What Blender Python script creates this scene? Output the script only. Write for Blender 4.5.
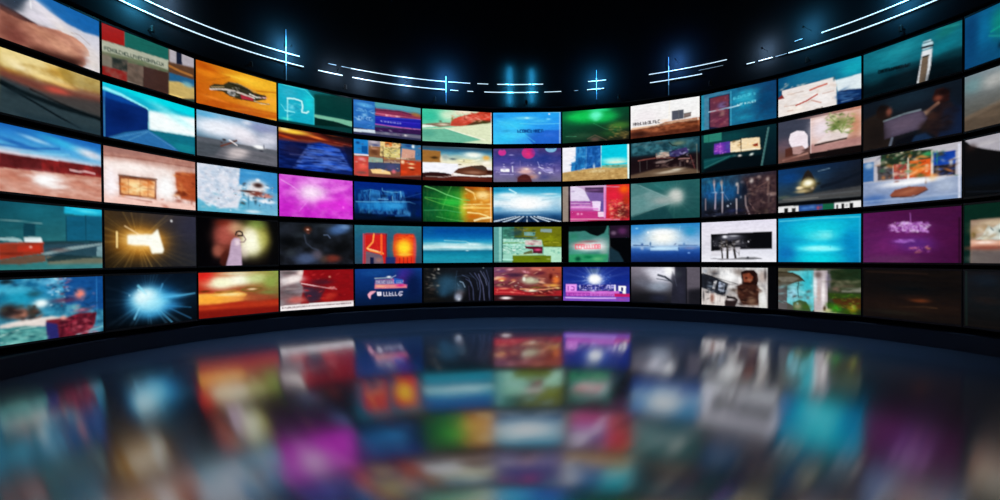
# Curved video wall studio: five rows of screens on a concave wall, glossy dark floor.
import bpy, bmesh, math
import numpy as np
from mathutils import Vector, Matrix

for o in list(bpy.data.objects):
    bpy.data.objects.remove(o)
scn = bpy.context.scene
COL = scn.collection

# ---------------------------------------------------------------- camera
U = 0.0241                      # metres per plan unit
CAM_H = 60.0 * U                # eye height
cam_data = bpy.data.cameras.new('camera')
cam_data.sensor_width = 36.0
cam_data.lens = 36.0 * 0.55
cam_data.shift_y = 13.6 / 1000.0
cam_data.clip_end = 200
cam = bpy.data.objects.new('camera', cam_data)
COL.objects.link(cam)
cam.location = (0, 0, CAM_H)
cam.rotation_euler = (math.radians(90) - 0.0115, math.atan(0.0057), 0)
scn.camera = cam

# ---------------------------------------------------------------- world, exposure
world = bpy.data.worlds.new('world')
scn.world = world
world.use_nodes = True
bg = world.node_tree.nodes['Background']
bg.inputs[0].default_value = (0.002, 0.004, 0.008, 1)
bg.inputs[1].default_value = 0.25
scn.view_settings.view_transform = 'Standard'
scn.view_settings.look = 'None'
scn.view_settings.exposure = 0.0
scn.view_settings.gamma = 1.0
scn.view_settings.use_curve_mapping = False

# ---------------------------------------------------------------- plan of the room (plan units, camera at the origin)
CX, CY, R = 22.0, 278.0, 272.0
SEAM = [(-256.63, 272.58), (-243.36, 337.74), (-220.68, 400.84), (-183.37, 456.35), (-133.64, 503.45), (-75.58, 536.38), (-6.85, 553.96), (62.49, 552.53), (126.46, 533.79), (182.5, 500.12), (229.08, 454.36), (264.31, 401.57), (286.65, 340.81), (293.98, 274.71)]   # plan positions of the seams between the screen columns
ZROW = [(145.1, 113.8), (109.0, 75.8), (70.2, 35.4), (30.3, -5.1), (-10.2, -43.8)]
FLOOR_Z = -60.0
CEIL_Z = 262.0

def P(ang, r=R, z=0.0):
    return Vector(((CX + r * math.cos(ang)) * U, (CY + r * math.sin(ang)) * U, z * U + CAM_H))

def ang_at(px):                 # angle on the wall seen in the direction px / 550
    k = (px - 500.0) / 550.0
    a = k * k + 1; b = -2 * (k * CX + CY); c = CX * CX + CY * CY - R * R
    y = (-b + math.sqrt(b * b - 4 * a * c)) / (2 * a)
    return math.atan2(y - CY, k * y - CX)

# ---------------------------------------------------------------- materials
def mat(name, col, rough=0.5, metal=0.0, spec=0.5, emis=None, es=0.0, noise=0.0, nscale=20.0):
    m = bpy.data.materials.new(name); m.use_nodes = True
    nt = m.node_tree; b = nt.nodes['Principled BSDF']
    b.inputs['Base Color'].default_value = (*col, 1)
    b.inputs['Roughness'].default_value = rough
    b.inputs['Metallic'].default_value = metal
    b.inputs['Specular IOR Level'].default_value = spec
    if emis:
        b.inputs['Emission Color'].default_value = (*emis, 1)
        b.inputs['Emission Strength'].default_value = es
    if noise:
        tc = nt.nodes.new('ShaderNodeTexCoord'); n = nt.nodes.new('ShaderNodeTexNoise')
        n.inputs['Scale'].default_value = nscale; n.inputs['Detail'].default_value = 4
        mp = nt.nodes.new('ShaderNodeMapRange')
        mp.inputs['To Min'].default_value = max(0.02, rough - noise); mp.inputs['To Max'].default_value = rough + noise
        nt.links.new(tc.outputs['Object'], n.inputs['Vector'])
        nt.links.new(n.outputs['Fac'], mp.inputs['Value'])
        nt.links.new(mp.outputs['Result'], b.inputs['Roughness'])
    return m

M_HOUSE = mat('black_housing', (0.004, 0.004, 0.005), 0.6, noise=0.1)
M_BEZEL = mat('gloss_bezel', (0.003, 0.003, 0.004), 0.35, spec=0.3)
M_WALL = mat('wall_paint', (0.004, 0.005, 0.007), 0.9, spec=0.1, noise=0.05)
M_HEADER = mat('header_paint', (0.013, 0.017, 0.021), 0.95, spec=0.02, noise=0.04, nscale=4)
M_CEIL = mat('ceiling_paint', (0.004, 0.005, 0.006), 0.95, spec=0.05, noise=0.05)
M_BASE = mat('base_paint', (0.010, 0.02, 0.042), 0.6, spec=0.2, noise=0.1)
M_METAL = mat('dark_metal', (0.02, 0.02, 0.022), 0.4, metal=0.8)
M_TUBE = mat('white_tube', (0.8, 0.9, 1), 0.4, emis=(0.62, 0.84, 1.0), es=1.25)
M_TUBE_DIM = mat('dim_tube', (0.6, 0.8, 1), 0.4, emis=(0.28, 0.42, 0.52), es=0.8)
M_FLARE = mat('blue_flare', (0.4, 0.7, 1), 0.4, emis=(0.25, 0.62, 0.85), es=0.8)  # glow of the lens-flare streaks, not of a lamp
M_FLARE_DIM = mat('faint_blue_flare', (0.2, 0.4, 0.6), 0.4, emis=(0.03, 0.10, 0.15), es=0.9)  # weaker glow for the ends of the flare streaks

def floor_material():
    m = bpy.data.materials.new('lacquered_floor'); m.use_nodes = True
    nt = m.node_tree; nt.nodes.clear()
    out = nt.nodes.new('ShaderNodeOutputMaterial'); mix = nt.nodes.new('ShaderNodeMixShader')
    dif = nt.nodes.new('ShaderNodeBsdfDiffuse'); glo = nt.nodes.new('ShaderNodeBsdfAnisotropic')
    dif.inputs['Color'].default_value = (0.09, 0.17, 0.30, 1)
    glo.inputs['Anisotropy'].default_value = 0.6
    tan = nt.nodes.new('ShaderNodeCombineXYZ'); tan.inputs[1].default_value = 1.0
    nt.links.new(tan.outputs[0], glo.inputs['Tangent'])
    glo.inputs['Color'].default_value = (0.97, 0.99, 1.0, 1)
    tc = nt.nodes.new('ShaderNodeTexCoord'); n = nt.nodes.new('ShaderNodeTexNoise')
    n.inputs['Scale'].default_value = 0.8; n.inputs['Detail'].default_value = 3
    mp = nt.nodes.new('ShaderNodeMapRange')
    mp.inputs['To Min'].default_value = 0.115; mp.inputs['To Max'].default_value = 0.13
    nt.links.new(tc.outputs['Object'], n.inputs['Vector'])
    nt.links.new(n.outputs['Fac'], mp.inputs['Value'])
    nt.links.new(mp.outputs['Result'], glo.inputs['Roughness'])
    lw = nt.nodes.new('ShaderNodeFresnel'); lw.inputs['IOR'].default_value = 2.2
    # clear lacquer over a polished slab: two reflecting layers, 1 - (1 - F)^2
    inv = nt.nodes.new('ShaderNodeMath'); inv.operation = 'SUBTRACT'; inv.inputs[0].default_value = 1.0
    sq = nt.nodes.new('ShaderNodeMath'); sq.operation = 'POWER'; sq.inputs[1].default_value = 2.0
    inv2 = nt.nodes.new('ShaderNodeMath'); inv2.operation = 'SUBTRACT'; inv2.inputs[0].default_value = 1.0
    nt.links.new(lw.outputs[0], inv.inputs[1]); nt.links.new(inv.outputs[0], sq.inputs[0])
    nt.links.new(sq.outputs[0], inv2.inputs[1]); nt.links.new(inv2.outputs[0], mix.inputs[0])
    nt.links.new(dif.outputs[0], mix.inputs[1]); nt.links.new(glo.outputs[0], mix.inputs[2])
    nt.links.new(mix.outputs[0], out.inputs['Surface'])
    return m
M_FLOOR = floor_material()

def display_material():
    m = bpy.data.materials.new('lit_display'); m.use_nodes = True
    nt = m.node_tree; b = nt.nodes['Principled BSDF']
    b.inputs['Base Color'].default_value = (0.002, 0.002, 0.002, 1)
    b.inputs['Roughness'].default_value = 0.5
    b.inputs['Specular IOR Level'].default_value = 0.1
    at = nt.nodes.new('ShaderNodeAttribute'); at.attribute_name = 'picture'
    nt.links.new(at.outputs['Color'], b.inputs['Emission Color'])
    b.inputs['Emission Strength'].default_value = 1.0
    return m
M_DISPLAY = display_material()

# ---------------------------------------------------------------- mesh helpers
def new_obj(name, verts, faces, m, parent=None, smooth=False):
    me = bpy.data.meshes.new(name); me.from_pydata([tuple(v) for v in verts], [], faces)
    me.materials.append(m)
    if smooth:
        for p in me.polygons: p.use_smooth = True
    me.update()
    o = bpy.data.objects.new(name, me); COL.objects.link(o)
    if parent: o.parent = parent
    return o
def empty(name, loc, rz=0.0, label=None, cat=None, group=None):
    o = bpy.data.objects.new(name, None); COL.objects.link(o)
    o.location = loc; o.rotation_euler = (0, 0, rz); o.empty_display_size = 0.1
    if label: o['label'] = label
    if cat: o['category'] = cat
    if group: o['group'] = group
    return o
def box_geo(x0, x1, y0, y1, z0, z1, vs, fs, bev=0.0):
    b = len(vs)
    if bev <= 0:
        vs += [(x0,y0,z0),(x1,y0,z0),(x1,y1,z0),(x0,y1,z0),(x0,y0,z1),(x1,y0,z1),(x1,y1,z1),(x0,y1,z1)]
        fs += [tuple(b+i for i in f) for f in ((0,3,2,1),(4,5,6,7),(0,1,5,4),(1,2,6,5),(2,3,7,6),(3,0,4,7))]
    else:                        # chamfered around the vertical-plane outline (x-z), extruded along y
        pts = [(x0+bev,z0),(x1-bev,z0),(x1,z0+bev),(x1,z1-bev),(x1-bev,z1),(x0+bev,z1),(x0,z1-bev),(x0,z0+bev)]
        n = 8
        for y in (y0, y1):
            vs += [(p[0], y, p[1]) for p in pts]
        fs.append(tuple(b+i for i in range(n))); fs.append(tuple(b+n+i for i in reversed(range(n))))
        for i in range(n):
            j = (i+1) % n
            fs.append((b+j, b+i, b+n+i, b+n+j))
def arc_strip(name, prof, a0, a1, n, m, parent=None, close=True, base=None):
    """sweep a closed profile of (radius, z) around the plan circle"""
    vs, fs = [], []; k = len(prof)
    for i in range(n + 1):
        a = a0 + (a1 - a0) * i / n
        for r, z in prof:
            v = P(a, r, z)
            if base is not None: v = v - base
            vs.append(v)
    for i in range(n):
        for j in range(k if close else k - 1):
            j2 = (j + 1) % k
            fs.append((i*k+j, i*k+j2, (i+1)*k+j2, (i+1)*k+j))
    if close:
        fs.append(tuple(range(k))); fs.append(tuple(n*k + j for j in reversed(range(k))))
    return new_obj(name, vs, fs, m, parent)

# ---------------------------------------------------------------- the room
A_L, A_R = math.radians(182), math.radians(-2)       # where the curve of the wall ends
ARC_N = 120
def structure(o): o['kind'] = 'structure'; return o
structure(arc_strip('wall_back', [(R+12, FLOOR_Z), (R+12, CEIL_Z), (R+22, CEIL_Z), (R+22, FLOOR_Z)], A_R, A_L, ARC_N, M_WALL))
structure(arc_strip('trim_1', [(R-1, 149), (R-1, CEIL_Z-0.5), (R+11.9, CEIL_Z-0.5), (R+11.9, 149)], A_R, A_L, ARC_N, M_HEADER))
structure(arc_strip('baseboard_back', [(R-1.0, FLOOR_Z+0.05), (R-1.0, -49.5), (R-0.4, -48.9), (R+11.9, -48.9), (R+11.9, FLOOR_Z+0.05)], A_R, A_L, ARC_N, M_BASE))
def side_wall(name, ang, sgn):
    p = P(ang, R+12); q = P(ang, R+22)
    y1 = -9.0
    z0, z1 = 0.0, CEIL_Z*U + CAM_H
    dx = q.x - p.x
    xs = sorted((p.x, p.x + (10*U)*sgn)); vs, fs = [], []
    box_geo(xs[0], xs[1], y1, p.y, z0, z1, vs, fs)
    return structure(new_obj(name, vs, fs, M_WALL))
side_wall('wall_left', A_L, -1)
side_wall('wall_right', A_R, 1)
vs, fs = [], []
box_geo((CX-R-30)*U, (CX+R+30)*U, -9.0, (CY+R+30)*U, -0.12, 0.0, vs, fs)
structure(new_obj('floor', vs, fs, M_FLOOR))
vs, fs = [], []
box_geo((CX-R-30)*U, (CX+R+30)*U, -9.0, (CY+R+30)*U, CEIL_Z*U+CAM_H, CEIL_Z*U+CAM_H+0.12, vs, fs)
structure(new_obj('ceiling', vs, fs, M_CEIL))

# ---------------------------------------------------------------- pictures on the screens
# Every picture is drawn from a list of shapes (gradients, polygons, blobs, strokes) in a
# 120 x 60 frame of its own and stored as the colour of the display's surface.
W, H = 120, 60
SCREENS = [
(1,1,'screen showing a bare outstretched arm and hand under a blue sky, at the top left',[
('g','3a4a5c','0d4a8c','e8dcd8','7a4a48'),
('p',[(39.4,13.2),(66.5,-4),(96.1,12.7),(124,18.4),(124,64),(73.8,64),(28.4,30.5)],'d8d4dc',0.9,2.9),
('p',[(45.1,6.4),(74.8,-4),(124,-4),(124,16.7),(102.8,20),(82.9,18.5),(64.3,13.9)],'1560a4',0.95,1.7),
('b',60.3,15.8,24,6.4,'f0e8f0',0.6,25),
('b',84.9,30.8,21.8,6.6,'e8d8c8',0.5,25),
('p',[(16.4,28.2),(28.4,28.5),(41,30.8),(52.3,33.6),(72.2,29.6),(91.4,30.3),(101.4,34.1),(107.1,39.4),(108.2,45.2),(101.2,48.5),(104.1,55.8),(95.4,64),(80.2,64),(61.6,64),(38.7,64),(15.8,64)],'c48a74',1,0.6),
('b',74.1,45,25.2,6.5,'f0b898',0.8,15),
('b',28.1,52.4,16,12,'6a3430',0.75,20),
('p',[(15.9,64),(31.5,64),(53.8,64),(80.2,64),(104.6,56.3),(73.8,64),(34.9,64),(15.8,64)],'3a1210',0.85,1.7),
('p',[(16.4,26.3),(28.5,27.5),(52.3,32.3),(39.1,34.6),(24.9,34.1),(16.4,32.1)],'2a1a20',0.8,0.8),
('l',[(45,10.5),(45.3,18.6)],0.8,'ffffff',0.8,0.4),
('l',[(87.1,26.6),(95.9,25.1),(108.4,31.4)],0.8,'907868',0.6,0.4),
('p',[(16,64),(28,64),(50,56.7),(73.9,54.8),(100.1,51.6),(104.1,56.1),(80.1,64),(49.9,64),(15.8,64)],'1c0806',0.85,5.4),
('p',[(16.4,29.2),(28.4,29.5),(39.2,32.6),(28.2,48.4),(16,64)],'7c4c40',0.6,5),
('b',91.3,38.2,13.3,4.5,'ecb498',0.6,0),
('b',57,40.3,13.8,4.2,'b07860',0.5,0),
('b',102.4,50.8,6.9,3.2,'702c20',0.6,0),
('b',54.3,24.8,13.7,4.2,'e8e0ec',0.6,0),
('b',114,53.4,7.2,4.6,'d0ccc8',0.7,0),
('n',4,0.12,0.1,0.35,'5c2c24',[(16.4,32.1),(74.3,30.9),(107.1,39.9),(102.3,55.3),(15.8,71.2)]),
('p',[(14.9,13.4),(43.2,7.3),(37.4,26.3),(28.4,28.5),(14.8,25.1)],'283440',0.7,4.2),
('b',111.7,47.3,11.9,13.9,'e0d4cc',0.6,0),
('l',[(45,10.5),(45.3,18.6)],0.8,'ffffff',0.8,0.4),
]),
(2,1,'screen showing a golden sunset glow over dark sweeping car curves',[
('g','c8a040','d8c090','5a5a58','1c2c34'),
('p',[(15.8,-4),(44.2,-4),(124,-4),(124,16.3),(90.5,20.3),(53.4,21.4),(27.6,20),(15.6,16.6)],'f0dca0',0.8,3.2),
('b',73.6,6.9,14.7,5.1,'c09030',0.7,20),
('b',38.4,14.5,18.5,4.8,'fff0c8',0.6,20),
('p',[(15.6,17.5),(31.1,20.7),(53.3,23.4),(81.8,22.9),(124,19.6),(124,42.8),(73.1,43.8),(34.5,32.9),(15.5,25.8)],'7a4438',0.9,2.8),
('b',73.4,24.3,14.7,4.9,'e05a40',0.8,0),
('b',27.6,20,10.6,3,'d8a030',0.6,0),
('b',63.3,18.3,16.2,3.2,'c8a048',0.6,0),
('n',2,0.1,0.12,0.7,'a07830',[(15.6,14.8),(44.1,6.9),(119.7,0.8),(119.5,16.3),(53.4,21.4),(15.5,22.1)]),
('b',80,2.8,8.6,3.3,'b08428',0.7,0),
('p',[(15.5,25.8),(27.5,26.6),(49.4,29.4),(73.2,34.6),(124,36.2),(124,64),(72.8,64),(37.8,64),(14.9,64)],'2c3c42',1,2),
('p',[(59,35.5),(124,40.6),(124,20.7),(90.5,24.6)],'4a4440',0.8,2.4),
('l',[(15.4,33.2),(27.3,37),(47.3,42.7),(70.9,50.5),(96.7,57.8)],1.8,'000a10',1,0.6),
('l',[(43.7,31.1),(73.2,36.6),(119.1,42.8)],1.8,'05080a',1,0.6),
('p',[(15.5,20.3),(31.1,18.8),(53.4,19.4),(84.1,17),(124,11.8),(124,25.1),(73.3,31.5),(38.2,29.9),(15.4,27.7)],'6a3c34',0.75,4.5),
('b',71.3,25.6,12.5,3.7,'d85848',0.75,0),
('b',79.8,17.3,12.8,2.5,'f0c070',0.7,0),
('p',[(69.6,-4),(99.9,-4),(124,-4),(124,14.1),(95.1,14.8),(77.8,11.8)],'8c7434',0.55,3.2),
('b',59.3,15.6,15.9,2.8,'f8dc98',0.8,0),
('b',106.6,9.2,14.1,2.6,'a08c58',0.6,0),
('p',[(15.4,29.5),(34.5,33.9),(73.2,37.7),(124,39.5),(124,43.9),(73.1,42.8),(30.9,37.8),(15.4,33.2)],'000a0e',0.8,1.2),
('p',[(38.1,33.8),(124,39.5),(124,22.9),(73.3,27.4)],'3c3c3c',0.75,3.6),
('p',[(27,55.8),(72.9,54),(124,53.9),(124,64),(52.8,64)],'22343c',0.8,2.8),
('b',27.3,38.9,10.6,3.8,'1c2a30',0.7,0),
]),
(3,1,'screen showing blue sky over a dark red building and pale sand, left edge',[
('v',[(0,'1a62b0'),(0.18,'3a90d0'),(0.3,'58a8d8'),(0.42,'e0d8e0'),(0.5,'9a3030'),(0.66,'7a2020'),(0.7,'c08878'),(1,'d8b0a0')]),
('b',30.1,15.3,21.5,2.2,'1450a0',0.7,8),
('b',48.7,8.9,15.4,1.9,'d0ecf8',0.6,8),
('b',78.9,7.9,29.9,3.9,'38b0e0',0.9,10),
('b',107.7,12.7,18.8,4.6,'f8e8e8',0.8,8),
('p',[(14.4,26.6),(33.5,26.4),(72.3,24.7),(124,23.5),(124,33.4),(72.1,36.4),(33.4,37.4),(14.2,38.5)],'8c2424',1,0.8),
('p',[(14.4,26.6),(33.5,26.4),(54.2,25.7),(54,36.1),(14.2,38.5)],'501c20',0.7,1.6),
('n',3,0.05,0.12,0.6,'401010',[(14.4,26.6),(72.3,24.7),(122,23),(121.8,32.9),(72.1,36.4),(14.2,38.5)]),
('l',[(14.5,19.2),(37.3,18.5),(72.5,13)],2,'1450a0',0.6,1.6),
('l',[(33.6,22.8),(62.2,20),(83,17)],1.6,'80c8e8',0.7,1.2),
('p',[(14.2,39.4),(52,37.9),(124,34.7),(124,64),(51.7,64),(13.9,64)],'d8a898',1,0.8),
('b',59.8,46.7,20,7.6,'ffffff',0.95,5),
('b',26.1,47.4,15.9,3.6,'c07860',0.5,5),
('b',98,45.9,16,4.1,'c88068',0.5,8),
('l',[(83.8,31.7),(93.7,32.3),(100.5,30.9),(112.2,31.7)],1.8,'f0d0d0',0.8,0.6),
('n',5,0.12,0.06,0.6,'a85c48',[(14.2,40.2),(121.8,34.2),(121.4,60.1),(13.9,60.4)]),
('b',59.8,45.8,14,6.5,'ffffff',0.8,0),
]),
(4,1,'screen showing a teal room with a red counter and white lamp, at the left edge',[
('g','0c4454','1a6878','4a8a8c','2a7474'),
('b',47.6,5.5,26.8,11,'1a7080',0.6,0),
('p',[(78.8,8.9),(124,6.3),(124,32.8),(78.4,33.7)],'0c5a7c',0.8,1),
('p',[(76.8,-4),(97.6,-4),(124,-4),(124,6.2),(97.5,6.8),(76.7,6.7)],'20b8dc',1,1.2),
('b',102.2,2.9,13.9,1.6,'60e0f0',0.7,3),
('l',[(13.5,16.8),(25.5,16.4),(53.2,17.7)],0.8,'88b0b0',0.8,0.2),
('p',[(35.3,18.1),(46.5,18),(46.3,29.4),(35.1,29.8)],'083848',0.8,0.6),
('l',[(78.8,8.9),(78.4,33.2)],0.6,'06303e',0.9,0.2),
('l',[(100.5,7.4),(100.1,33.2)],0.6,'06303e',0.9,0.2),
('p',[(13.2,36.1),(30.5,35.7),(53.9,34.4),(124,32.8),(124,35.3),(13.1,42.6)],'223c44',1,0.6),
('p',[(13.2,32.3),(25.3,31.2),(32.4,32.6),(35.6,35.5),(25.2,35.1),(13.2,34)],'c8e0e0',0.9,0.6),
('p',[(35.3,30.9),(52,30.3),(53.7,35.1),(36,35.2)],'f4ffff',1,0.4),
('p',[(13.2,37.1),(30.5,35.7),(54.5,35.1),(54.3,45.5),(32.1,48.1),(12.9,51.2)],'a8341c',1,0.6),
('p',[(28.7,38.9),(51,36.7),(51.8,43.7),(29.5,44.6)],'d03018',0.8,0.8),
('b',41.8,39.6,1.5,1.1,'ffd0c0',0.9,0),
('p',[(12.9,51.6),(35.8,47.8),(55.7,46.3),(56.6,53),(32,55.3),(12.9,55)],'6a5040',1,0.8),
('p',[(53.9,37.5),(124,33.6),(124,47.7),(92.3,48.7),(56.6,50.5)],'2c4a58',1,0.8),
('p',[(50.8,45.5),(81.5,38.9),(124,33.6),(124,35.6),(88,41.4),(56.7,46.8)],'8aa0a4',1,0.4),
('p',[(56.7,47.7),(124,48.7),(124,55.6),(58.5,55.6)],'807058',0.8,1.6),
('p',[(56.6,50.5),(70.9,45.8),(124,49.3),(96.8,50.1),(58.5,53.4)],'102c34',0.8,0.8),
('l',[(54.5,34.3),(118.2,32.1)],1,'14343c',0.8,0.4),
('b',25,45.7,10.6,1.4,'601408',0.6,0),
('l',[(13.2,37.1),(54.5,35.1)],1,'e06048',0.6,0.4),
('b',70.9,42,12.5,1.9,'6c3c38',0.5,0),
('p',[(124,35.3),(113.3,38.4),(113.2,47.7),(124,48.7)],'a0c0c4',0.7,0.6),
('n',6,0.3,0.1,0.3,'083840'),
]),
(5,1,'screen showing a cluttered blue underwater still life with a dark red plant',[
('g','1878a0','1880c0','3a8090','2a7888'),
('n',11,0.12,0.16,0.95,'0a3050'),
('n',12,0.07,0.1,0.7,'80d8f0'),
('s',(14.4,-3.8),(115.2,-0.3),(114.8,25.8),(14.1,18.1),30,1.8,['0c3c60','60b8d8','103050'],17),
('b',29.7,17.4,18,9.4,'1898b8',0.8,0),
('p',[(74.7,-4),(124,-4),(124,37.1),(76.4,26.9)],'0c4484',0.85,2),
('s',(58.3,-2.3),(81.1,-1.5),(80.8,19.1),(58,17.5),26,1.4,['f0f8ff','103060','a0d0f0','c06070'],4),
('b',18.6,1.9,6.9,2.6,'101c24',0.9,0),
('b',44.5,14.6,7.6,3.1,'205868',0.9,0),
('b',20.7,29.7,10.4,7.4,'3c2a28',0.9,0),
('b',33.1,32.8,8.2,5.7,'a05038',0.9,0),
('b',33.1,32.4,4,3,'e0a890',0.8,0),
('b',43.3,30.9,5.7,4.8,'20201c',0.8,0),
('b',51.1,24.4,7.8,4.3,'f0ffff',1,0),
('b',92.9,17.8,6.3,5.5,'f08878',1,0),
('b',87.1,32,5.5,5.2,'70b0b8',0.8,0),
('b',76.4,22.9,14.9,2.9,'702840',0.7,0),
('p',[(12,41.5),(34.8,38.6),(61.7,37.7),(76.1,41.2),(57.6,47.1),(31.1,45.8),(12,44.3)],'e8d8d0',0.95,1.6),
('p',[(12,45.2),(34.8,44.3),(57.6,49.1),(57.3,64),(30.8,64),(11.7,64)],'2e7878',0.9,1.6),
('n',14,0.08,0.08,0.7,'8cc0b8',[(12,45.2),(57.6,49.1),(57.3,62.9),(11.7,63.3)]),
('l',[(11.9,51.5),(31.1,46.7),(45.9,46.7)],0.8,'d0e8e0',0.7,0.4),
('l',[(11.8,57),(34.5,62.3),(57.3,62.9)],0.8,'c0e0e0',0.7,0.4),
('p',[(55.7,41),(76.1,41.2),(91.4,37.6),(112.2,38.6),(109.6,51.3),(95.6,64),(80.1,64),(69.6,64),(57.4,64)],'701828',0.95,1.2),
('p',[(55.3,42.9),(67.7,46.4),(69.6,64),(57.3,64)],'182c78',0.8,1.2),
('n',15,0.02,0.2,0.7,'380818',[(69.9,40.5),(112.2,38.6),(109.6,51.3),(69.6,60.7)]),
('l',[(69.5,64.8),(91.1,59.6),(119.2,54.7)],1.6,'80c8d0',0.7,1),
('l',[(112.8,-0.4),(111.9,58.1)],0.6,'48a0e0',0.6,0.2),
('b',74,41,4.2,2.8,'ffb0a0',0.8,0),
('b',24.5,9.6,17.6,3.7,'58c4e0',0.6,0),
('b',60.2,3.8,12,4,'a0e0f8',0.5,0),
('s',(58.3,-2.3),(78.9,-1.6),(78.5,29.2),(57.9,27.4),30,1.2,['0c2c50','e8f8ff','803848','60b0e0'],51),
('b',20.8,28.8,6.9,5.5,'241c1c',0.8,0),
('b',43.3,31.9,5.7,4.6,'3c3028',0.8,0),
('s',(15.7,23.7),(50.1,26.7),(49.8,40.3),(15.5,36.5),24,2,['281c1c','905848','404038'],52),
('b',96,34.9,11.4,2.5,'c04058',0.5,0),
('s',(69.9,38.5),(112.2,43),(111.8,62.5),(69.6,56.7),40,1.8,['a02840','401020','d06070'],53),
('s',(80.9,10.9),(115,12.7),(114.6,38.9),(80.5,35.5),20,1.6,['0c2c50','2868a8','c08090'],54),
('s',(13.7,45.4),(55.5,50.8),(55.3,66.6),(13.4,60),26,2,['185860','80c8c0','104048'],55),
('b',36.6,40.8,20.3,1.9,'f4e8e0',0.6,0),
]),
(1,2,'screen showing a red, teal and white mosaic web page with a city skyline strip',[
('v',[(0,'186860'),(1,'304038')]),
('p',[(-4,-4),(26.3,-4),(26.1,17.9),(-4,20.8)],'b81c14',1,0.5),
('p',[(26.3,-4),(83,-4),(82.8,15.9),(26.1,17.4)],'1c7468',1,0.5),
('p',[(-4,20.3),(82.8,15.1),(82.6,29.2),(-4,36)],'d0d4bc',1,0.8),
('t',2.4,28.8,79.9,23,4.1,'203830',3,0.9),
('p',[(-4,33.7),(45,28.1),(82.6,27.9),(82.5,35.8),(30.5,40.7),(-4,40.7)],'70805c',0.9,1.3),
('p',[(-4,37.2),(12.2,36.3),(12,49.5),(-4,49.4)],'8c8878',1,1),
('p',[(11.1,36.7),(29.4,33.7),(29.2,48.4),(10.9,49.8)],'2c3430',1,1),
('p',[(-4,50.1),(29.2,48.4),(29,64),(-4,64)],'a01c18',1,0.5),
('p',[(28.9,36.4),(48.9,34.3),(48.6,64),(28.6,64)],'6c5c50',1,0.5),
('n',22,0.06,0.1,0.5,'a08878',[(0.2,33.7),(82.6,27.9),(82.2,62.3),(-0.1,63)]),
('b',65,46.7,13.1,3.1,'8c3c30',0.8,0),
('l',[(49.9,39),(59.9,43.2),(81.2,31)],1.5,'907068',0.7,0.8),
('l',[(29,60.2),(48.6,60.5)],1.3,'e8e8e0',0.9,0.3),
('p',[(48.9,34.3),(82.6,31.8),(82.2,64),(48.6,64)],'4c3028',1,0.8),
('p',[(83,-4),(124,-4),(124,55.2),(82.2,64)],'6c4830',1,0.5),
('p',[(83.8,-4),(124,-4),(124,12),(106.8,14.2),(84.1,16.8)],'d0c8d0',1,1.5),
('p',[(94,-4),(101.7,-4),(102.4,14.4),(93.9,16)],'182038',1,0.8),
('l',[(84,22.1),(98,24),(117,24.5)],3.1,'d08840',0.9,0.8),
('p',[(83.4,30.8),(124,29),(124,37.4),(83.2,44.8)],'2870a0',1,1),
('p',[(83.2,42.2),(97.8,38.8),(124,40.2),(124,54.7),(83,64)],'e8c878',1,1.3),
('b',110.9,38.8,8.9,3.9,'90d0d8',0.9,0),
('p',[(-4,-4),(124,-4),(124,56.4),(-4,64)],'0c0c10',0.18,0),
]),
(2,2,'screen showing a dark navy wall against a turquoise and white horizon',[
('g','10c8e0','00b8d0','5090a0','183868'),
('p',[(-4,-4),(44.4,6.2),(124,10.7),(124,-4),(44.5,-4)],'00d8e4',0.8,2),
('p',[(54.2,17.9),(124,12),(124,36.9),(55.2,41.6)],'f4ffff',1,3),
('b',86,16.2,33.4,5.5,'a0f4f8',0.6,18),
('l',[(1.8,6.3),(20.7,8.6),(53,17)],3.5,'a0f8ff',0.9,1),
('p',[(53.9,41.4),(124,36.9),(124,64),(85.4,64)],'0f6c80',1,0.7),
('b',105.3,53.9,17.6,5.2,'1a9098',0.6,0),
('p',[(-4,9),(20.7,10.4),(53,17),(54.7,19),(53.9,41.9),(24.7,50.5),(-4,64)],'06286a',1,0.5),
('p',[(-4,8.6),(20.7,10.4),(49.2,16.8),(20.6,17.3),(-4,15.7)],'0a54a8',0.7,1.5),
('b',20.4,33.3,18.4,11.4,'02154a',0.6,0),
('p',[(-4,64),(29.4,50),(53.9,41.4),(85.4,53.8),(103.8,64),(43.7,64),(-4,64)],'2c6ca4',1,0.5),
('l',[(11,60.2),(53.9,43.1)],0.7,'60a0c8',0.7,0.2),
('l',[(29.3,58.8),(54.4,43.7),(91,57.8)],0.7,'70b0d0',0.6,0.2),
('l',[(2.1,2.3),(1.3,60)],1,'60c0e8',0.7,0.2),
]),
(3,2,'screen showing a glowing latticed window in a pale pinkish room',[
('v',[(0,'b08078'),(0.2,'caa49a'),(0.3,'f0d8d0'),(0.7,'fcecec'),(1,'e8c0b4')]),
('p',[(-4,-4),(124,-4),(124,7.2),(43.4,7.9),(-4,11.5)],'b07f74',0.9,1.5),
('l',[(0.8,10.5),(43.4,7.9),(118.3,7.2)],1.2,'804c40',0.7,0.7),
('b',10.4,33.5,11.2,12.9,'fff8ff',0.8,0),
('b',76.6,29.7,16.3,16.6,'ffffff',0.9,0),
('p',[(17.2,29.4),(64.7,27.7),(63.8,52.2),(17.3,51.1)],'7c3c1c',1,0.7),
('p',[(19.4,32.4),(62,31),(61.2,49.6),(19.6,48.7)],'f4b070',1,0.5),
('b',38.1,40,12.2,5.6,'ffe8a8',0.9,0),
('l',[(17.2,29.4),(64.7,28.2)],1.9,'503020',1,0.5),
('l',[(28.7,30.1),(28.4,49.9)],1,'a05028',0.7,0.2),
('l',[(43.1,29.3),(42.8,50.7)],1,'a05028',0.7,0.2),
('l',[(53.1,29.2),(52.8,50.9)],1,'a05028',0.7,0.2),
('l',[(19.3,40),(61.9,40.3)],1,'a05028',0.7,0.2),
('n',31,0.07,0.1,0.35,'dca890'),
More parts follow.
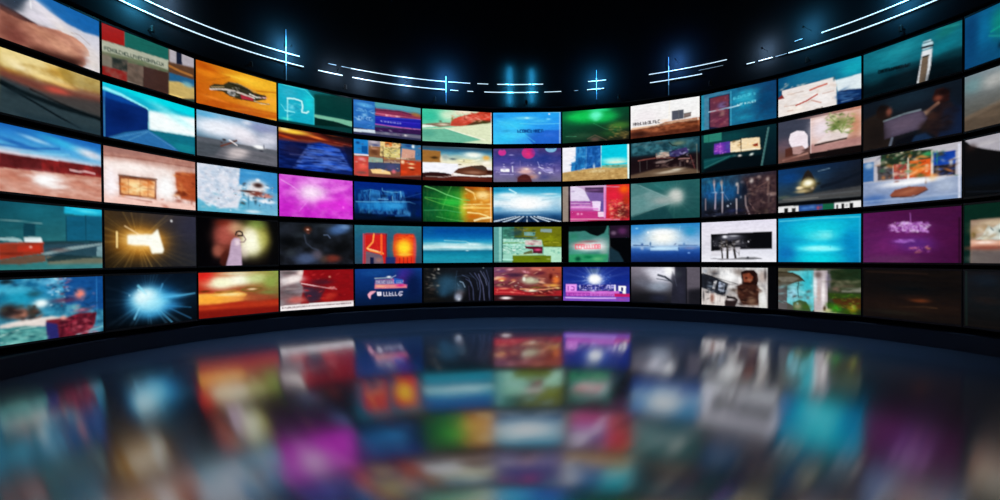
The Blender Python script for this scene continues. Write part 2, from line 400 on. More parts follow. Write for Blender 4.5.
('p',[(90.5,16),(124,13.4),(124,49.6),(98.6,47.8),(91.7,35.1)],'a84820',0.95,1.9),
('n',32,0.04,0.15,0.25,'60200c'),
('b',97.3,41.8,8.6,2.9,'401008',0.8,0),
('p',[(-4,52.8),(28.4,52.2),(124,53.3),(124,64),(-4,64)],'f4c8bc',0.9,1.5),
('l',[(16.8,52.2),(42.8,54.1),(57.8,55)],1.2,'803020',0.6,0.7),
('b',33.6,19.4,43.2,7.6,'fff4f0',0.85,0),
('b',6.9,40.4,7.5,15,'fff8fc',0.85,0),
('b',76.5,36.8,13.6,14.2,'ffffff',0.95,0),
('b',40.4,52.1,26.9,1.8,'fce0d8',0.7,0),
('p',[(-4,-4),(124,-4),(124,-4),(43.5,3.4),(-4,7.7)],'9c7068',0.8,1.9),
('b',38.1,41.1,14.6,6.3,'ffe8b0',0.7,0),
('s',(19.4,34.5),(62,29.2),(61.7,50.1),(19.1,54.1),26,1.7,['d87838','fff0c0','b85c20'],3),
('b',101.8,29.1,11.6,12.2,'c06038',0.6,0),
('s',(90.5,17.2),(119.8,13.2),(119.3,47.1),(90.1,49.8),30,1.9,['6c2810','d88850','a04820'],4),
('s',(1.3,53.7),(119.3,42),(119.1,58.3),(1.1,67.5),16,1.9,['c07060','fff0ec','a05848'],5),
]),
(4,2,'screen showing a golden burst of rays behind glowing white block shapes',[
('g','3c2c18','303040','24262c','1c1408'),
('b',42.1,32.1,37,20,'b87820',0.95,0),
('r',39.7,31.1,70,'e0b860',0.75,5),
('b',47.1,30.9,27.5,12.3,'e0a040',0.8,0),
('b',42.1,29.9,19.7,8.9,'ffe0a0',0.8,0),
('p',[(26.6,24.9),(57.3,23.2),(65.1,16.7),(73.3,40.7),(71.3,44.2),(57,44.9),(53.3,35.9),(26.5,35.1)],'fffff0',1,1.7),
('l',[(14,22.2),(13.8,38.1)],1.9,'f8d890',1,0.5),
('l',[(23.3,15.3),(39.8,23.4)],1.4,'ffe0b0',0.7,0.7),
('b',84.1,6.5,1.7,1.4,'ffffff',0.9,0),
('b',109.7,16,17.8,14.6,'2c2c40',0.5,0),
]),
(5,2,'screen showing a pale blue starburst explosion on a black background',[
('v',[(0,'04101e'),(0.4,'041828'),(1,'01060c')]),
('b',56.2,30.4,38.5,19.1,'0c5088',0.9,0),
('r',51.1,30,46,'70c0e8',0.8,8),
('b',54.9,31.5,19.2,13.1,'60c0e0',0.9,0),
('b',49.9,27.6,11.4,9,'f0ffff',1,0),
('b',66.5,34.8,15.9,6.1,'a0e0f4',0.7,0),
('l',[(38.9,17.5),(47.4,26.2)],2.5,'c0f0f8',0.8,1.2),
('l',[(61.4,28.4),(99.8,27.3),(117.6,25.9)],1.5,'60b0d8',0.8,1),
('l',[(61.3,36.8),(111.3,43.6)],1.2,'3080b0',0.6,1),
('l',[(56.1,37.6),(82.4,59.6)],1.2,'50a0c8',0.5,0.7),
('p',[(-4,54.9),(124,64),(124,64),(-4,64)],'000204',0.8,2.5),
('b',28,23.3,1.2,0.9,'d0f0ff',0.9,0),
('b',90.2,99.4,1.4,1,'80c0e0',0.7,0),
('b',56.2,31.6,30.8,16.7,'2c98d0',0.75,0),
('b',51.1,31.2,21.5,14.2,'88dcf4',0.85,0),
('b',46.1,26.1,12.5,8.5,'f4ffff',1,0),
('b',82.8,27.4,24.9,3.5,'58b8e8',0.7,0),
('b',79.9,39.6,19.2,4.4,'3890c8',0.6,0),
('b',56,45.9,18,7.2,'3898cc',0.6,0),
('l',[(41.1,36.3),(33.6,50.7)],2,'80d0f0',0.7,1.2),
('l',[(64,26.2),(70.8,12)],2,'58a8d8',0.6,1.2),
('l',[(48.7,22.8),(38.9,12.8)],3,'80d8f0',0.7,1.5),
('l',[(66.4,43.3),(83.8,59.8)],1.5,'60b0d8',0.6,1),
('l',[(79.9,42.1),(111.1,57.7)],1.5,'3c80b0',0.6,1),
('p',[(-4,-4),(17.9,-4),(22.1,27.9),(17.1,56.8),(-4,54.2)],'010812',0.6,9.9),
('b',49.9,28.7,17.7,13,'d0f4fc',0.7,0),
('b',58.7,36.6,15.5,8.6,'a0e4f8',0.6,0),
]),
(1,3,'screen showing a striped dark craft flying over orange sand',[
('g','c46410','e8b028','e8a030','c05c10'),
('b',76.8,9.8,31.1,9.1,'ffc838',0.8,0),
('b',12.4,7.5,19.1,6.8,'b85008',0.8,15),
('b',17.1,14.6,19.3,5.1,'f09020',0.6,0),
('p',[(-4,64),(24.8,48.3),(58.5,48.7),(95,49.1),(124,47.5),(124,57),(58.4,64),(-4,64)],'b85410',0.8,2.5),
('b',24.8,48.3,19.6,2.1,'e8842c',0.8,5),
('b',104.7,30.1,17.5,5.6,'ffb040',0.6,0),
('l',[(87.7,21.5),(120.6,15.7)],2.1,'b0600c',0.6,1.4),
('p',[(18.2,32.1),(25,27),(36.5,25.4),(45,18.7),(58.9,17.5),(73.1,20.8),(82.1,24.8),(102.8,24.9),(102.8,30.5),(83.8,38),(63.9,40.3),(46.5,39.3),(36.4,35.3),(19.2,36.9)],'34301c',1,0.9),
('l',[(19.2,36.1),(31.5,32.5),(41.5,31),(55.2,30.4),(69.3,31.7),(83.9,33.4)],2.5,'f0e0d8',0.85,0.7),
('l',[(20.1,32.8),(38.2,27.9)],1.2,'c8a878',0.8,0.5),
('l',[(45,19.6),(58.8,22.9),(76.7,23.5)],1.2,'141008',0.9,0.5),
('e',49.1,34.3,6.2,3.9,'b8b8b8',0.8,0.7),
('b',50,33.5,3.5,2.1,'383838',0.9,0),
('p',[(62.2,32.6),(82,33.9),(82,38.5),(63.9,38.8)],'a82838',1,0.7),
('l',[(76.6,28.9),(87.6,31),(102.8,28.3)],1.8,'f4f4e8',0.9,0.5),
('l',[(83.8,38),(95.1,38.9),(107.6,36.8)],1.8,'f8e8c8',0.8,0.5),
('l',[(51.6,41.6),(67.5,39.4),(85.7,38.5),(108.5,37)],1.1,'201008',0.6,0.5),
('l',[(46.7,19.1),(62.4,18.3),(76.7,21.7),(87.7,24.2)],0.9,'8c8468',0.8,0.4),
('s',(41.5,28.4),(62.3,22.8),(62.2,35.3),(41.4,40.6),20,1.2,['c0c0c0','282828','e0d8d0'],61),
('l',[(18.5,34.9),(39.8,29.9)],0.7,'5c4c2c',0.8,0.4),
('s',(64,31.3),(102.9,21.2),(102.8,30.5),(63.9,40.3),16,1.2,['f4f0e8','503028','c04050'],62),
('b',59,9.5,21.1,1.8,'ffd850',0.5,0),
('l',[(2.8,30.5),(25.1,20.8),(46.8,11.2)],2.5,'b86410',0.5,1.4),
('l',[(41.2,58.1),(76.3,53.5),(118.2,51.3)],2.5,'d07820',0.6,1.4),
]),
(2,3,'screen showing small aeroplanes above a grey sea under a misty sky',[
('g','5aa8d0','98a0c0','5c5c64','50545c'),
('b',34.2,18.1,43.4,14.7,'e8ecf8',1,0),
('b',94.4,30.9,30.4,7,'d0d4e0',0.8,0),
('b',13.2,4.6,15.9,3.2,'48a4d4',0.6,0),
('b',72.5,3.9,9.1,3.4,'f0f0f8',0.7,0),
('b',94.6,8.2,19,7,'8c90b4',0.7,0),
('b',72.2,26.1,21.8,10.2,'dcd4dc',0.8,0),
('b',109.9,17.6,17.7,7.1,'d4d4e0',0.7,0),
('p',[(-4,35),(24.1,34.9),(57.9,36.2),(84.9,35.9),(124,35.3),(124,56.9),(57.6,64),(-4,64)],'6a6a72',1,0.5),
('p',[(-4,35),(24.1,34.9),(40.7,35.8),(23.9,57.3),(-4,64)],'485058',0.8,3.4),
('b',57.7,48.8,19.4,8.4,'c8bcbc',0.9,-30),
('n',41,0.3,0.04,0.35,'303438',[(1.9,35.7),(121.6,36),(121.3,56.9),(1.6,61.4)]),
('l',[(33.6,42.4),(44,37.7),(55.3,32.1)],1.7,'5c3c34',1,0.5),
('l',[(44.1,32.7),(55.2,37.4)],1,'f0e4e4',0.9,0.5),
('b',37.8,33.5,2.4,1,'302828',1,0),
('b',34.3,38,1.3,0.8,'403030',0.9,0),
('l',[(51.8,36.4),(56.1,38.1)],1,'402c2c',0.9,0.3),
('b',90.5,35.9,7.9,2.4,'ffffff',1,0),
('b',94.3,39.6,2.7,1.4,'404048',0.8,0),
('b',85.8,37.8,1.5,1,'606068',0.8,0),
('b',61.6,19.5,21.3,10.1,'f0ecf4',0.85,0),
('b',24.3,20,26.1,8.1,'eef2fa',0.8,0),
('b',104,24,17.5,4.2,'e4e4f0',0.8,0),
('b',94.7,6.4,15.2,5.2,'8c94bc',0.6,0),
('p',[(-4,36.1),(40.7,36.9),(124,36.2),(124,42.5),(40.6,41.5),(-4,41.7)],'5c6068',0.8,1.4),
('b',57.7,48.8,15.8,6.7,'d0c4c4',0.7,0),
('l',[(33.1,42.8),(44,38),(55.8,31.6)],2.2,'683c30',1,0.5),
('l',[(45.8,32.7),(56.5,38.1)],1.5,'f4ecec',1,0.5),
('b',37.8,33.5,2.7,1.3,'241818',1,0),
('b',52.7,32.9,3.5,1.3,'504040',0.9,0),
('b',33.9,38.4,1.7,1,'402c2c',1,0),
('b',90.9,35.3,8.7,2.8,'ffffff',1,0),
('b',94.3,40.3,3.4,1.2,'30303c',0.9,0),
('b',98.5,33.7,1.2,3.2,'505060',0.8,0),
]),
(3,3,'screen showing white foam and a small brown boat on blue water',[
('g','78b8dc','3888c0','78b4d0','58b0cc'),
('p',[(-4,-4),(61,-4),(59,20.9),(62.3,36.7),(56.8,53.2),(31.2,54.9),(7.1,47.5),(-4,41.9)],'e4e4ee',0.95,2),
('n',51,0.06,0.1,0.6,'a0b8d0',[(1.5,-0.3),(61,0.6),(62.3,36.7),(31.2,54.9),(1,41.9)]),
('s',(57.5,0.2),(64.6,-0.7),(63.9,52.7),(56.8,53.2),26,1.7,['e4e8f0','68a8d0','f0f4fc'],8),
('s',(3,2.5),(61.1,-5.1),(60.4,52.9),(2.4,56.9),60,0.8,['a09cb0','ffffff','d0c0c8','706c80'],7),
('b',15,56,17.6,3.1,'60b4cc',0.9,5),
('b',64,47.8,5.4,6.5,'48a8c8',0.8,0),
('p',[(61,-4),(124,-4),(124,28.2),(101.2,26.6),(86.2,14.8),(66,23.4),(59,19.3)],'3a8cc4',0.9,1.3),
('b',79,4.1,14.7,2,'68b0dc',0.6,0),
('b',101.1,38.4,21.2,10.1,'78acd0',0.5,0),
('b',86.1,22.2,16.8,9.1,'f4f0f0',1,0),
('b',88.1,12.9,3.8,2.3,'ffffff',0.9,0),
('b',75,32.3,11,6.5,'e8e0e0',0.9,0),
('b',103,41.6,13.6,2.4,'f8f8ff',0.8,0),
('b',88,20.4,7.1,3.3,'483028',1,0),
('b',75,29.4,12.8,1.6,'5c3830',0.9,0),
('b',87.9,32,11.3,4,'6c3428',1,0),
('b',89.8,25.7,9.4,1.3,'f0c8b0',0.8,0),
('b',101.2,33.3,9.7,3,'b87870',1,0),
('b',84,41.4,2.6,5,'203848',0.7,0),
('b',73,42.3,1.5,8.2,'2c6080',0.6,0),
('b',80.2,56.5,12.9,2.3,'e8f0f8',0.8,0),
('s',(60.7,20.7),(113.1,15.3),(112.6,49.4),(60.4,52.9),30,0.8,['ffffff','304858','e0e0e8'],9),
('b',53.6,35.5,1.4,0.6,'604848',0.8,0),
('b',28.9,42.6,1.3,0.6,'605060',0.8,0),
('b',86.1,23,15,8.3,'ece8ec',0.8,0),
('b',88.4,19.8,7.9,3.7,'3c2420',1,0),
('b',75,29.7,14.6,1.5,'482820',0.9,0),
('b',87,31.2,11.2,3.3,'78382c',0.95,0),
('b',101.2,33.7,10.8,3,'c08078',0.9,0),
('b',101.1,40.9,11.6,2.4,'f8f8ff',0.9,0),
('s',(64.3,17.1),(113.1,11.9),(112.7,45.9),(63.9,49.4),36,1.5,['ffffff','38241c','e0e0e8','5090b8'],63),
('s',(2.6,34.2),(57.1,29.1),(56.8,56.4),(2.3,59.9),24,1.5,['80b8cc','f8fcff','c0d8e4'],64),
]),
(4,3,'screen showing a finger wearing a ring beside a yellow-white glow on black',[
('v',[(0,'040204'),(1,'060204')]),
('b',81.6,24.5,27.8,24.3,'b0a840',0.85,0),
('b',85.5,4.9,15,8.1,'88a850',0.6,0),
('b',77.8,29.5,16.6,16.2,'fcfcd8',1,0),
('b',70.7,18.4,10.9,9.6,'f4ecd0',0.8,0),
('b',39.2,19.3,18.6,20.1,'9c4438',0.9,0),
('b',28.9,41.1,11.6,9.2,'a05848',0.8,0),
('b',44.4,11.4,10.3,7.8,'c07060',0.6,0),
('b',36,5.5,13.4,4.6,'702010',0.6,0),
('p',[(46.8,27.7),(51.1,24.5),(59,25.1),(60.6,39.3),(61.2,64),(37,64),(42.2,47.2)],'b49cb4',1,1.3),
('b',56.3,28.3,4.4,4.7,'e0c8d0',0.7,0),
('p',[(29,31.9),(42.4,34.8),(45.7,41),(38.7,56.5),(30.4,50.3)],'5c2418',0.6,2.3),
('l',[(52.9,19.7),(53.8,16.5),(58.2,14.8),(63.1,16.7),(63.4,21),(56.4,20.7)],1.5,'2c2424',1,0.3),
('l',[(64.3,20.2),(67.9,25.6),(65.1,29.4),(58.9,29.5)],1.2,'907070',0.9,0.3),
('p',[(-4,-4),(14.8,-4),(19.4,19.9),(17.3,64),(-4,64)],'010001',0.9,5),
('p',[(104.6,-4),(124,-4),(124,64),(100,64),(112.1,28.8)],'020202',0.8,5),
('b',37.5,22.5,18.5,13.9,'b05c50',0.7,0),
('b',27.3,41.1,8.2,7.6,'a05c4c',0.7,0),
('b',54.8,11,12.3,9.5,'d8b088',0.7,0),
('b',65,39.3,9,12.7,'ecdcd0',0.8,0),
('b',77.8,29.5,14.7,16.2,'fdfce0',0.9,0),
('b',94.7,24.2,9.5,13.2,'b8b860',0.6,0),
('p',[(46.8,27.7),(51.1,24),(59,25.1),(61.1,39.3),(62.1,64),(37,64),(43.1,45.6)],'bca4bc',0.95,1.7),
('b',55.4,29.9,4.2,4.7,'f0dce0',0.8,0),
('p',[(32.2,45.7),(38.9,39.5),(42.3,44.1),(37,64),(28.7,56.4)],'4c1c14',0.8,2),
('l',[(52.9,19.7),(54.3,16),(58.6,14.8),(63.1,16.7),(63.5,20.5),(56.4,21.2)],2,'241c1c',1,0.3),
('b',58.5,18.1,2.5,0.9,'e8d8c8',0.9,0),
('l',[(64.3,20.2),(68.4,25.6),(65.1,29.4),(59.4,29.5)],1.5,'8c6c70',0.95,0.3),
]),
(5,3,'screen showing a red and orange shore under bright hazy yellow-green light',[
('g','c83820','8ca050','6c3020','901810'),
('b',9.1,5.5,12.7,7.1,'d81c1c',0.9,0),
('b',31.7,14.4,21.7,9.1,'ffffe0',1,0),
('b',43.5,13.2,34.2,5.9,'f4f4c8',0.8,0),
('b',59.2,10.5,19.5,8.3,'ffffe8',0.95,0),
('b',84.6,9.7,18.7,8.6,'c8dc98',0.8,0),
('b',107.5,15.8,13.7,10.5,'8ca850',0.7,0),
('b',52.3,2,26.1,2.3,'e8f0d0',0.7,0),
('p',[(-4,27.2),(21.7,28.1),(55.5,27),(69.7,31.2),(62.4,40.8),(21.5,44.4),(-4,42.8)],'f8b850',0.95,2.1),
('b',13.5,35.9,17.6,3.8,'ff9c38',0.8,0),
('b',51.9,33.5,13.9,2.7,'ffd080',0.7,0),
('p',[(-4,42.8),(29.7,41.8),(73.2,39.9),(124,41.2),(124,64),(37.9,64),(-4,64)],'981c10',0.9,2.4),
('b',91.8,37.6,22.8,6.9,'8c4028',0.8,0),
('b',21.4,47.6,19.5,1.9,'e0501c',0.7,0),
('b',101.4,31.3,17.4,3.5,'709048',0.6,0),
('b',55.1,54.5,24.6,1.7,'c03828',0.5,0),
('b',8.1,24.7,7.9,1.6,'7c3810',0.9,0),
('b',27.4,26.5,5.9,1.1,'a07020',0.8,0),
('b',44.2,27.2,5.1,1.2,'806020',0.8,0),
('l',[(60.8,24.8),(69.8,21.9),(84.5,22.6),(92,23.8),(80.7,27.5),(67.9,26.8),(60.8,24)],1,'807030',0.8,0.5),
('l',[(21.7,26.8),(52,24.3)],0.9,'c09040',0.6,0.5),
('b',18.3,36.2,25.9,6.4,'f8a83c',0.95,0),
('b',55.4,37,28.1,4,'ec9848',0.8,0),
('b',43.3,30.5,20.5,2,'f8e0a0',0.9,0),
('b',84.3,37.2,22.4,5.8,'9c4c30',0.8,0),
('p',[(-4,42.1),(38.1,43.2),(124,42.9),(124,53.6),(-4,52.2)],'b83c1c',0.75,4.4),
('p',[(-4,49.9),(55.2,50.3),(124,51.8),(124,64),(-4,64)],'74140c',0.8,3.1),
('b',9.1,10.3,9.5,6.3,'d83020',0.5,0),
('b',43.4,26.4,17.1,1.3,'b08840',0.7,0),
('b',77,24.8,7.4,1.4,'f0d8a8',0.9,0),
('l',[(60.8,25.3),(69.8,21.9),(84.5,22.6),(92.9,23.9),(80.7,28),(67.9,27.4),(60.8,25.3)],1.2,'746028',0.9,0.5),
('b',8.1,24.7,7.3,1.4,'6c300c',0.9,0),
('b',27.4,26.5,5,1.1,'906018',0.8,0),
]),
(1,4,'screen split between a cyan panel with a white outline figure and dark green',[
('g','1898b0','043430','063838','0a3c3c'),
('p',[(56.2,5.8),(124,-4),(124,37.8),(55.9,37.7)],'04403c',1,2),
('b',71.6,12.5,15.7,12.1,'085850',0.6,0),
('p',[(-4,-4),(41.2,-4),(55.2,12),(55.4,56.6),(29.7,56.3),(-4,56.5)],'18a8c0',1,0.6),
('b',46.6,23.6,9.4,15.8,'20d0d8',0.8,0),
('b',15.7,10.7,12.5,9.6,'48b0c8',0.5,0),
('l',[(2.6,0),(41.2,1.6),(55.2,12.9),(55,55.7)],1,'60e8e8',0.8,0.4),
('l',[(13.8,20.8),(24.6,19.4),(35.5,21),(37.3,29.5),(35.7,38.6),(42.8,39.2),(46.5,35.9)],2.2,'b0f8f8',0.95,0.4),
('l',[(13.8,20.8),(13.5,55.4)],1.8,'b8fcf8',0.9,0.4),
('l',[(10.1,40.7),(24.4,41.4)],1.8,'a0f4f4',0.9,0.4),
('l',[(4.1,32.3),(9.3,38.9)],1.2,'80e8f0',0.7,0.4),
('p',[(55.9,38.6),(124,38.8),(124,49.3),(93.2,44.9),(55.9,43.6)],'78b89c',1,0.6),
('p',[(55.9,44.6),(93.2,45.3),(124,50.5),(55.8,56.6)],'02201c',0.9,1),
('b',11.8,53.8,8.9,2.3,'60f0d0',0.6,0),
('p',[(57.2,5.6),(124,-4),(124,35.7),(56.9,36.5)],'03302e',0.6,3.9),
('b',20.9,34.7,10.8,7.7,'60c8e0',0.5,0),
('s',(13.8,28.4),(37.3,23.6),(37.1,45.2),(13.6,49.6),20,1.4,['90e0f0','1890b0'],65),
('l',[(13.8,20.8),(24.6,19.4),(35.5,21),(37.3,29.5),(35.7,38.6),(42.8,39.2),(46.5,35.9)],1.8,'d0ffff',0.9,0.4),
]),
(2,4,'screen showing a fiery sunset over dark blue rippled water and steps',[
('v',[(0,'d08830'),(0.2,'904020'),(0.35,'302048'),(1,'0c2060')]),
('p',[(-4,-4),(48.7,-4),(124,-4),(124,15),(64.5,12.6),(-4,15.1)],'601c14',1,1.6),
('p',[(48.7,-4),(124,-4),(124,10.1),(80.8,6.3)],'180808',0.85,3.2),
('b',21.1,3.7,28.5,3.7,'ffd048',1,0),
('b',7.8,1.3,8.8,2.4,'fff0a0',0.8,0),
('b',58.1,7.3,17.6,1.9,'f08038',0.9,6),
('b',10.6,12.9,17.7,1.8,'c04818',0.8,8),
('p',[(-4,19.5),(40.7,19.9),(64.4,13.4),(97.4,20),(124,31.6),(124,56.3),(-4,64)],'10286c',1,2.2),
('p',[(45.4,19.2),(74.2,15.2),(97.4,20),(107.6,33.3),(124,53.2),(20.5,64),(37.4,41.9)],'1848b8',0.95,1.3),
('b',80.4,47.8,24.9,8,'2060d8',0.5,0),
('n',71,0.2,0.06,0.95,'041040',[(1.1,19.5),(121.7,15),(121.3,56.3),(0.6,61.4)]),
('n',72,0.14,0.05,0.6,'7090e0',[(45.4,19.2),(97.4,20),(119.6,53.2),(20.5,58.5)]),
('l',[(45.3,24.7),(97.4,24)],0.8,'4878d8',0.7,0.3),
('l',[(43.7,31.9),(104.2,30.4)],1,'4878d8',0.7,0.3),
('l',[(35.8,45.2),(111,41)],1,'5080e0',0.6,0.3),
('l',[(28.1,53.8),(116.1,48.6)],1.1,'4070d0',0.6,0.3),
('l',[(16.3,38.5),(37.5,37.3)],1.1,'7880b0',0.6,0.5),
('b',20.8,31.8,18,10.6,'281c38',0.5,0),
('l',[(87.4,10.1),(121.7,12.6)],0.6,'d07050',0.6,0.3),
('l',[(74.3,0.1),(104.4,1.1)],0.6,'804020',0.8,0.5),
('p',[(104.3,12.5),(124,13.4),(124,54.7),(111,32.9)],'080c28',0.6,2.2),
]),
(3,4,'screen filled with a bright magenta cloud, white in the middle',[
('v',[(0,'d050d0'),(1,'cc28cc')]),
('n',81,0.16,0.2,0.9,'a010a8'),
('n',82,0.1,0.16,0.7,'f898f4'),
('b',50.9,23.6,26.9,16.4,'ffe8fc',0.95,0),
('b',57.5,3.7,22.4,6,'f8b0f8',0.6,0),
('b',73.3,31,22.9,4.6,'ffb4f8',0.6,0),
('b',100.2,13.7,18.8,4.7,'fa9cf4',0.6,-20),
('b',14,48,16.3,8.7,'c01cc0',0.6,0),
('b',96.6,38.7,22.1,12.4,'e028d8',0.7,0),
('b',70,40.3,14.7,7.6,'d824d0',0.6,0),
('l',[(2.6,7.9),(17.3,14.5),(32.3,23.5)],1.5,'f8b0f8',0.7,0.8),
('l',[(47.7,31.3),(30.5,51.5)],1.5,'f0a0f0',0.5,0.9),
('b',103.4,42.2,2.1,1.9,'ff80f4',0.7,0),
('n',83,0.04,0.06,0.15,'a040a0'),
('l',[(2.7,0.1),(121.2,-2.1)],0.8,'ffc0ff',0.6,0.3),
]),
(4,4,'screen showing dim grey smoke clouds with a tiny orange spark',[
('v',[(0,'14181c'),(1,'0c0c0e')]),
('n',91,0.14,0.2,0.9,'303848'),
('b',96.2,6.9,18.7,7.6,'30507c',0.9,-20),
('b',103.1,3.7,10.3,4.6,'5878a0',0.6,0),
('b',40.5,52.3,18.7,8.7,'384460',0.9,0),
('b',56.3,45,9.6,7.4,'4c4c5c',0.7,0),
('b',82.3,52.5,15,6,'60241c',0.8,0),
('b',69.1,52.4,8.2,6,'4c4038',0.7,0),
('b',16.6,9.3,16.4,8.6,'20242c',0.8,0),
('b',10.5,26.5,17.7,8.5,'020304',0.8,0),
('b',99.3,35.8,22.2,12.2,'040404',0.8,0),
('b',58.1,24.3,12.8,5.9,'0a0c10',0.8,0),
('l',[(69.5,16.7),(76.1,16.5),(80.1,20.9)],1.8,'5c6c88',0.8,0.8),
('b',43.3,9.3,6.2,4.4,'703018',0.8,0),
('b',43.3,9.3,2.2,0.9,'ffd0c0',1,0),
('b',44,14.4,3.1,1.7,'804030',0.6,0),
('b',96.2,7.7,18.7,6.7,'4c6c9c',0.85,0),
('b',106.5,3.6,8.6,3.7,'7090b8',0.7,0),
('b',40.5,51.5,17.1,7.3,'485878',0.8,0),
('b',59.5,46.5,8,7.4,'5c5460',0.7,0),
('b',85.7,51,11.7,5.1,'7c382c',0.7,0),
('b',31.6,17.6,12.3,4.3,'2c343c',0.6,0),
('b',69.6,3.3,13,3,'303840',0.6,0),
('b',16.3,43.6,9,5.7,'384048',0.6,0),
('l',[(37.8,17.4),(40.8,29),(50.1,36.2),(59.6,39.1)],2.2,'3c4454',0.7,1.5),
]),
(5,4,'screen showing deep red shapes and white smoke above a white caption bar',[
('v',[(0,'901418'),(1,'801014')]),
('p',[(-4,-4),(38,-4),(29.4,16.1),(35.5,25.5),(30.6,52.7),(-4,53.7)],'8c8488',1,1.9),
('b',13,3.5,10.4,3,'706468',0.7,0),
('b',18.8,14.2,19.5,5.4,'fcf4f0',0.95,-20),
('b',31.1,4,6.1,4.6,'f8e4dc',0.9,0),
('b',12.7,32,17.8,9,'5c5458',0.8,0),
('b',24.6,44.7,16.7,6.1,'b85c58',0.8,0),
('b',15.7,27.7,13.4,1.8,'a8a0a0',0.7,0),
('p',[(37.3,-4),(124,-4),(124,51.9),(71.7,50.6),(62.1,43.8),(37,21),(32.5,17.7)],'9c0c14',0.95,0.9),
('b',65.5,18.9,19.5,5.5,'3c1c30',0.9,0),
('p',[(35.5,23.9),(72,28.6),(62,46.9),(46.1,51.4),(36.9,37.8)],'3c2838',0.9,2.8),
('b',80.1,43.2,13.3,6.3,'c43020',0.9,-30),
('n',101,0.1,0.08,0.3,'500408'),
('l',[(32.4,20),(46.4,22.9),(76.9,29.1),(90.2,31)],1.4,'f4c8cc',1,0.5),
('p',[(76.9,28),(86.9,26.8),(90.5,31.3),(78.5,30.5)],'ffb0b0',0.9,0.6),
('b',78.7,11.1,2.3,1.6,'ffc8a8',0.9,0),
('p',[(-4,52.5),(62,50.8),(124,51),(124,64),(61.9,64),(-4,64)],'f0e8e8',1,0.3),
('t',2.2,55.6,115.8,54.6,1.6,'503038',6,0.8),
('b',21.9,12.8,16.6,6,'f8ece8',0.85,0),
('b',5.5,15.3,7.3,4.5,'e8e0e0',0.7,0),
('b',11.5,3.5,10.4,2.1,'605858',0.8,0),
('b',30.8,31.4,13.8,3,'988890',0.7,0),
('b',8.2,40.8,8.8,6,'786064',0.7,0),
('b',26.1,44.8,13.7,4.5,'d07068',0.6,0),
('b',50.9,38.5,11.1,9.3,'302438',0.7,0),
('b',78.4,40,9.9,3.2,'e04838',0.6,0),
('b',71.8,44.3,9.8,1.9,'f05840',0.5,0),
('b',81.9,28.2,5.7,1.9,'ffc0b8',0.9,0),
('s',(38.8,1.1),(118,2.8),(117.6,50.2),(38.3,45.5),30,1.4,['c02028','6c0810','e04040'],66),
('p',[(38,-4),(124,-4),(124,51.9),(71.7,50.6)],'601014',0.3,3.2),
]),
(1,5,'screen with blue text panel left and red and purple news bands right',[
('v',[(0,'58a8bc'),(0.2,'3c7c94'),(1,'303050')]),
('p',[(36.6,-4),(124,-4),(124,8.1),(84.5,7.7),(36.5,7)],'58a0a8',1,1.4),
('p',[(36.5,10.6),(84.5,9.5),(124,14.6),(124,21.1),(36.4,23.1)],'843050',1,1.1),
('b',57.9,21.2,24.4,2.9,'c05878',0.9,4),
('b',111.8,13.2,11.1,4.1,'a06c38',0.9,8),
('p',[(36.4,24),(124,21.1),(124,37.9),(36.2,40)],'20209c',1,0.9),
('b',98.8,30.6,20,4,'2c1ca8',0.7,0),
('t',52.7,20.9,82.6,20.7,2.5,'ffc8d0',7,0.95),
('t',45.7,32.6,84.3,32.3,2.9,'a8a8f0',8,0.9),
('l',[(36.3,27.5),(121,21.3)],1.2,'3048c8',0.8,0.5),
('l',[(37.1,39),(80.7,40.1),(122.7,39.7)],1.8,'c060b0',0.9,0.7),
('p',[(36.2,44.4),(124,40.1),(124,49.1),(36.1,51.6)],'34184c',1,0.7),
('p',[(36.1,52.5),(80.6,51),(124,50.2),(124,56.5),(36.1,56)],'706c80',0.9,0.7),
('l',[(37.3,8.7),(37.6,19.3)],1.4,'202840',0.9,0.4),
('l',[(38.1,13.9),(80.9,10.9),(102.6,14.4)],1.2,'281c38',0.8,0.5),
('p',[(-4,-4),(36.6,-4),(36.2,48.9),(-4,48.6)],'2c6cb4',1,0.5),
('b',18.8,7.7,15.1,3.9,'68b8ec',0.8,4),
('t',3.7,30.8,30.4,30.9,5.4,'a8d0f8',9,0.8),
('b',15.2,38.1,18.4,3.5,'4880d0',0.6,0),
('t',3.8,18.6,23.7,18.5,2.9,'80c0f0',10,0.7),
('p',[(-4,51.2),(36.2,49.8),(37,55.4),(-4,56)],'d0dce8',1,0.5),
('b',91.4,53.4,2.9,1.5,'fff0f0',0.9,0),
('s',(3,8.2),(35.7,3.6),(35.4,44.5),(2.7,48.4),36,1.6,['78b8e8','1c58a8','a0d0f0'],67),
('l',[(37.3,19.4),(84.4,19.5),(121,20.4)],0.7,'f090a8',0.6,0.4),
('l',[(37.2,30.1),(120.9,28.8)],0.7,'5858e0',0.7,0.4),
('s',(37,46.1),(120.8,36.2),(120.7,53),(36.9,62.2),20,1.8,['50306c','a0a0b0','201038'],68),
]),
(2,5,'screen showing a colourful mosaic of small photographs in tan, blue and red',[
('v',[(0,'a08870'),(1,'704038')]),
('p',[(-4,-4),(24.7,-4),(24.5,23.8),(-4,24.2)],'2080c8',1,0.3),
('b',6.6,5.6,3.6,2.3,'0c3468',0.9,0),
('p',[(13.2,9.9),(23.2,9.8),(23.1,22.3),(13.1,21.5)],'0c5498',1,0.7),
('l',[(1.5,25.4),(24.8,25)],2.1,'f0e8f0',1,0.3),
('p',[(-4,28.3),(24.8,27.2),(24.5,64),(-4,57.2)],'c04840',1,0.5),
('b',13,32.3,6.7,3,'f0a0a8',0.8,0),
('b',14.6,43.8,8.3,5,'f06858',0.8,0),
('b',12.8,54.7,10,2.7,'704c48',0.8,0),
('p',[(25,-4),(52.3,-4),(52.3,8.7),(24.9,9.6)],'908898',1,0.5),
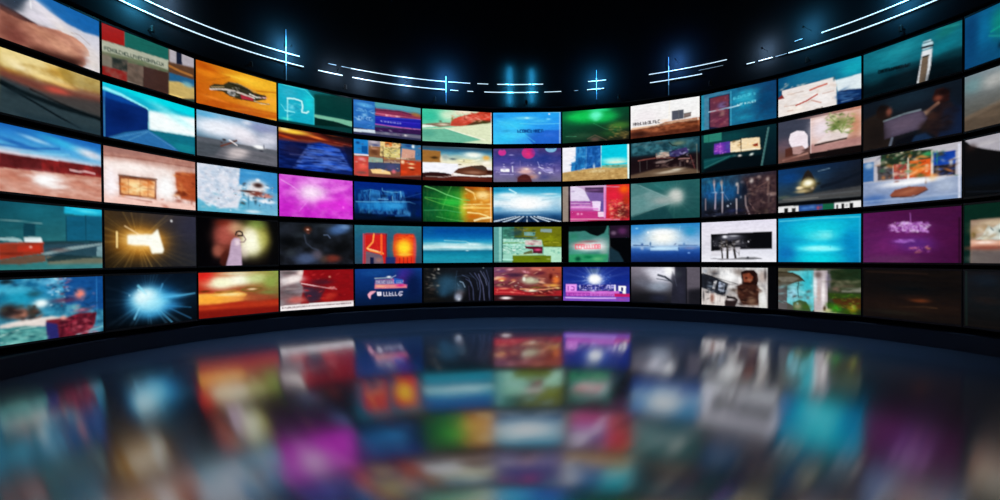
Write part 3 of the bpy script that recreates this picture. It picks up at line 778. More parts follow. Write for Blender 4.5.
('b',33.4,2.1,8.5,1.7,'d8d0d8',0.8,0),
('b',36.8,6.8,6.8,1.3,'384878',0.9,0),
('p',[(24.9,10.4),(47.9,9.1),(47.8,26),(24.8,27.2)],'8c6040',1,0.7),
('b',35,18.7,8.5,5,'5c3420',0.8,0),
('b',35,12.8,6.8,2,'c89078',0.7,0),
('p',[(45.4,-4),(82.3,-4),(82.2,7.6),(52.3,9.6),(52.1,24),(45.2,24.6)],'e8c888',1,0.5),
('p',[(54.1,-4),(66.3,-4),(66.3,6.5),(54,7.7)],'d87838',1,0.7),
('p',[(52.3,9.6),(82.2,8.5),(82.1,25.7),(52.1,25.7)],'d8c880',1,0.5),
('s',(47.1,2.4),(80.5,-0.8),(80.3,25),(46.9,27.8),46,1.2,['3c3020','f8f4d8','806830','203028'],12),
('p',[(82.3,-4),(124,-4),(124,25.2),(109.3,26),(109.3,21.7),(82.1,24.8)],'3c74a0',1,0.5),
('b',96.7,2.8,7.3,2.8,'1c3c7c',0.8,0),
('b',105.4,3.3,2.9,2.8,'f0f8ff',1,0),
('p',[(84.9,8.2),(109.4,9.4),(108.4,22.6),(83,25.1)],'d09c88',1,0.9),
('p',[(24.8,27.7),(50.4,27.8),(50.3,35.1),(24.7,36.3)],'90a898',1,0.5),
('p',[(24.7,36.3),(82,34.3),(81.9,48.9),(24.6,48)],'3c4868',1,0.7),
('b',66,41.5,10.6,5.1,'504c78',0.8,0),
('l',[(52.1,27.7),(82.1,27.4)],1.7,'b09040',0.9,0.5),
('l',[(52,34.1),(80.2,33.6)],1.2,'c8b8a0',0.8,0.5),
('p',[(28,48.1),(45,46.2),(62.4,50.3),(64.1,54.5),(31.3,54.6)],'f8d090',1,0.7),
('b',69.4,49,3.9,3.4,'e87080',0.9,0),
('p',[(81.2,27.5),(124,28.6),(124,51.5),(80.9,55.9)],'b43c1c',1,0.7),
('b',85.6,31.4,4,3.5,'ffe8c0',0.9,0),
('b',101.9,33.6,6.6,1.7,'f8c890',1,0),
('b',101.8,40.2,6.2,1.4,'ffd8a8',1,0),
('b',103.6,43.5,4.4,1.2,'301008',0.9,0),
('b',87.3,48.5,7.2,3.5,'e84820',0.7,0),
('l',[(74.9,25.8),(91.1,25.4)],2.1,'e8d0b8',0.8,0.5),
('p',[(-4,64),(124,54.1),(124,64),(-4,64)],'3c1410',0.8,1),
('l',[(50.5,8.9),(50.7,34.2)],1.2,'1c1410',0.8,0.3),
('l',[(81.9,0.8),(81.5,54.1)],1,'2c1c18',0.7,0.3),
('s',(2.6,-1.4),(120.7,-13.5),(120.2,51.5),(2,59.6),60,1.4,['30201c','f0d8b0','c06038','405880','e8e0d8'],69),
]),
(3,5,'screen showing a dark blue ruined cityscape under a navy sky',[
('v',[(0,'04287c'),(0.3,'042474'),(0.5,'082c64'),(0.9,'041838'),(1,'020818')]),
('b',19.2,19.1,20.1,8,'0c5c9c',0.9,0),
('b',65.6,15.9,21.2,5.9,'1868a8',0.9,0),
('b',44.5,38.8,37.9,8.1,'1470b4',0.95,0),
('b',72.5,37.7,17.8,6.5,'2084c0',0.7,0),
('b',15.7,38.3,15,6.4,'0c5890',0.7,0),
('n',121,0.04,0.25,0.95,'021c58',[(2.6,12),(120,10.7),(119.6,52.6),(2.3,53)]),
('n',122,0.03,0.15,0.6,'50a8dc',[(7.6,13.3),(87,10.7),(97.5,50),(7.3,49.7)]),
('p',[(27.7,12.2),(43,13),(44.6,25.9),(27.5,29)],'2c78b8',0.6,1),
('p',[(4.1,32.4),(94.1,28.9),(92.2,38.6),(53.1,44.9),(10.6,41.6)],'2080c4',0.55,2),
('l',[(2.5,31.7),(24.1,31.2),(65.5,29.5),(97.7,28.4),(108.7,31.3)],1.4,'68b4e0',0.8,0.5),
('l',[(41.2,26),(58.5,26)],1.4,'80c0e8',0.7,0.5),
('l',[(15.9,14.5),(27.7,11.4),(43,13),(44.6,25.9)],1,'4898cc',0.7,0.5),
('l',[(27.7,11.4),(25.8,29.9)],1.2,'50a0d0',0.7,0.5),
('l',[(48.2,7.9),(49,12.7),(65.6,14.3),(81.6,12.7)],1,'68b0dc',0.8,0.3),
('l',[(81.6,11.8),(82.4,20.8)],1.2,'80c8f0',0.9,0.3),
('l',[(66.4,20.8),(67.2,28.9)],1.2,'80c8e8',0.8,0.5),
('b',51.6,20.7,6.9,2.6,'021840',0.8,0),
('b',36.1,21.4,6.2,3.9,'062c60',0.7,0),
('b',105.1,23.9,20.2,3.3,'010c30',0.9,0),
('b',105,34.8,16.5,6.7,'021440',0.8,0),
('l',[(83.3,23.3),(120,13.2)],1,'2c5c90',0.6,0.5),
('l',[(72.4,52.4),(97.5,50)],3.4,'2c6ca8',0.7,1.4),
('b',97.6,48.3,2.9,4.3,'3c80b8',0.8,0),
('b',68.8,55.8,17.7,2.9,'000410',0.9,0),
('b',18.9,52.5,23.5,3.2,'020c20',0.8,0),
('b',51.4,35.3,34.7,4.9,'2c90d0',0.6,0),
('b',72.5,36,16,4.3,'48a8e0',0.5,0),
('b',37.8,18.1,6.8,4.8,'3484c0',0.5,0),
('b',9.2,22.7,5,4.7,'1c5c98',0.6,0),
]),
(4,5,'screen showing two glowing red shop windows on a teal wall',[
('v',[(0,'2c7484'),(0.4,'245c74'),(1,'304c60')]),
('n',131,0.06,0.06,0.25,'103c50'),
('b',7.6,31,8.3,21.8,'1c5878',0.7,0),
('b',63.1,30.7,8.8,22.5,'305878',0.8,0),
('p',[(14.4,14.5),(20.3,11.8),(56.3,12.3),(55.8,64),(13.5,64)],'9c3040',1,1),
('p',[(17.8,15.3),(55.4,14.7),(55,64),(17.4,64)],'c82020',1,0.7),
('l',[(14.9,13.8),(14.5,59.1)],2.3,'c05068',0.8,0.7),
('l',[(17.8,15.3),(18.2,59.1)],1,'f06048',0.6,0.5),
('p',[(18.4,40.3),(47.3,46.7),(50.6,64),(18.2,64)],'6c5c6c',1,1),
('p',[(25.9,49.8),(32.6,50.6),(32.6,64),(25.8,64)],'141c40',1,0.7),
('b',42,54.6,6.2,3.8,'a07068',0.8,0),
('l',[(33,13.5),(31.2,26.1),(20.9,36.4),(26.8,39.5),(49,44.3)],2.5,'ffa050',1,0.7),
('l',[(21.8,36.4),(47.3,42.7)],1.5,'ffd8a0',0.9,0.5),
('l',[(46.2,14.9),(45.9,45.1)],3.7,'f86830',0.95,0.8),
('l',[(35.5,22.9),(42.1,41.9)],1.7,'d03820',0.7,1),
('l',[(54.9,13.2),(54.5,59.5)],1.5,'40101c',0.8,0.7),
('p',[(68.5,14.6),(73.9,12.1),(105.5,12.7),(109.1,22.2),(107.9,64),(70.8,64),(66.6,38.7)],'c03028',1,1.7),
('p',[(77.4,14.4),(104.6,14),(104.2,64),(77,64)],'e03018',0.9,1),
('b',87.1,33,19,15.4,'ff9020',1,0),
('b',87.1,35.4,12.6,12.2,'ffdc30',1,0),
('b',87.9,46,14.5,2.3,'ffc040',0.9,0),
('s',(75.7,12.8),(104.6,12.4),(104.5,22.2),(75.6,22.5),16,1.5,['a01008','801010','f06020'],5),
('l',[(78.9,51.6),(78.8,59.7)],1.2,'6c1818',0.8,0.3),
('l',[(86.1,50.8),(86,59.8)],1.2,'6c1818',0.8,0.3),
('l',[(93.3,50.9),(93.2,59.8)],1.2,'6c1818',0.8,0.3),
('l',[(100.6,50.9),(100.5,59.9)],1.2,'6c1818',0.8,0.3),
('b',107.2,35.3,3.3,18.1,'d05060',0.7,0),
('p',[(53.3,49.9),(71.8,50),(70.8,64),(53.2,64)],'1c2c6c',0.8,1.3),
('l',[(2.1,-0.3),(119.5,-0.7)],0.8,'68a0a8',0.6,0.3),
]),
(5,5,'screen with a pink and blue title plate and white lettering on navy',[
('v',[(0,'103c80'),(0.5,'0a2c64'),(1,'061838')]),
('b',89.5,7.8,16.3,10.3,'40288c',0.8,0),
('b',82.2,19.7,14.4,8.5,'5c2080',0.6,0),
('b',35,6.8,25.6,6.7,'185090',0.6,0),
('b',103.9,28.8,16.5,24.2,'061238',0.7,0),
('p',[(34.9,18.5),(71.5,16.8),(85.8,19.7),(85.7,26.6),(92.9,27.7),(92,33.6),(33.1,33.1),(34,25.1)],'a05890',1,0.7),
('p',[(34.9,18.5),(64.4,18.4),(67.9,26.1),(34.8,26)],'787098',1,0.7),
('p',[(67.9,15.9),(84.9,18.9),(84.8,25.7),(67.9,25.2)],'2058b0',1,0.9),
('p',[(34.8,26),(89.3,27.6),(92,33.3),(33.9,32.6)],'e08888',1,0.7),
('b',80.3,29,9,2.4,'d02880',0.9,0),
('b',43.4,29.1,8.6,1.7,'f0b088',0.8,0),
('l',[(34.1,15.9),(55.6,15.3),(64.4,15.8)],1.7,'a8b8c0',0.9,0.5),
('b',59.2,13.7,4.6,1.5,'ffffff',0.95,0),
('l',[(64.4,15),(71.5,11.7)],1,'d0e0f8',0.8,0.5),
('t',35.7,22.2,85.7,22.8,4,'d0c8e0',11,0.7),
('l',[(33.9,33.4),(91.1,33.6)],1,'302870',0.6,0.5),
('p',[(21.1,42.1),(26.2,37.3),(36.4,36.9),(31.3,40.8),(27,43.2),(26.1,50.1),(22.8,47.2)],'f0a8bc',1,0.7),
('p',[(37.3,38.2),(45.4,38.5),(45.3,45.2),(38.4,45)],'f8f0ff',1,0.5),
('t',48.5,42.3,74.8,43,6.1,'e8e4f8',13,0.95),
('l',[(83.8,39.9),(78.4,40),(76.2,44.2),(79.3,46.6),(82.9,44.5),(78.4,43.4)],1.4,'e0d8f0',0.95,0.3),
('b',41.5,41.7,1.4,1.3,'8070a0',0.7,0),
]),
(1,6,'screen showing a mint landscape with red blossom trees along a pale field',[
('g','3cc49c','f0f0d0','e4ecc8','78c0a0'),
('b',14,13.1,18.2,11.2,'30b898',0.8,0),
('b',44,9.3,15.1,9.4,'e0f0d0',0.8,0),
('b',71.1,1.8,20.4,4.5,'ffe8d0',0.9,0),
('p',[(-4,37.1),(47.2,32.6),(124,18.1),(124,56.1),(-4,56.7)],'dce4c0',1,0.7),
('p',[(-4,38),(42.2,34.8),(101.7,53.2),(47.1,64),(-4,56.7)],'6cb498',1,1.4),
('b',8.9,45.1,13.2,7.5,'4c9c88',0.7,0),
('l',[(38.8,34),(74.3,44.2),(108.6,52.8)],1.6,'f8f8e0',0.9,0.7),
('p',[(-4,29.7),(14,28),(30.5,30.8),(-4,36.2)],'e8f8e8',1,0.7),
('p',[(-4,29.3),(14,26.5),(28.9,24.3),(47.3,23.2),(47.3,30.1),(28.8,32.7),(15.6,30.2)],'84705c',1,0.9),
('b',35.5,27.6,10,2.3,'e0d0b8',0.9,0),
('b',30.6,21.8,2.7,1.7,'605040',0.8,0),
('p',[(47.3,29.7),(49,20.2),(54.1,15.2),(71.1,8.4),(88.2,4.4),(108.9,-4),(124,-4),(124,16.8),(88.1,24.4),(64.1,29.1)],'c44834',1,1.3),
('b',81.3,13.4,20.6,5.3,'e87868',0.7,-10),
('s',(50.8,5),(118.5,0.5),(118.4,19.7),(50.7,23.9),60,1.4,['d84028','f0a090','a02818','c86050'],13),
('p',[(74.4,27.2),(89.8,18.6),(101.9,15.9),(124,12),(124,17.8),(88.1,25.4),(57.4,30.1)],'4c3820',0.95,1.1),
('b',98.4,17.5,10.4,1.9,'304018',0.8,0),
('b',110.6,12.5,7,3.8,'e0301c',0.6,0),
('b',51,16.3,2,4.7,'8c7440',0.9,0),
('b',72.4,11.2,1.4,4.7,'a04030',0.8,0),
('l',[(119.4,-1.5),(119.1,56.1)],1.4,'fffff0',0.8,0.4),
('s',(74.5,3.4),(118.5,0.5),(118.4,16.8),(74.4,19.6),40,1.8,['e85040','ffc0a8','b83020','7c2c18'],70),
('b',105.3,20.5,10.4,1.5,'3c4418',0.8,0),
('b',59.1,25.3,8.5,2.3,'a84834',0.7,0),
('b',60.9,6.2,10.2,3.8,'f0e0c0',0.6,0),
]),
(2,6,'screen showing a brown bowl silhouette before white water and golden light',[
('v',[(0,'404c54'),(0.1,'2c6080'),(0.2,'5c9cb4'),(0.35,'d0d8c0'),(0.5,'f0e8c8'),(0.6,'f8f4f0'),(1,'f0ecec')]),
('p',[(-4,6.6),(30.2,8),(31.8,27.7),(-4,28.9)],'9c6c34',1,1),
('b',20.2,19.9,6.6,2.5,'38240c',0.9,0),
('b',31.8,22.9,2.7,6.4,'e8dcc0',1,0),
('b',38.5,18.2,6,5.3,'a0aca8',0.9,0),
('b',51.9,21.2,6.8,2.1,'4c5c64',0.9,0),
('b',58.7,17.4,10.2,4.3,'a8b8a8',0.6,0),
('b',87.7,12.6,18.9,5.4,'fffff0',0.95,0),
('b',110.2,17,7,4.7,'e8a848',0.9,0),
('b',74.1,-1.2,27.3,1.8,'9cd0e0',0.8,0),
('b',74,23.9,15.4,3.2,'e8d898',0.8,0),
('b',70.6,23.7,2,1.4,'282018',1,0),
('b',63.4,30.6,3.4,0.9,'483828',1,0),
('l',[(63.8,23.4),(84.2,24.4),(98,20.2)],1.2,'fffce0',0.9,0.5),
('p',[(-4,28.9),(60.3,29.4),(60.3,42.3),(51.8,47.9),(-4,48.2)],'f4f4fc',1,0.9),
('b',110.1,27,8.7,4.3,'fff8e8',0.9,0),
('p',[(-4,47.8),(13.4,45.4),(35,45.9),(48.4,48.4),(49.2,51.2),(34.9,54.7),(-4,54.9)],'2c1010',1,0.7),
('l',[(5.1,53.4),(29.9,53.6),(47.5,51.3)],0.9,'b09890',0.8,0.3),
('p',[(52.6,45.2),(60.3,37.8),(84.2,32.1),(103.2,30.3),(110.1,34.2),(111.8,38.7),(124,39.3),(124,47.5),(97.9,49.6),(70.4,48.7)],'5c3424',1,0.7),
('p',[(80.8,33.5),(104,30.8),(110.1,35.1),(108.3,40.6),(94.5,37.5)],'403830',0.8,1),
('b',87.6,44,17.2,3.2,'a87860',0.8,0),
('b',115.3,42.2,5.2,3.6,'2c0c08',0.9,0),
('p',[(-4,55.2),(34.9,54.9),(51.7,51.5),(70.4,50.9),(97.9,51.8),(124,50.7),(124,64),(-4,64)],'501c14',1,0.9),
('b',80.6,55,27.4,2.5,'6c3020',0.8,0),
('l',[(52.6,46.5),(70.4,49.1),(97.9,50.7),(117.9,48.4)],1.4,'fff4e8',1,0.5),
('p',[(-4,64),(124,64),(124,64),(-4,64)],'100404',0.7,1.4),
('b',50.9,49.4,1.7,2.5,'c8a8a0',0.8,0),
]),
(3,6,'screen fading from green light streaks to orange light streaks',[
('h',[(0,'084c28'),(0.35,'107c2c'),(0.5,'2c9430'),(0.6,'b0a028'),(0.66,'d08820'),(1,'e89838')]),
('v2',[(0,'000000',0.5),(0.2,'000000',0.1),(0.8,'000000',0.05),(1,'000000',0.25)]),
('b',49.8,24.8,18.6,6.8,'20a838',0.7,0),
('b',11.3,42.4,14.9,11.8,'06502c',0.7,0),
('l',[(3.3,0.5),(19.8,5.2),(39.8,14),(66.7,21.9),(80.4,23.3)],1.4,'58c868',0.8,0.5),
('l',[(3.2,19),(29.7,22.1),(63.3,25.4)],1.4,'48b850',0.7,0.5),
('l',[(3.2,20.7),(29.6,29.4),(63.2,36.5),(73.4,38)],1.2,'80d060',0.6,0.5),
('l',[(2.2,41.2),(37.9,40.3),(66.6,44.9)],1.2,'50b878',0.6,0.5),
('l',[(22.8,51.5),(46.2,56.3),(69.9,58.9)],1,'60c068',0.7,0.5),
('l',[(48.3,0.2),(40.6,16.5),(32.9,38.7)],1,'60c060',0.6,0.3),
('l',[(29.5,43.8),(32.8,53.9)],0.7,'50a060',0.5,0.5),
('p',[(66.9,-4),(124,-4),(124,6.1),(97.7,4.9),(73.7,3.4)],'a84c10',0.8,1),
('b',68.4,33,6.1,15.4,'d8e048',0.6,0),
('l',[(73.7,3.8),(87.3,10.3),(90.7,20.5)],2.4,'ffe098',0.8,1),
('b',101.1,13.4,12.1,6.9,'ffd888',0.8,0),
('b',77,15.7,6.8,3.4,'c07014',0.7,0),
('l',[(70.1,30.4),(117.6,29)],2,'ffe090',0.8,0.9),
('l',[(70,36.3),(117.5,35.5)],2.7,'ffd070',0.8,1),
('l',[(70.1,25.2),(117.6,24.8)],1.4,'c87818',0.7,0.7),
('l',[(76.8,43.9),(97.5,45.4),(113.1,50.3)],1.9,'ffe8a0',0.9,0.7),
('b',87.1,50.7,12.1,3.4,'c06010',0.8,0),
('l',[(88.8,57.5),(100.9,53.9),(117.4,52)],3.1,'fff0b8',0.9,0.9),
('l',[(117.7,0.1),(117.4,59.4)],1.5,'ffe8c8',0.8,0.3),
('n',141,0.02,0.1,0.15,'f0c060'),
('b',49.8,28.2,20.2,5.1,'30c848',0.5,0),
('b',83.7,34.4,15.5,2.4,'ffe080',0.6,0),
('b',104.6,15.1,10.4,8.6,'ffe4a8',0.6,0),
('s',(73.7,3.8),(115.1,2.7),(114.8,56.4),(73.3,56.8),26,2.4,['ffd888','c87818','f8b850'],72),
('l',[(3.3,0.5),(19.8,5.2),(39.8,14),(66.7,21.9)],0.9,'a0f0a0',0.6,0.3),
]),
(4,6,'screen showing a white cloud band over a calm teal sea',[
('v',[(0,'0a5490'),(0.12,'044c98'),(0.3,'0c6cac'),(0.42,'2c9cc0'),(0.5,'80c4d0'),(0.57,'d0ecec'),(0.63,'90ccd8'),(0.67,'1c6c88'),(0.7,'107898'),(0.85,'1c94ac'),(1,'2890a8')]),
('b',49.3,30.3,28.7,3,'d8f4f4',0.7,0),
('b',83.3,31.2,20.6,3.4,'c8f0f0',0.6,0),
('l',[(35.9,22.8),(73.1,24.4),(86.8,30.3)],1.5,'a8e0e8',0.7,0.7),
('b',12.5,32,13.2,2.7,'c0e0e0',0.6,0),
('b',35.8,37,15.1,1.7,'68a8b8',0.6,0),
('b',7.7,7.2,13.2,8.3,'0c6098',0.6,0),
('b',75.6,39.8,3.4,0.8,'e8ffff',0.9,0),
('n',151,0.3,0.03,0.12,'004060'),
('b',109.2,45.7,8.7,10.2,'107490',0.4,0),
('b',29.2,27.8,18.4,2,'b0e0e8',0.6,0),
('b',86.8,28.7,15.5,2.4,'f0ffff',0.6,0),
('b',52.6,33.7,23.7,1.7,'ffffff',0.5,0),
('b',9.2,27.9,9.9,2,'78b4c4',0.6,0),
]),
(5,6,'screen showing dark swirling wave lines around a small pale glow',[
('g','141618','181c28','0c0c14','10100e'),
('b',42.1,30.1,18.5,17.6,'24465c',0.95,0),
('b',33.6,42.3,10.1,8.8,'28506c',0.7,0),
('b',62.3,35.8,10.2,10.6,'486880',0.6,0),
('b',59.7,52.6,5.8,6,'a8b0c0',0.95,0),
('b',60.5,55.3,2.4,2.5,'ffffff',0.9,0),
('b',62.3,44.7,8.5,7.1,'7c6c70',0.5,0),
('l',[(62.4,24.3),(67.5,26.2),(70.9,34.2)],1.7,'90a8c0',0.9,0.7),
('l',[(57.3,26.9),(60.7,32.2)],1,'7090a8',0.7,0.5),
('l',[(72.7,20),(81.2,25.5),(85.4,38.1),(86.2,57.7)],1.4,'485070',0.9,0.7),
('l',[(88.2,9.6),(96.8,24),(98.4,40.1),(96.6,58)],1.4,'545c80',0.9,0.7),
('l',[(95.1,11.5),(102.8,33.1),(105.2,58.2)],1.4,'686c90',0.9,0.7),
('l',[(98.6,6.1),(107.2,20.6),(109.7,31.4)],1.2,'707898',0.8,0.7),
('l',[(109,4.5),(114.2,22.5),(114.8,58.5)],1.2,'50587c',0.7,0.7),
('l',[(77.7,32.6),(79.3,57.6)],1.2,'383450',0.8,0.7),
('l',[(54,16.2),(72.7,12.9),(86.4,16.7)],1,'30405c',0.6,0.9),
('b',25.5,2.1,2,1.8,'f0f0e8',0.95,0),
('b',19.7,2.5,2.3,2.5,'605850',0.8,0),
('b',17.9,17.4,3.3,2.1,'807c74',0.9,0),
('b',5.5,27.7,2.3,1.7,'504038',0.8,0),
('b',15.3,36.6,6.6,3.5,'403430',0.8,0),
('b',103.8,0.5,1.4,1.1,'a0b0b0',0.9,0),
('b',11.9,54,14.9,2.4,'201c18',0.8,0),
('l',[(57.4,5.6),(54.8,21.5),(53.8,53.3)],0.9,'406080',0.5,0.7),
('n',161,0.04,0.15,0.2,'000000'),
('b',38.7,26.5,21.8,14.1,'2c5068',0.6,0),
('b',58.8,51.7,6.8,7.1,'98a0b4',0.7,0),
('l',[(65.9,12.8),(77.8,18.3),(82.9,32.7)],1,'586888',0.7,0.7),
('l',[(79.6,9.5),(91.6,22.1),(94.9,40.1)],1,'4c5878',0.7,0.7),
('l',[(103.8,8),(112.4,27.9),(114,54.9)],1,'606890',0.7,0.7),
('s',(4,-0.3),(25.5,0),(25.2,43.8),(3.7,43.4),26,1.6,['504840','8c8880','2c2824'],74),
]),
(1,7,'screen with dark lettering on a sky-blue and azure wave design',[
('g','2ca0f0','28a4f0','2c70e0','48c8f8'),
('b',35.7,23.8,29.5,11.5,'40c8f4',0.9,0),
('b',56.6,10.7,20.8,3.1,'78dcf8',0.8,0),
('b',9.8,6.3,10.4,3.8,'2088d4',0.8,0),
('b',21.7,48.6,19.1,9.6,'30b8ec',0.9,0),
('b',82.6,16.7,19.1,3.8,'50c0f0',0.7,0),
('p',[(54.7,41.3),(82.5,37.8),(92.9,34.1),(124,34.8),(124,64),(73.8,64)],'2464c8',0.95,1.5),
('b',99.8,43.8,13.9,3.8,'3c78e0',0.6,0),
('l',[(6.3,14.9),(30.5,21.9),(47.8,35.5),(73.8,56.9)],1.8,'58d0f8',0.5,1.1),
('l',[(47.9,21.1),(82.6,22.5),(117.2,21.9)],1.5,'78e0fc',0.6,0.7),
('t',42.6,35.8,89.4,35.6,5.4,'0c4c94',15,1),
('b',22.7,35.6,8.7,2.7,'3090c0',0.6,0),
('b',60.1,10.7,4.2,1.5,'d0fcff',0.8,0),
('b',99.6,3.5,1.7,1.5,'ffffff',0.95,0),
('b',98.2,13.1,4.2,1.5,'a0e8ff',0.7,0),
('l',[(2.5,-1.1),(118.7,0.3)],0.9,'a0e0ff',0.7,0.2),
('l',[(118.3,0.9),(118.1,58.9)],1.5,'b0d8f8',0.8,0.2),
('b',39.1,43.1,27.8,7.7,'50d8fc',0.6,0),
('b',20.1,19.8,13.9,4.6,'48c4f4',0.6,0),
('t',42.6,35.8,89.4,35.6,5.8,'083878',15,1),
]),
(2,7,'screen showing pink discs above a purple night city with a dark mound',[
('v',[(0,'483870'),(0.3,'303880'),(0.6,'5c5494'),(0.8,'6c6490'),(1,'68647c')]),
('b',89.2,19.3,20.8,10.9,'243884',0.8,0),
('b',21.5,20.4,17.4,7.2,'40388c',0.6,0),
('e',15.5,6.8,7,5.8,'c8348c',1,0.7),
('e',15.5,0.5,3.5,2.5,'483870',0.9,0.5),
('e',62.4,8.2,11.8,10.1,'c42874',1,1.1),
('b',62.4,10,5.2,4.3,'e83070',0.8,0),
('b',73.7,4.7,6.9,9,'483898',0.5,0),
('e',102.3,0.4,10,6.9,'7cb8dc',1,0.7),
('e',102.3,-2.3,10.4,3.6,'4c5488',0.9,0.5),
('b',32,11.5,4.9,1.3,'9c98d0',0.9,0),
('n',171,0.08,0.08,0.2,'a090d0'),
('b',12.7,34.9,15.7,3.3,'9088c0',0.7,0),
('b',47.5,37,38.2,4.7,'8c78a8',0.5,0),
('p',[(12.7,36.3),(28.4,36.8),(28.4,41.9),(12.7,41.7)],'f8f8ff',1,0.5),
('l',[(33.6,32.3),(34.4,41.9)],2.1,'e0e0f8',0.9,0.5),
('l',[(11.8,46.1),(35.3,46.8)],1.4,'b8b0e0',0.8,0.5),
('b',57.9,37.1,5.2,1.4,'ffffff',1,0),
('b',56.2,39.8,12.2,6.5,'f0c0b0',0.7,0),
('l',[(78.8,24.6),(82.2,33.7),(92.6,42.9),(106.4,44.8)],1.1,'b8b8f0',0.8,0.5),
('l',[(80.5,33.7),(89.1,36.5)],1.1,'f0f0ff',0.8,0.5),
('b',97.8,39.3,13.9,2.9,'b0a8e0',0.8,0),
('b',108.2,37.6,2.4,5.4,'484078',0.8,0),
('b',89.1,51.9,12.1,5.4,'404480',0.7,0),
('l',[(47.6,22.5),(47.8,37)],0.7,'9888c0',0.7,0.4),
('b',68.3,50.8,12.1,5.4,'d8a898',0.7,0),
('b',82.2,44.6,2.4,2.2,'ffffff',0.9,0),
('p',[(41.3,64),(43.1,52.4),(50.9,47),(57.9,46.2),(64.8,50.7),(70.8,64)],'4c2024',1,0.9),
('b',54.3,54.3,6.9,1.4,'9c5c50',0.8,0),
('b',68.3,51.7,3.5,1.4,'c08070',0.8,0),
('s',(4.1,25.7),(116.9,26.8),(116.8,46.7),(4,45.7),60,1.2,['c8c0f0','403c78','8c80c0','f0e8ff'],76),
('b',57.9,42.5,15.6,3.6,'e8b8b0',0.6,0),
('b',54.4,52.5,12.2,5.4,'502020',0.9,0),
]),
(3,7,'screen showing a white sunburst sky over radiating dark blue ridges',[
('v',[(0,'2090b8'),(0.15,'40a8cc'),(0.3,'b0dcec'),(0.5,'e0f0f8'),(0.65,'90bcd8'),(0.78,'386c98'),(1,'0c2444')]),
('b',7.3,4.4,12.2,3.5,'1888b0',0.9,0),
('b',99.4,5.1,19.1,2.1,'3098bc',0.7,0),
('b',26.4,13.2,22.6,4.2,'f8ffff',0.8,0),
('b',57.6,27.3,29.5,12.1,'ffffff',1,0),
('b',61.1,29,10.4,6.2,'fffcec',0.9,0),
('l',[(28.2,3.7),(40.3,9.8),(35.1,13.3)],2.4,'d0f8ff',0.8,1),
('b',109.6,31.1,12.1,10.4,'70a8c8',0.6,0),
('b',7.1,37.3,10.4,5.2,'5c9cc4',0.7,0),
('b',10.6,28.6,12.2,2.1,'d8ecf8',0.8,0),
('l',[(2,20.8),(29.8,24.5)],1,'60a4c4',0.6,0.7),
('l',[(81.9,24),(116.6,20.8)],1,'88bcd4',0.6,0.7),
('b',8.8,51.2,13.9,4.2,'0c3c68',0.7,0),
('b',109.6,51.9,10.4,4.2,'103c68',0.7,0),
('b',59.2,45.5,24.3,1.7,'a8c8dc',0.6,0),
('l',[(40.4,50.5),(-11.8,61.4)],1.6,'d8ecfc',0.95,0.3),
('l',[(43.6,50.5),(0,61.5)],1.6,'02102c',0.95,0.3),
('l',[(46.7,50.6),(11.8,61.6)],1.6,'d8ecfc',0.95,0.3),
('l',[(49.8,50.6),(23.7,61.7)],1.6,'02102c',0.95,0.3),
('l',[(53,50.6),(35.5,61.7)],1.6,'d8ecfc',0.95,0.3),
('l',[(56.1,50.6),(47.3,61.8)],1.6,'02102c',0.95,0.3),
('l',[(59.2,50.7),(59.2,61.9)],1.6,'d8ecfc',0.95,0.3),
('l',[(62.3,50.7),(71,62)],1.6,'02102c',0.95,0.3),
('l',[(65.5,50.7),(82.8,62.1)],1.6,'d8ecfc',0.95,0.3),
('l',[(68.6,50.7),(94.6,62.2)],1.6,'02102c',0.95,0.3),
('l',[(71.7,50.7),(106.4,62.2)],1.6,'d8ecfc',0.95,0.3),
('l',[(74.9,50.8),(118.2,62.3)],1.6,'02102c',0.95,0.3),
('l',[(78,50.8),(130,62.4)],1.6,'d8ecfc',0.95,0.3),
('b',59.2,54.1,10.4,2.4,'0c2040',0.6,0),
('b',5.2,58.1,6.3,0.9,'e0f0ff',0.8,0),
('b',57.6,25.5,45.2,10.4,'f4fcff',0.85,0),
('b',59.3,29,15.6,8.7,'ffffff',0.9,0),
('l',[(2,18.2),(29.8,21.9)],1.2,'78b4d0',0.6,0.7),
('l',[(85.4,22.3),(117.5,18.2)],1.2,'80bcd4',0.6,0.7),
('l',[(1.9,30.3),(29.8,31.4)],1.2,'a8d0e4',0.6,0.7),
('b',99.3,12,15.6,1.7,'e8f8fc',0.7,0),
('b',61,39.4,34.7,2.4,'c0dcec',0.7,0),
]),
(4,7,'screen showing a green and teal spreadsheet-like page with a dark red label',[
('v',[(0,'408878'),(0.4,'60a890'),(1,'78b8a0')]),
('p',[(-4,-4),(14.8,-4),(14.4,64),(-4,64)],'5c9c98',1,0.5),
('l',[(11.3,-0.3),(10.9,60.3)],4.5,'90ccc0',0.9,0.5),
('l',[(15.3,0.1),(15,57.7)],1.4,'184c48',1,0.3),
('p',[(36.5,-4),(124,-4),(124,34.5),(88.5,34.3),(85.1,22.3),(36.4,18.6)],'6c7014',1,0.9),
('b',99,22.4,19.1,8.5,'848c10',0.8,0),
('b',46.9,5.1,12.2,3.4,'8c7430',0.8,0),
('n',181,0.06,0.05,0.6,'204840',[(16.5,-0.2),(52.2,0),(52.1,18.7),(16.4,20.2)]),
('b',39.9,10.1,12.2,5.1,'20404c',0.8,0),
('p',[(53.9,8.2),(73.8,9),(72.9,15.5),(53.8,14.5)],'689c94',1,0.5),
('p',[(83.4,3.3),(103.4,4.1),(102.8,9.7),(83.1,8.4)],'849c9c',1,0.5),
('l',[(36.4,18.6),(74.7,18.5)],2.1,'284c54',0.9,0.5),
('p',[(16.4,20.2),(85.1,22.3),(86.8,32.6),(86.7,46.2),(16.2,56)],'98d0bc',1,0.7),
('p',[(88.5,34.3),(124,35.3),(124,64),(102.3,64),(88.4,46.2)],'b0e0c4',1,0.7),
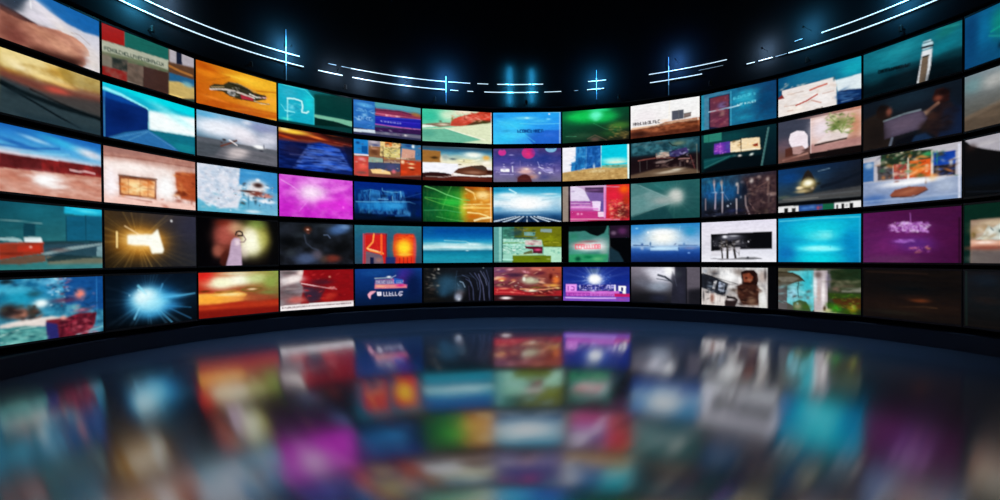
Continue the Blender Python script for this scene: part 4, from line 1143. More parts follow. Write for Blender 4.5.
('p',[(55.5,22.2),(85.1,23.2),(85.4,31.7),(55.5,30.7)],'c8c0b8',1,0.5),
('b',64.2,28.2,6.3,1.7,'d88898',0.7,0),
('t',34.6,24.6,53.8,24.7,4.4,'307460',21,0.7),
('t',16.4,21.9,32.9,22.4,2,'c8f8e8',22,0.9),
('l',[(16.3,30.4),(53.7,31)],2.1,'b8f0dc',0.8,0.7),
('l',[(16.4,27),(53.8,26.9)],1.7,'5c8c3c',0.7,0.5),
('s',(16.3,32.1),(55.5,32.4),(55.4,46),(16.2,45.8),50,0.9,['407c6c','f0fff8','58a894'],23),
('s',(98.9,36.9),(116.2,37),(116.2,47.2),(98.8,47.1),14,0.9,['407c7c','60a890'],24),
('p',[(55.5,32.7),(86.8,33.4),(86.7,45.3),(69.3,45.2),(69.4,38.4),(56.3,36.6)],'58182c',1,0.5),
('b',78,39,6.9,2,'e05080',1,0),
('l',[(90.3,26.6),(115.4,26.3)],1.2,'b0a838',0.8,0.3),
('p',[(53.7,43.4),(67.6,39.3),(69.3,45.2),(51.9,46.8)],'504c20',0.8,0.9),
('p',[(32.8,48.4),(101.4,48.8),(101.4,64),(32.7,64)],'64780c',1,0.5),
('b',78,53.8,7,1.4,'485010',0.8,0),
('b',97.1,54.8,3.8,1.4,'a8b060',0.8,0),
('l',[(16.2,55.2),(32.7,55.8)],2.4,'b8f0e0',0.9,0.5),
('l',[(34.5,46.8),(88.4,47.1)],1,'e0e090',0.6,0.3),
('b',15.3,59.4,20.9,1.4,'204040',0.4,0),
('s',(16.4,20.2),(55.5,20.5),(55.4,46.9),(16.2,46.6),60,1.2,['e0fff4','2c6c60','68b8a0','f0fff8'],78),
('s',(36.5,1.6),(74.8,1.8),(74.7,18.9),(36.4,18.6),30,1.5,['183840','8ca8a0','4c6020'],79),
('s',(88.6,13.9),(117.2,14),(117.1,32.8),(88.5,32.6),20,1.7,['a0a428','505408'],80),
('s',(57.3,22.2),(85.1,22.3),(85,30.9),(57.2,30.7),14,1.4,['f0e0e0','a06070'],81),
]),
(5,7,'screen showing a crimson crowd scene beneath stormy purple clouds',[
('g','80506c','b05038','2c1418','701c20'),
('b',36.1,13.8,20.9,4,'3c2038',0.9,0),
('b',11.7,6.5,10.5,2.9,'68406c',0.8,0),
('b',29.2,3.9,7,2.2,'f0b0b8',0.8,0),
('b',57,8.5,7,2.2,'e8a8b8',0.8,15),
('b',74.4,3.2,12.2,2.9,'f09078',0.6,0),
('b',81.3,10.4,10.4,3.6,'50182c',0.8,0),
('b',11.6,20.9,10.5,3.6,'f08850',0.9,0),
('b',13.4,23.6,4.2,1.4,'fff0a0',0.9,0),
('b',20.4,15.5,7,1.8,'903050',0.6,0),
('b',63.9,23.8,15.7,7.2,'b8b89c',1,0),
('b',53.4,21.1,3.1,4.3,'f8fff0',0.9,0),
('b',74.3,24.8,7,4,'98a080',0.7,0),
('b',90,21.3,6.9,6.5,'7c3c38',0.9,0),
('b',101.3,17.7,3.8,6.5,'501010',0.95,0),
('b',109.9,23.2,6.9,7.2,'f08038',0.9,0),
('b',105.5,33,10.4,2.9,'ffc058',0.8,0),
('b',112.5,37.5,5.2,1.8,'ffe090',0.8,0),
('b',88.2,32.9,8.7,2.5,'f0a050',0.9,0),
('b',74.2,36.5,12.2,1.8,'706428',0.8,0),
('b',65.5,41.8,12.2,2.5,'fff8d8',1,0),
('l',[(46.4,39),(88.1,40.1),(109,37.5)],1.8,'f8b880',0.8,0.9),
('s',(25.6,24.5),(49.9,24.7),(49.9,36.3),(25.5,36.2),30,1.2,['fff8f0','402018','d08060','604030'],31),
('b',11.6,30.8,12.2,1.8,'3c1c18',0.8,0),
('p',[(-4,36.1),(29,37.1),(56.8,44.5),(81.2,46.4),(124,41.2),(124,51.9),(63.7,49.9),(-4,48.7)],'a8242c',0.95,1.4),
('l',[(2.8,44.2),(32.4,44.7),(53.3,47.2)],1.8,'e85858',0.8,0.7),
('b',88.1,47.3,20.9,2.5,'501010',0.8,0),
('b',16.8,38,10.5,1.8,'f0a080',0.7,0),
('p',[(-4,49.6),(46.3,51.3),(124,51.9),(124,64),(-4,64)],'2c1418',0.9,1.1),
('b',21,55.1,10.5,2.5,'fff0f0',1,0),
('b',81.1,50.9,13.9,1.1,'b06840',0.6,0),
('b',110.7,55.1,4.5,1.1,'606068',0.8,0),
('s',(3,1),(116.1,1.6),(115.9,35.8),(2.8,35.2),50,2.1,['d88858','502030','f0b090','803038','ffd8b0'],82),
('s',(2.8,37),(115.9,37.6),(115.9,48.3),(2.8,47.8),30,1.8,['e06058','701820','ffb090'],83),
('b',67.4,22.9,10.4,4.3,'ccc8ac',0.7,0),
]),
(1,8,'screen filled with a vivid green aurora around a mint glow',[
('g','0c5c3c','08442c','201c14','103828'),
('b',43.8,11.2,35.5,13.2,'10b048',0.95,0),
('b',29.6,11.9,19.7,5.7,'18c85c',0.8,0),
('b',75.5,15.7,24.4,11.2,'14a84c',0.8,0),
('b',61.5,12.7,10.5,7.5,'68f8c8',1,0),
('b',75.5,2.6,13.9,3,'28d888',0.8,0),
('b',61.5,18.3,5.3,3.8,'a0ffe8',0.7,0),
('b',103.1,32.8,18.8,7.4,'4c8c30',0.6,0),
('b',59.6,55.8,10.5,5.3,'604c44',0.9,0),
('b',33,48.3,25,5.7,'2c5038',0.7,0),
('b',89.3,46.7,20.7,7.5,'285c2c',0.6,0),
('b',109.9,50.1,10.2,5.6,'6c5c30',0.6,0),
('l',[(45.5,54.8),(59.6,48.3),(80.6,59.2)],1.1,'8c6858',0.6,0.7),
('l',[(6,47.3),(25.9,48.7)],0.9,'60c090',0.5,0.4),
('l',[(56.2,25.4),(78.9,38.4),(103.1,42.1)],1.1,'50b878',0.4,0.9),
('b',47.4,11.5,40.7,13.2,'14c058',0.6,0),
('b',79,14.1,20.8,9.4,'18b058',0.6,0),
('b',61.5,10.8,12.3,8.3,'70ffd0',0.85,0),
('b',63.3,1.5,15.8,2.6,'40e8a0',0.8,0),
('b',99.6,34.4,18.9,5.6,'507c38',0.5,0),
('s',(85.9,31.5),(116.7,33.9),(116.7,58),(85.8,55.8),26,1.6,['806838','345c28','a08850'],84),
]),
(2,8,'screen split between blue towers and a turquoise beach sky over sand',[
('v',[(0,'e8f0f8'),(0.6,'e0e8f0'),(1,'c8a468')]),
('b',13.1,16.7,12.6,12.6,'fcf4fc',0.9,0),
('p',[(24.9,-4),(41.9,-4),(41.7,38),(15.7,43.9),(15.8,25.9),(23.9,26.3)],'2c88c8',1,0.7),
('b',32.9,7.1,7.1,5.4,'58b4e8',0.9,0),
('b',32.9,25,8.9,9,'2070b0',0.7,0),
('p',[(41.9,-4),(70.1,-4),(69.9,39.5),(41.7,39.8)],'2468b4',1,0.5),
('l',[(43.6,0.6),(43.5,38.1)],1.6,'60acd8',0.8,0.5),
('n',201,0.03,0.12,0.7,'0c4484',[(24.9,0.3),(70.1,1.4),(69.9,39.5),(15.7,43.9)]),
('p',[(15.8,15.1),(23.9,14.6),(23.9,26.3),(15.8,27.7)],'c8f0fc',0.7,1.1),
('p',[(-4,-4),(24,-4),(23,24.5),(14.9,25.8),(14.8,45.6),(-4,45)],'f0f0f8',1,0.9),
('p',[(70.9,-4),(124,-4),(124,34.9),(70.8,36)],'08c4dc',1,0.5),
('b',94.3,25.7,24.1,4.2,'88e8e8',0.9,0),
('b',97.7,30.3,22.4,3.2,'e8f4dc',1,0),
('p',[(70.8,35.1),(124,35.2),(124,45.3),(70.8,44.8)],'80ac90',1,0.9),
('s',(73.4,33.4),(116.5,35.7),(116.5,43.6),(73.4,41.4),30,1.1,['3c7c60','b0c8a0','507058'],33),
('p',[(-4,45),(32.8,41.1),(68.2,37.6),(89.1,40.4),(124,40.3),(124,64),(-4,64)],'c8a468',1,1.1),
('b',68.2,44.7,21,2.8,'e4d4a8',0.8,0),
('n',202,0.05,0.08,0.7,'a07c48',[(2.1,45),(68.2,39.4),(119.9,42),(119.9,61.2),(2.1,60.9)]),
('b',7.5,50.7,7.2,5.4,'a8905c',0.7,0),
('b',57.7,35.3,2.1,5.3,'e8f0f0',0.8,0),
('l',[(70.4,1.4),(70.3,39.5)],1.2,'a0f0f4',0.8,0.4),
('l',[(118.3,1.4),(119,61.2)],3.2,'e0fcf8',1,0.5),
('s',(16.7,15.1),(41.8,16.6),(41.7,43.4),(16.6,42.1),30,1.4,['1c60a0','58a8d8','184c88'],85),
('s',(43.6,2.4),(69.2,4),(69.1,37.6),(43.5,36.3),24,1.6,['1c549c','3c88cc'],86),
('s',(4,41.5),(118.2,47.2),(118.2,62.9),(3.9,57.8),50,1.4,['e8c888','a07c48','c8a868'],87),
('b',94.3,26.6,20.7,2.8,'b0f4ec',0.7,0),
('b',13.1,14.9,9,10.8,'fcf8ff',0.8,0),
]),
(3,8,'screen showing a purple and pink page layout beside a red panel with plants',[
('v',[(0,'b89cc0'),(0.6,'b060a8'),(1,'b83070')]),
('p',[(-4,-4),(10.2,-4),(9.9,64),(-4,64)],'94867c',1,0.7),
('l',[(12.2,-0.3),(11.9,60.9)],3.5,'0c0408',1,0.3),
('p',[(40.7,2.6),(75.9,3.1),(75.9,13.3),(41.5,12)],'3c2448',0.9,1),
('b',57.5,7.5,14.1,1.7,'80588c',0.8,0),
('p',[(14.7,-4),(36.2,4.6),(50.4,19.1),(50.4,26),(14.6,24.8)],'e0d4ec',1,1),
('b',19.2,8.6,4.3,1.4,'8c70a0',0.8,0),
('p',[(41.5,10.3),(75.9,13.3),(75.8,45.4),(69.7,45.2),(69.7,28.3),(50.4,26)],'785c9c',1,1),
('b',71.4,35.1,4.2,10.2,'584c94',0.8,0),
('t',15.5,26.5,52.1,28.1,2.4,'70409c',25,0.8),
('t',15.5,31.7,53.9,33.2,2.4,'803898',26,0.8),
('l',[(15.5,29.1),(50.3,30.7)],1,'f0d8f8',0.7,0.3),
('p',[(53.9,26.4),(69.7,26.9),(67.9,43.5),(55.6,41.4)],'f0dcf8',1,0.7),
('l',[(15.4,36.9),(64.4,40)],2.8,'d878c8',0.8,0.9),
('l',[(15.4,35.1),(57.4,37.4)],1.2,'f8d8f8',0.8,0.5),
('p',[(14.5,42),(64.4,44.2),(64.3,57),(14.5,55.8)],'c03880',1,0.9),
('b',28,47.5,2.5,2.1,'f8a8d0',0.9,0),
('b',34.6,47.7,2.1,1.7,'f0a0c8',0.9,0),
('p',[(64.4,44.7),(78,45.4),(77.5,53.6),(64.4,53.2)],'f4d8ec',1,0.5),
('b',70.5,48.3,3.5,1.4,'f0b0d0',0.8,0),
('l',[(76.4,3.1),(76.3,53.9)],3.5,'e898d0',0.9,0.5),
('p',[(79.4,-4),(124,-4),(124,64),(79.2,64)],'d02838',1,0.5),
('b',111.3,7.9,10.2,8.4,'f06014',0.95,0),
('b',92.4,18.9,12.1,10.1,'e02440',0.8,0),
('b',114.7,26.4,6.8,10,'b03818',0.9,0),
('b',88.9,32.3,8.7,6.7,'e05060',0.6,0),
('b',109.5,46.3,13.7,11.7,'50201c',0.85,0),
('s',(85.4,22),(118.1,23.2),(118,56.6),(85.3,55.8),70,1,['f07840','7c1c18','e8a080','401418','d04838'],35),
('s',(83.6,45.6),(109.5,46.3),(109.4,58),(83.6,57.4),20,1,['f0d8a0','f0a0a0'],36),
('l',[(14.5,56.1),(64.3,57.3),(102.6,58.5)],1.4,'ffb0d0',0.9,0.5),
('l',[(14.7,1),(78.5,2.4),(102.7,3.9)],1,'e8c8e8',0.7,0.5),
('l',[(14.4,59.5),(50.2,60.4)],1.4,'e890c0',0.9,0.5),
('l',[(46.7,58.6),(118,60.7)],1.7,'901838',0.8,0.5),
('s',(85.4,27.1),(118.1,28.2),(118,58.2),(85.3,57.5),50,1.6,['e89068','5c1814','b83828','f0c090'],88),
('b',29,11.5,16.1,6.2,'e4dcf0',0.6,0),
('b',37.9,34.9,21.4,2.4,'f0b0e8',0.6,0),
]),
(4,8,'screen showing a glowing red and white sign on a misty green page',[
('v',[(0,'041010'),(1,'060c10')]),
('p',[(10.7,9.1),(41.3,8),(50.1,13.2),(62.5,16.7),(74.8,10.2),(83.5,-4),(84.2,50.3),(81.6,64),(10.5,64)],'3c7c74',1,0.9),
('b',19.7,17.8,9,6.8,'2c7c64',0.8,0),
('b',67.7,26.8,17.5,8.3,'90a8a8',0.9,0),
('b',74.7,40.2,8.7,10,'a8b8b4',0.7,0),
('b',26.8,44.9,18,5.1,'4c9c88',0.8,0),
('b',48.3,34.1,30.1,8.4,'f0f0f0',0.9,0),
('b',32.2,31.4,14.3,6.1,'d08080',0.7,0),
('b',48.3,25.7,16,2.3,'a06068',0.7,0),
('t',22.4,34.4,69.4,34.3,7.4,'f03c50',27,0.8),
('b',35.8,35.7,10.7,2.7,'fff0f0',0.8,0),
('b',64.2,34.3,8.8,3.3,'fce8ec',0.8,0),
('p',[(10.6,47.3),(81.6,46.9),(80.7,64),(10.5,64)],'2c9860',0.8,2.1),
('b',27.7,55,5.4,4.4,'044c34',0.95,0),
('b',46.4,51.7,8.9,3,'087048',0.9,0),
('b',64.1,55.2,10.5,3.3,'60b078',0.8,0),
('b',78.1,56.9,5.2,4,'3c8c70',0.8,0),
('p',[(44.9,-4),(80,2.9),(75.6,11.9),(64.2,16.7),(53.7,14.1),(47.5,9.8)],'040c0c',1,1),
('p',[(86.1,-4),(124,-4),(124,20),(86.1,20.1)],'241428',1,0.5),
('b',107.7,9.2,8.6,5.9,'5c2c5c',0.9,0),
('b',92.1,12.2,5.2,3.6,'786078',0.9,0),
('p',[(86.1,20.4),(124,20.9),(124,64),(110.9,64),(102.4,43.8),(86,33.7)],'020305',1,0.7),
('p',[(84.8,35.3),(100.7,43.8),(109.2,57),(110.9,64),(83.3,64)],'18303c',1,1.4),
('l',[(84.6,3.8),(84.4,60.2)],1,'607880',0.6,0.3),
('p',[(-4,-4),(10.8,-4),(10.5,64),(-4,64)],'000000',1,0.5),
('b',48.3,35,24.8,5.7,'fff4f4',0.6,0),
('t',22.4,34.4,69.4,34.3,6.7,'f05068',27,0.7),
('b',23.3,22.9,10.8,5.1,'489080',0.5,0),
]),
(5,8,'screen showing a white firework over bold pink and purple title lettering',[
('v',[(0,'182878'),(0.4,'142c84'),(0.7,'2c2c8c'),(1,'6c4cac')]),
('b',58.7,21.1,28.2,15.9,'3858b0',0.8,0),
('b',57,7,12.4,5.3,'607890',0.7,0),
('r',58.7,22.8,44,'b0c8f8',0.7,12),
('b',58.7,22.8,13.2,8.8,'ffffff',1,0),
('b',56.9,19.3,8.8,6.4,'fcfff4',1,0),
('s',(32,12.3),(86.7,12.2),(86.7,29.7),(32,30.1),36,0.9,['b0c8ff','ffffff','5078c8'],41),
('p',[(4.9,30.3),(25.7,30.5),(25.1,42.7),(4.8,44.7)],'e89cf0',1,0.7),
('l',[(9.4,34.8),(9.4,41.1)],1.8,'80309c',0.9,0.4),
('l',[(15.7,34.7),(20.3,35.6),(20.2,40.9),(14.8,41)],1.4,'80309c',0.9,0.4),
('p',[(25.7,31.1),(124,31.2),(124,41.6),(25.6,41.8)],'343494',0.7,1.1),
('t',30.1,36.4,93.6,36.3,8.8,'ccc8f8',42,0.95),
('t',31.9,38.1,91.8,38,7.8,'181c60',43,0.8),
('l',[(94.4,32.2),(94.4,41.9)],2.5,'ffffff',1,0.4),
('p',[(100.5,32.7),(113.9,33.3),(113.3,46.9),(108.2,46),(108.2,42.6),(100.5,41.8)],'ffffff',1,0.5),
('p',[(104.8,35.1),(109.1,35.6),(109,42),(104.8,41.4)],'20206c',1,0.4),
('p',[(4.8,42.5),(102.2,42.1),(102.2,46.1),(4.8,47.4)],'e478d8',0.9,1.1),
('p',[(4.8,45.6),(49.7,45.6),(49.7,51.6),(4.8,52.2)],'9c34a0',0.95,0.7),
('t',6.6,49.2,47.9,49,4.2,'e888e8',44,0.7),
('p',[(49.7,45),(98.7,45.6),(98.7,51.4),(49.7,51.6)],'cc70cc',0.9,0.7),
('t',53.3,49.1,93.5,48.9,3.2,'9c3498',45,0.8),
('p',[(93.5,46.2),(124,46.8),(124,52),(93.5,52)],'bc1c64',1,0.7),
('p',[(-4,52.8),(124,52.3),(124,64),(-4,64)],'7c50bc',0.9,1.1),
('l',[(4.8,54.6),(49.7,55.1),(95.2,54.4)],2.1,'e8c0fc',0.9,1.1),
('b',105.6,56.5,10.3,2.1,'a048a8',0.8,0),
('s',(28.4,31.9),(93.6,31.4),(93.5,41),(28.3,41.7),50,1.6,['e8e4ff','181860','b8b0f0','282878'],89),
('b',58.7,21.1,10.6,7.8,'ffffff',0.9,0),
('b',31.9,48.8,25.1,1.4,'c060c8',0.6,0),
]),
(1,9,'screen showing a white wall over a wooden bench with small grey boxes',[
('v',[(0,'f4f4f4'),(1,'f0ece8')]),
('b',27,23.2,28.2,16.4,'f0e8ec',0.7,0),
('b',44.5,4,34.6,2.2,'e8e4e4',0.6,0),
('t',3.8,33.7,53.1,34.4,5.4,'181018',51,1),
('p',[(73.4,19.1),(93.3,18.9),(93.7,34.7),(73.4,35.5)],'505460',1,0.5),
('l',[(85.1,19.1),(85.4,35)],1.4,'606468',1,0.3),
('p',[(94.2,26.6),(106,25.7),(106,32.6),(94.1,34.8)],'80706c',1,0.7),
('l',[(94.2,26.6),(106,26)],1.4,'505050',0.8,0.5),
('l',[(95,31.9),(104.7,31.1)],1,'505050',0.6,0.5),
('b',59.9,34.1,10.2,2.5,'f4dcc8',0.9,0),
('p',[(-4,43.3),(44.4,42.8),(61.6,37),(78.4,36.7),(124,36),(124,64),(61.5,64),(-4,64)],'a05c3c',1,1.4),
('l',[(1.9,41.8),(44.4,41.9),(78.4,39),(117.6,39.5)],3.5,'e8c0a0',0.95,1.4),
('b',47.9,49.6,20.7,4.3,'b46c48',0.8,-8),
('b',94.9,46.9,22.9,3.5,'8c4c2c',0.8,-8),
('p',[(-4,47.3),(44.4,52.8),(78.4,53.5),(124,49.9),(124,64),(61.5,64),(-4,64)],'54281c',0.8,2.8),
('b',16.3,52.8,16,5.5,'2c1410',0.8,0),
('n',211,0.08,0.06,0.6,'3c180c',[(1.9,44.6),(61.6,38.8),(117.6,38.6),(117.6,58.6),(1.9,60.3)]),
('l',[(69.8,0.8),(68.4,32.6)],1.4,'f8f0e0',0.9,0.5),
('l',[(1.7,0.2),(1.6,41.8)],1.4,'ffffff',1,0.2),
('l',[(117.6,3.1),(117.6,39.5)],1.4,'fffff8',0.9,0.2),
]),
(2,9,'screen showing dark wooden tables in a dim teal room with patterned cushions',[
('v',[(0,'1c4450'),(0.45,'143440'),(0.6,'140c10'),(1,'4c3c34')]),
('b',18,10.7,16,6.9,'1c4c58',0.8,0),
('n',221,0.07,0.12,0.9,'3c7480',[(1.9,-3.2),(117.5,3.1),(117.5,22.7),(1.8,21.2)]),
('b',85,7.7,14.9,5,'4c6458',0.9,0),
('b',85,8,8.3,2.3,'788470',0.7,0),
('l',[(68.3,4.2),(73.3,9.8),(81.7,12.3)],1.4,'141814',0.9,0.5),
('b',53,4.2,8.6,2.7,'344c50',0.8,0),
('b',107.9,15.2,8.1,6.6,'1c3034',0.7,0),
('p',[(-4,23),(124,26),(124,64),(-4,54.4)],'180c10',0.85,3.4),
('p',[(45.2,21.2),(68.3,19.3),(69.1,27.8),(46,30.7)],'b0988c',1,0.7),
('s',(46.1,17),(69.1,19.4),(69.1,31.2),(46,29),26,1.2,['f4ece0','3c3438','c0a090'],53),
('p',[(69.1,21.1),(98.1,15.4),(102.2,24.5),(78.3,30.4),(69.1,27.8)],'3c3464',1,0.8),
('s',(70,12.8),(101.4,16.1),(101.4,31),(69.9,27.9),30,1.2,['9894c0','1c1830','605c90','c8c0d8'],54),
('l',[(13.5,31),(26.8,29.7),(44.3,29.1)],1.7,'8c5048',0.95,0.5),
('l',[(44.3,29.1),(78.3,31.7)],1.4,'6c3434',0.8,0.5),
('l',[(85,34),(103,34.8)],2,'9c7470',0.95,0.5),
('l',[(16.2,32.2),(17,50.4)],1.4,'4c4444',0.9,0.5),
('l',[(29.5,31.7),(29.4,46.3)],1.4,'403838',0.9,0.5),
('b',54.6,36.6,10.3,2.4,'ac9894',0.8,0),
('l',[(46,37.5),(64.8,35.8),(75,33.4)],1.7,'8c7c78',0.8,0.7),
('b',99.7,39.1,2.3,2.6,'c0a090',0.8,0),
('b',87.4,42.9,2,5,'544848',0.9,0),
('l',[(104.6,29.7),(111.9,51.7)],1.5,'6c3838',0.9,0.5),
('l',[(94.8,37),(95.6,48.7)],1.2,'3c3030',0.8,0.5),
('p',[(-4,56.1),(44.3,47.6),(81.6,46.6),(115.9,53.7),(124,64),(61.4,64),(-4,64)],'64503f',1,2.4),
('b',71.6,53.3,23.5,2.4,'b0a08c',0.9,-8),
('b',81.6,51.6,8.3,1.7,'e0d8c8',0.7,0),
('l',[(1.7,61),(61.4,60.9),(117.5,61.2)],1.9,'f0e8dc',1,0.5),
('l',[(115.1,12.7),(116.2,60.3)],1.4,'8c8878',0.6,0.5),
('l',[(1.9,2),(117.5,3.1)],0.8,'506870',0.5,0.3),
('s',(3.7,-1.2),(71.7,6.2),(71.6,28.1),(3.6,21.4),40,2,['2c6470','102830','5c8890'],90),
('s',(44.3,28.8),(111.1,35.2),(111.1,50),(44.3,44.2),40,1.7,['6c5450','18100f','8c7470'],91),
('b',68.2,54.7,25.3,2,'c8b8a4',0.6,0),
]),
(3,9,'screen showing a pale light cone and soft glow on teal green',[
('v',[(0,'1c5c5c'),(1,'0c4444')]),
('b',52.8,6.7,25.7,8.1,'207070',0.8,0),
('p',[(-4,-4),(16,3.5),(71.5,27.3),(74.8,34.7),(40.6,43.5),(-4,55)],'609494',0.9,1.3),
('p',[(23.1,11.3),(71.5,27.3),(74.8,33.9),(26.6,41.2)],'8cacac',0.6,4.3),
('p',[(-4,-4),(14.2,3.3),(33.7,15.3),(-4,23.3)],'1c6464',0.6,2),
('r',78.2,26.1,60,'a8c8c4',0.35,14),
('b',79.8,26.1,15,12.8,'b0b8b0',0.9,0),
('b',79,22.9,9.2,8,'f4f0e8',0.95,0),
('b',84.8,28.8,6.6,4.8,'e0d8d0',0.7,0),
('b',56.2,31.3,13.7,4.9,'c8b8b8',0.5,0),
('l',[(16,3.5),(49.3,18.7),(73.1,30.6)],1,'a8c8c8',0.6,0.5),
('l',[(1.5,55),(40.6,43.5),(74.8,34.7)],0.8,'c0d4d0',0.7,0.5),
('p',[(-4,55.8),(40.6,44.3),(61.3,39.6),(78.1,64),(-4,64)],'04343c',0.7,2.3),
('b',104.5,11.8,9.7,9.5,'104c50',0.6,0),
('b',101.2,52.7,14.6,7.9,'0c4848',0.6,0),
('p',[(-4,-4),(71.5,28.1),(74.8,34.7),(-4,54.2)],'7ca0a0',0.4,6.6),
('b',78.2,26.1,21.7,14.4,'98b4b0',0.6,0),
('b',79.8,23.8,11.7,9.6,'ece8e0',0.8,0),
('b',57.9,29.7,18.8,6.5,'b8bcb8',0.5,0),
('b',104.5,32.3,11.3,18.9,'184c50',0.5,0),
('b',17.7,32.5,16,8.3,'609898',0.5,0),
('p',[(-4,-4),(124,-4),(124,64),(-4,64)],'506464',0.22,0),
]),
(4,9,'screen showing a white glow above a blue sea horizon with tiny figures',[
('v',[(0,'2880c0'),(0.4,'80acd4'),(0.55,'a0c0e0'),(0.66,'3868b0'),(0.8,'184088'),(1,'142c64')]),
('b',57.7,20.5,34.2,14.3,'fcfcf4',1,0),
('b',56.1,12.5,24,4.8,'ffffff',0.8,0),
('b',8.6,9.6,12.6,6.5,'3c8cd0',0.8,0),
('b',104.4,12.2,11.4,7.8,'2c90c0',0.8,0),
('b',71.4,4.2,26.9,1.3,'48a8d0',0.6,0),
('b',57.7,38.8,23.9,2.6,'d8f0fc',1,0),
('p',[(35.2,35.3),(84.7,36),(84.7,42.3),(35.2,41.8)],'b8dcf8',0.7,1.3),
('l',[(4,32.9),(31.7,33.7)],1.2,'1c3c70',0.9,0.3),
('l',[(84.7,34),(115.7,34.5)],1.3,'4c6898',0.9,0.5),
('b',20.2,37.6,3.6,3.6,'a8c0e0',0.8,0),
('b',20.2,31.9,2.5,2.3,'34548c',0.8,0),
('b',35.2,31.3,1.8,3.5,'486c98',0.9,0),
('b',38.7,36.2,4.2,0.8,'305080',0.8,0),
('b',78.8,32.3,2.7,1.3,'6c7c9c',0.9,-30),
('b',93.8,32.6,2.3,2.8,'5880b0',0.8,0),
('b',104.4,38.6,11.4,2.2,'8088b0',0.7,0),
('b',101.9,46.1,2.3,1.2,'80a8e0',0.9,0),
('b',84.7,39.2,1.3,2.5,'2c4c80',0.8,0),
('b',10.4,5.6,2.9,1.3,'a0dcf8',0.8,0),
('b',30.9,12.7,1.8,1.9,'ffffff',0.7,0),
('l',[(87.2,3.9),(86.4,11.7)],0.8,'b0ecff',0.6,0.5),
]),
(5,9,'screen showing a grey misty scene with a dark cloaked shape and bird',[
('g','847c88','847c88','242428','08080c'),
('b',55.9,13.2,25.7,13.5,'d8d8e4',0.95,0),
('b',35.1,6.6,21,6.1,'c4c4d0',0.8,0),
('b',66.1,6.4,10.2,6.7,'fcfcff',0.9,0),
('b',12,10.2,16.2,6.9,'787480',0.7,0),
('b',47.2,33.6,22.5,10.2,'808898',0.8,0),
('b',22.7,27.3,16,6.9,'5c6070',0.7,0),
('b',26.2,52.9,35.4,10.3,'141418',0.8,0),
('b',50.6,52.1,17.2,6.8,'24283c',0.7,0),
('l',[(49,13.2),(61,16.5),(71.2,23)],3.7,'4c5060',0.9,1.4),
('l',[(45.5,19.2),(57.6,20.7),(67.8,22.2)],1.7,'5c6070',0.8,0.8),
('l',[(50.7,24.2),(64.4,25.6)],1.4,'8088a0',0.7,0.8),
('b',59.3,7.7,3.8,1.3,'8c8c9c',0.9,0),
('p',[(77.9,-4),(98.6,-4),(97.7,64),(71.1,64),(73.7,28),(71.2,21.3),(72.9,4.6),(77.9,14.6)],'242430',1,1.4),
('b',84.6,11.2,6.6,5,'2c3038',0.8,0),
('b',87.8,37.6,8.3,14.9,'2c2c3c',0.7,0),
('l',[(77.9,17.9),(81.2,31.1)],1.4,'444858',0.7,0.8),
('p',[(99.1,-4),(124,-4),(124,64),(99,64)],'5c5660',0.95,0.8),
('p',[(99,37.3),(124,33.6),(124,64),(99,64)],'14141a',0.9,5.1),
('l',[(97.8,2.8),(97.7,58.8)],1.5,'08080e',0.8,0.5),
('b',52.4,13.2,22.4,15.2,'e4e4f0',0.7,0),
('b',67.8,6.3,8.5,8.4,'ffffff',0.8,0),
('b',17.4,22.2,17.9,10.3,'6c6c78',0.6,0),
('b',50.7,31.8,19,6.8,'98a4b4',0.5,0),
('l',[(49,13.2),(61,16.5),(72,23)],3.4,'484c58',0.9,1.2),
('l',[(46.4,19.7),(57.6,21.2),(71.2,23.8)],1.5,'50545f',0.8,0.7),
('l',[(61,15.6),(74.5,26.3)],2.4,'343842',0.8,1),
]),
(1,10,'screen showing a framed dark red poster beside white script on teal blue',[
('g','2890ac','0c3c68','105480','2c94b0'),
('b',70.8,24.6,18.4,13.8,'20a0c0',0.9,0),
('b',76.3,10.1,16.4,5.9,'30b0cc',0.8,0),
('b',68.9,49.8,18.5,5.9,'2098b8',0.7,0),
('b',104.9,31.8,15.7,19.1,'084068',0.8,0),
('n',241,0.25,0.05,0.2,'083c60'),
('p',[(5.1,-4),(13.8,-4),(13.8,64),(5,64)],'4888a4',1,0.6),
('p',[(4.7,-4),(48.2,2.8),(48.2,6.3),(4.7,4.5)],'3c7c9c',1,0.6),
('p',[(13.2,6.3),(48.2,6.3),(48.2,64),(13.2,64)],'0c1c3c',1,0.4),
('p',[(15.2,7.8),(46.7,7.5),(46.7,64),(15.2,56.5)],'683448',1,0.8),
('b',30.8,12.1,11.8,4.9,'78343c',0.8,0),
('b',30.7,48.7,11.8,6.1,'702c48',0.8,0),
('b',35.7,23.3,7.8,5.3,'7c78b0',0.8,0),
('b',35.1,36.3,4.7,6.1,'a88078',0.8,0),
('n',242,0.05,0.08,0.25,'30182c'),
('l',[(49.8,3.2),(49.7,60.2)],1.7,'48acc8',0.8,0.4),
('l',[(12.8,30.5),(30.7,30.4),(50.1,29.9),(63.4,29)],1.7,'c8ecf8',0.95,0.6),
('l',[(30.7,30.4),(50.1,29.3)],2.7,'80b8d8',0.7,1),
('t',57.7,28.2,89,26.9,2.8,'d0fcff',55,0.95),
('t',53.9,16.1,89.9,14.1,4.4,'60d4e8',56,0.8),
('b',55.5,16.4,2.6,2,'60c8e0',0.7,0),
('b',85.4,25.7,5.4,1.9,'50c8e0',0.6,0),
('b',74.5,19.5,16.5,5.9,'40b8cc',0.5,0),
('s',(15.8,6.9),(46.3,13.4),(46.3,59.6),(15.8,54.1),36,2.3,['8c4450','502838','a0606c'],92),
]),
(2,10,'screen showing small purple and cream cards on a dark green backdrop',[
('g','0a3c40','082830','04141c','041c20'),
('b',52,9.5,26.6,7.5,'0c4448',0.8,0),
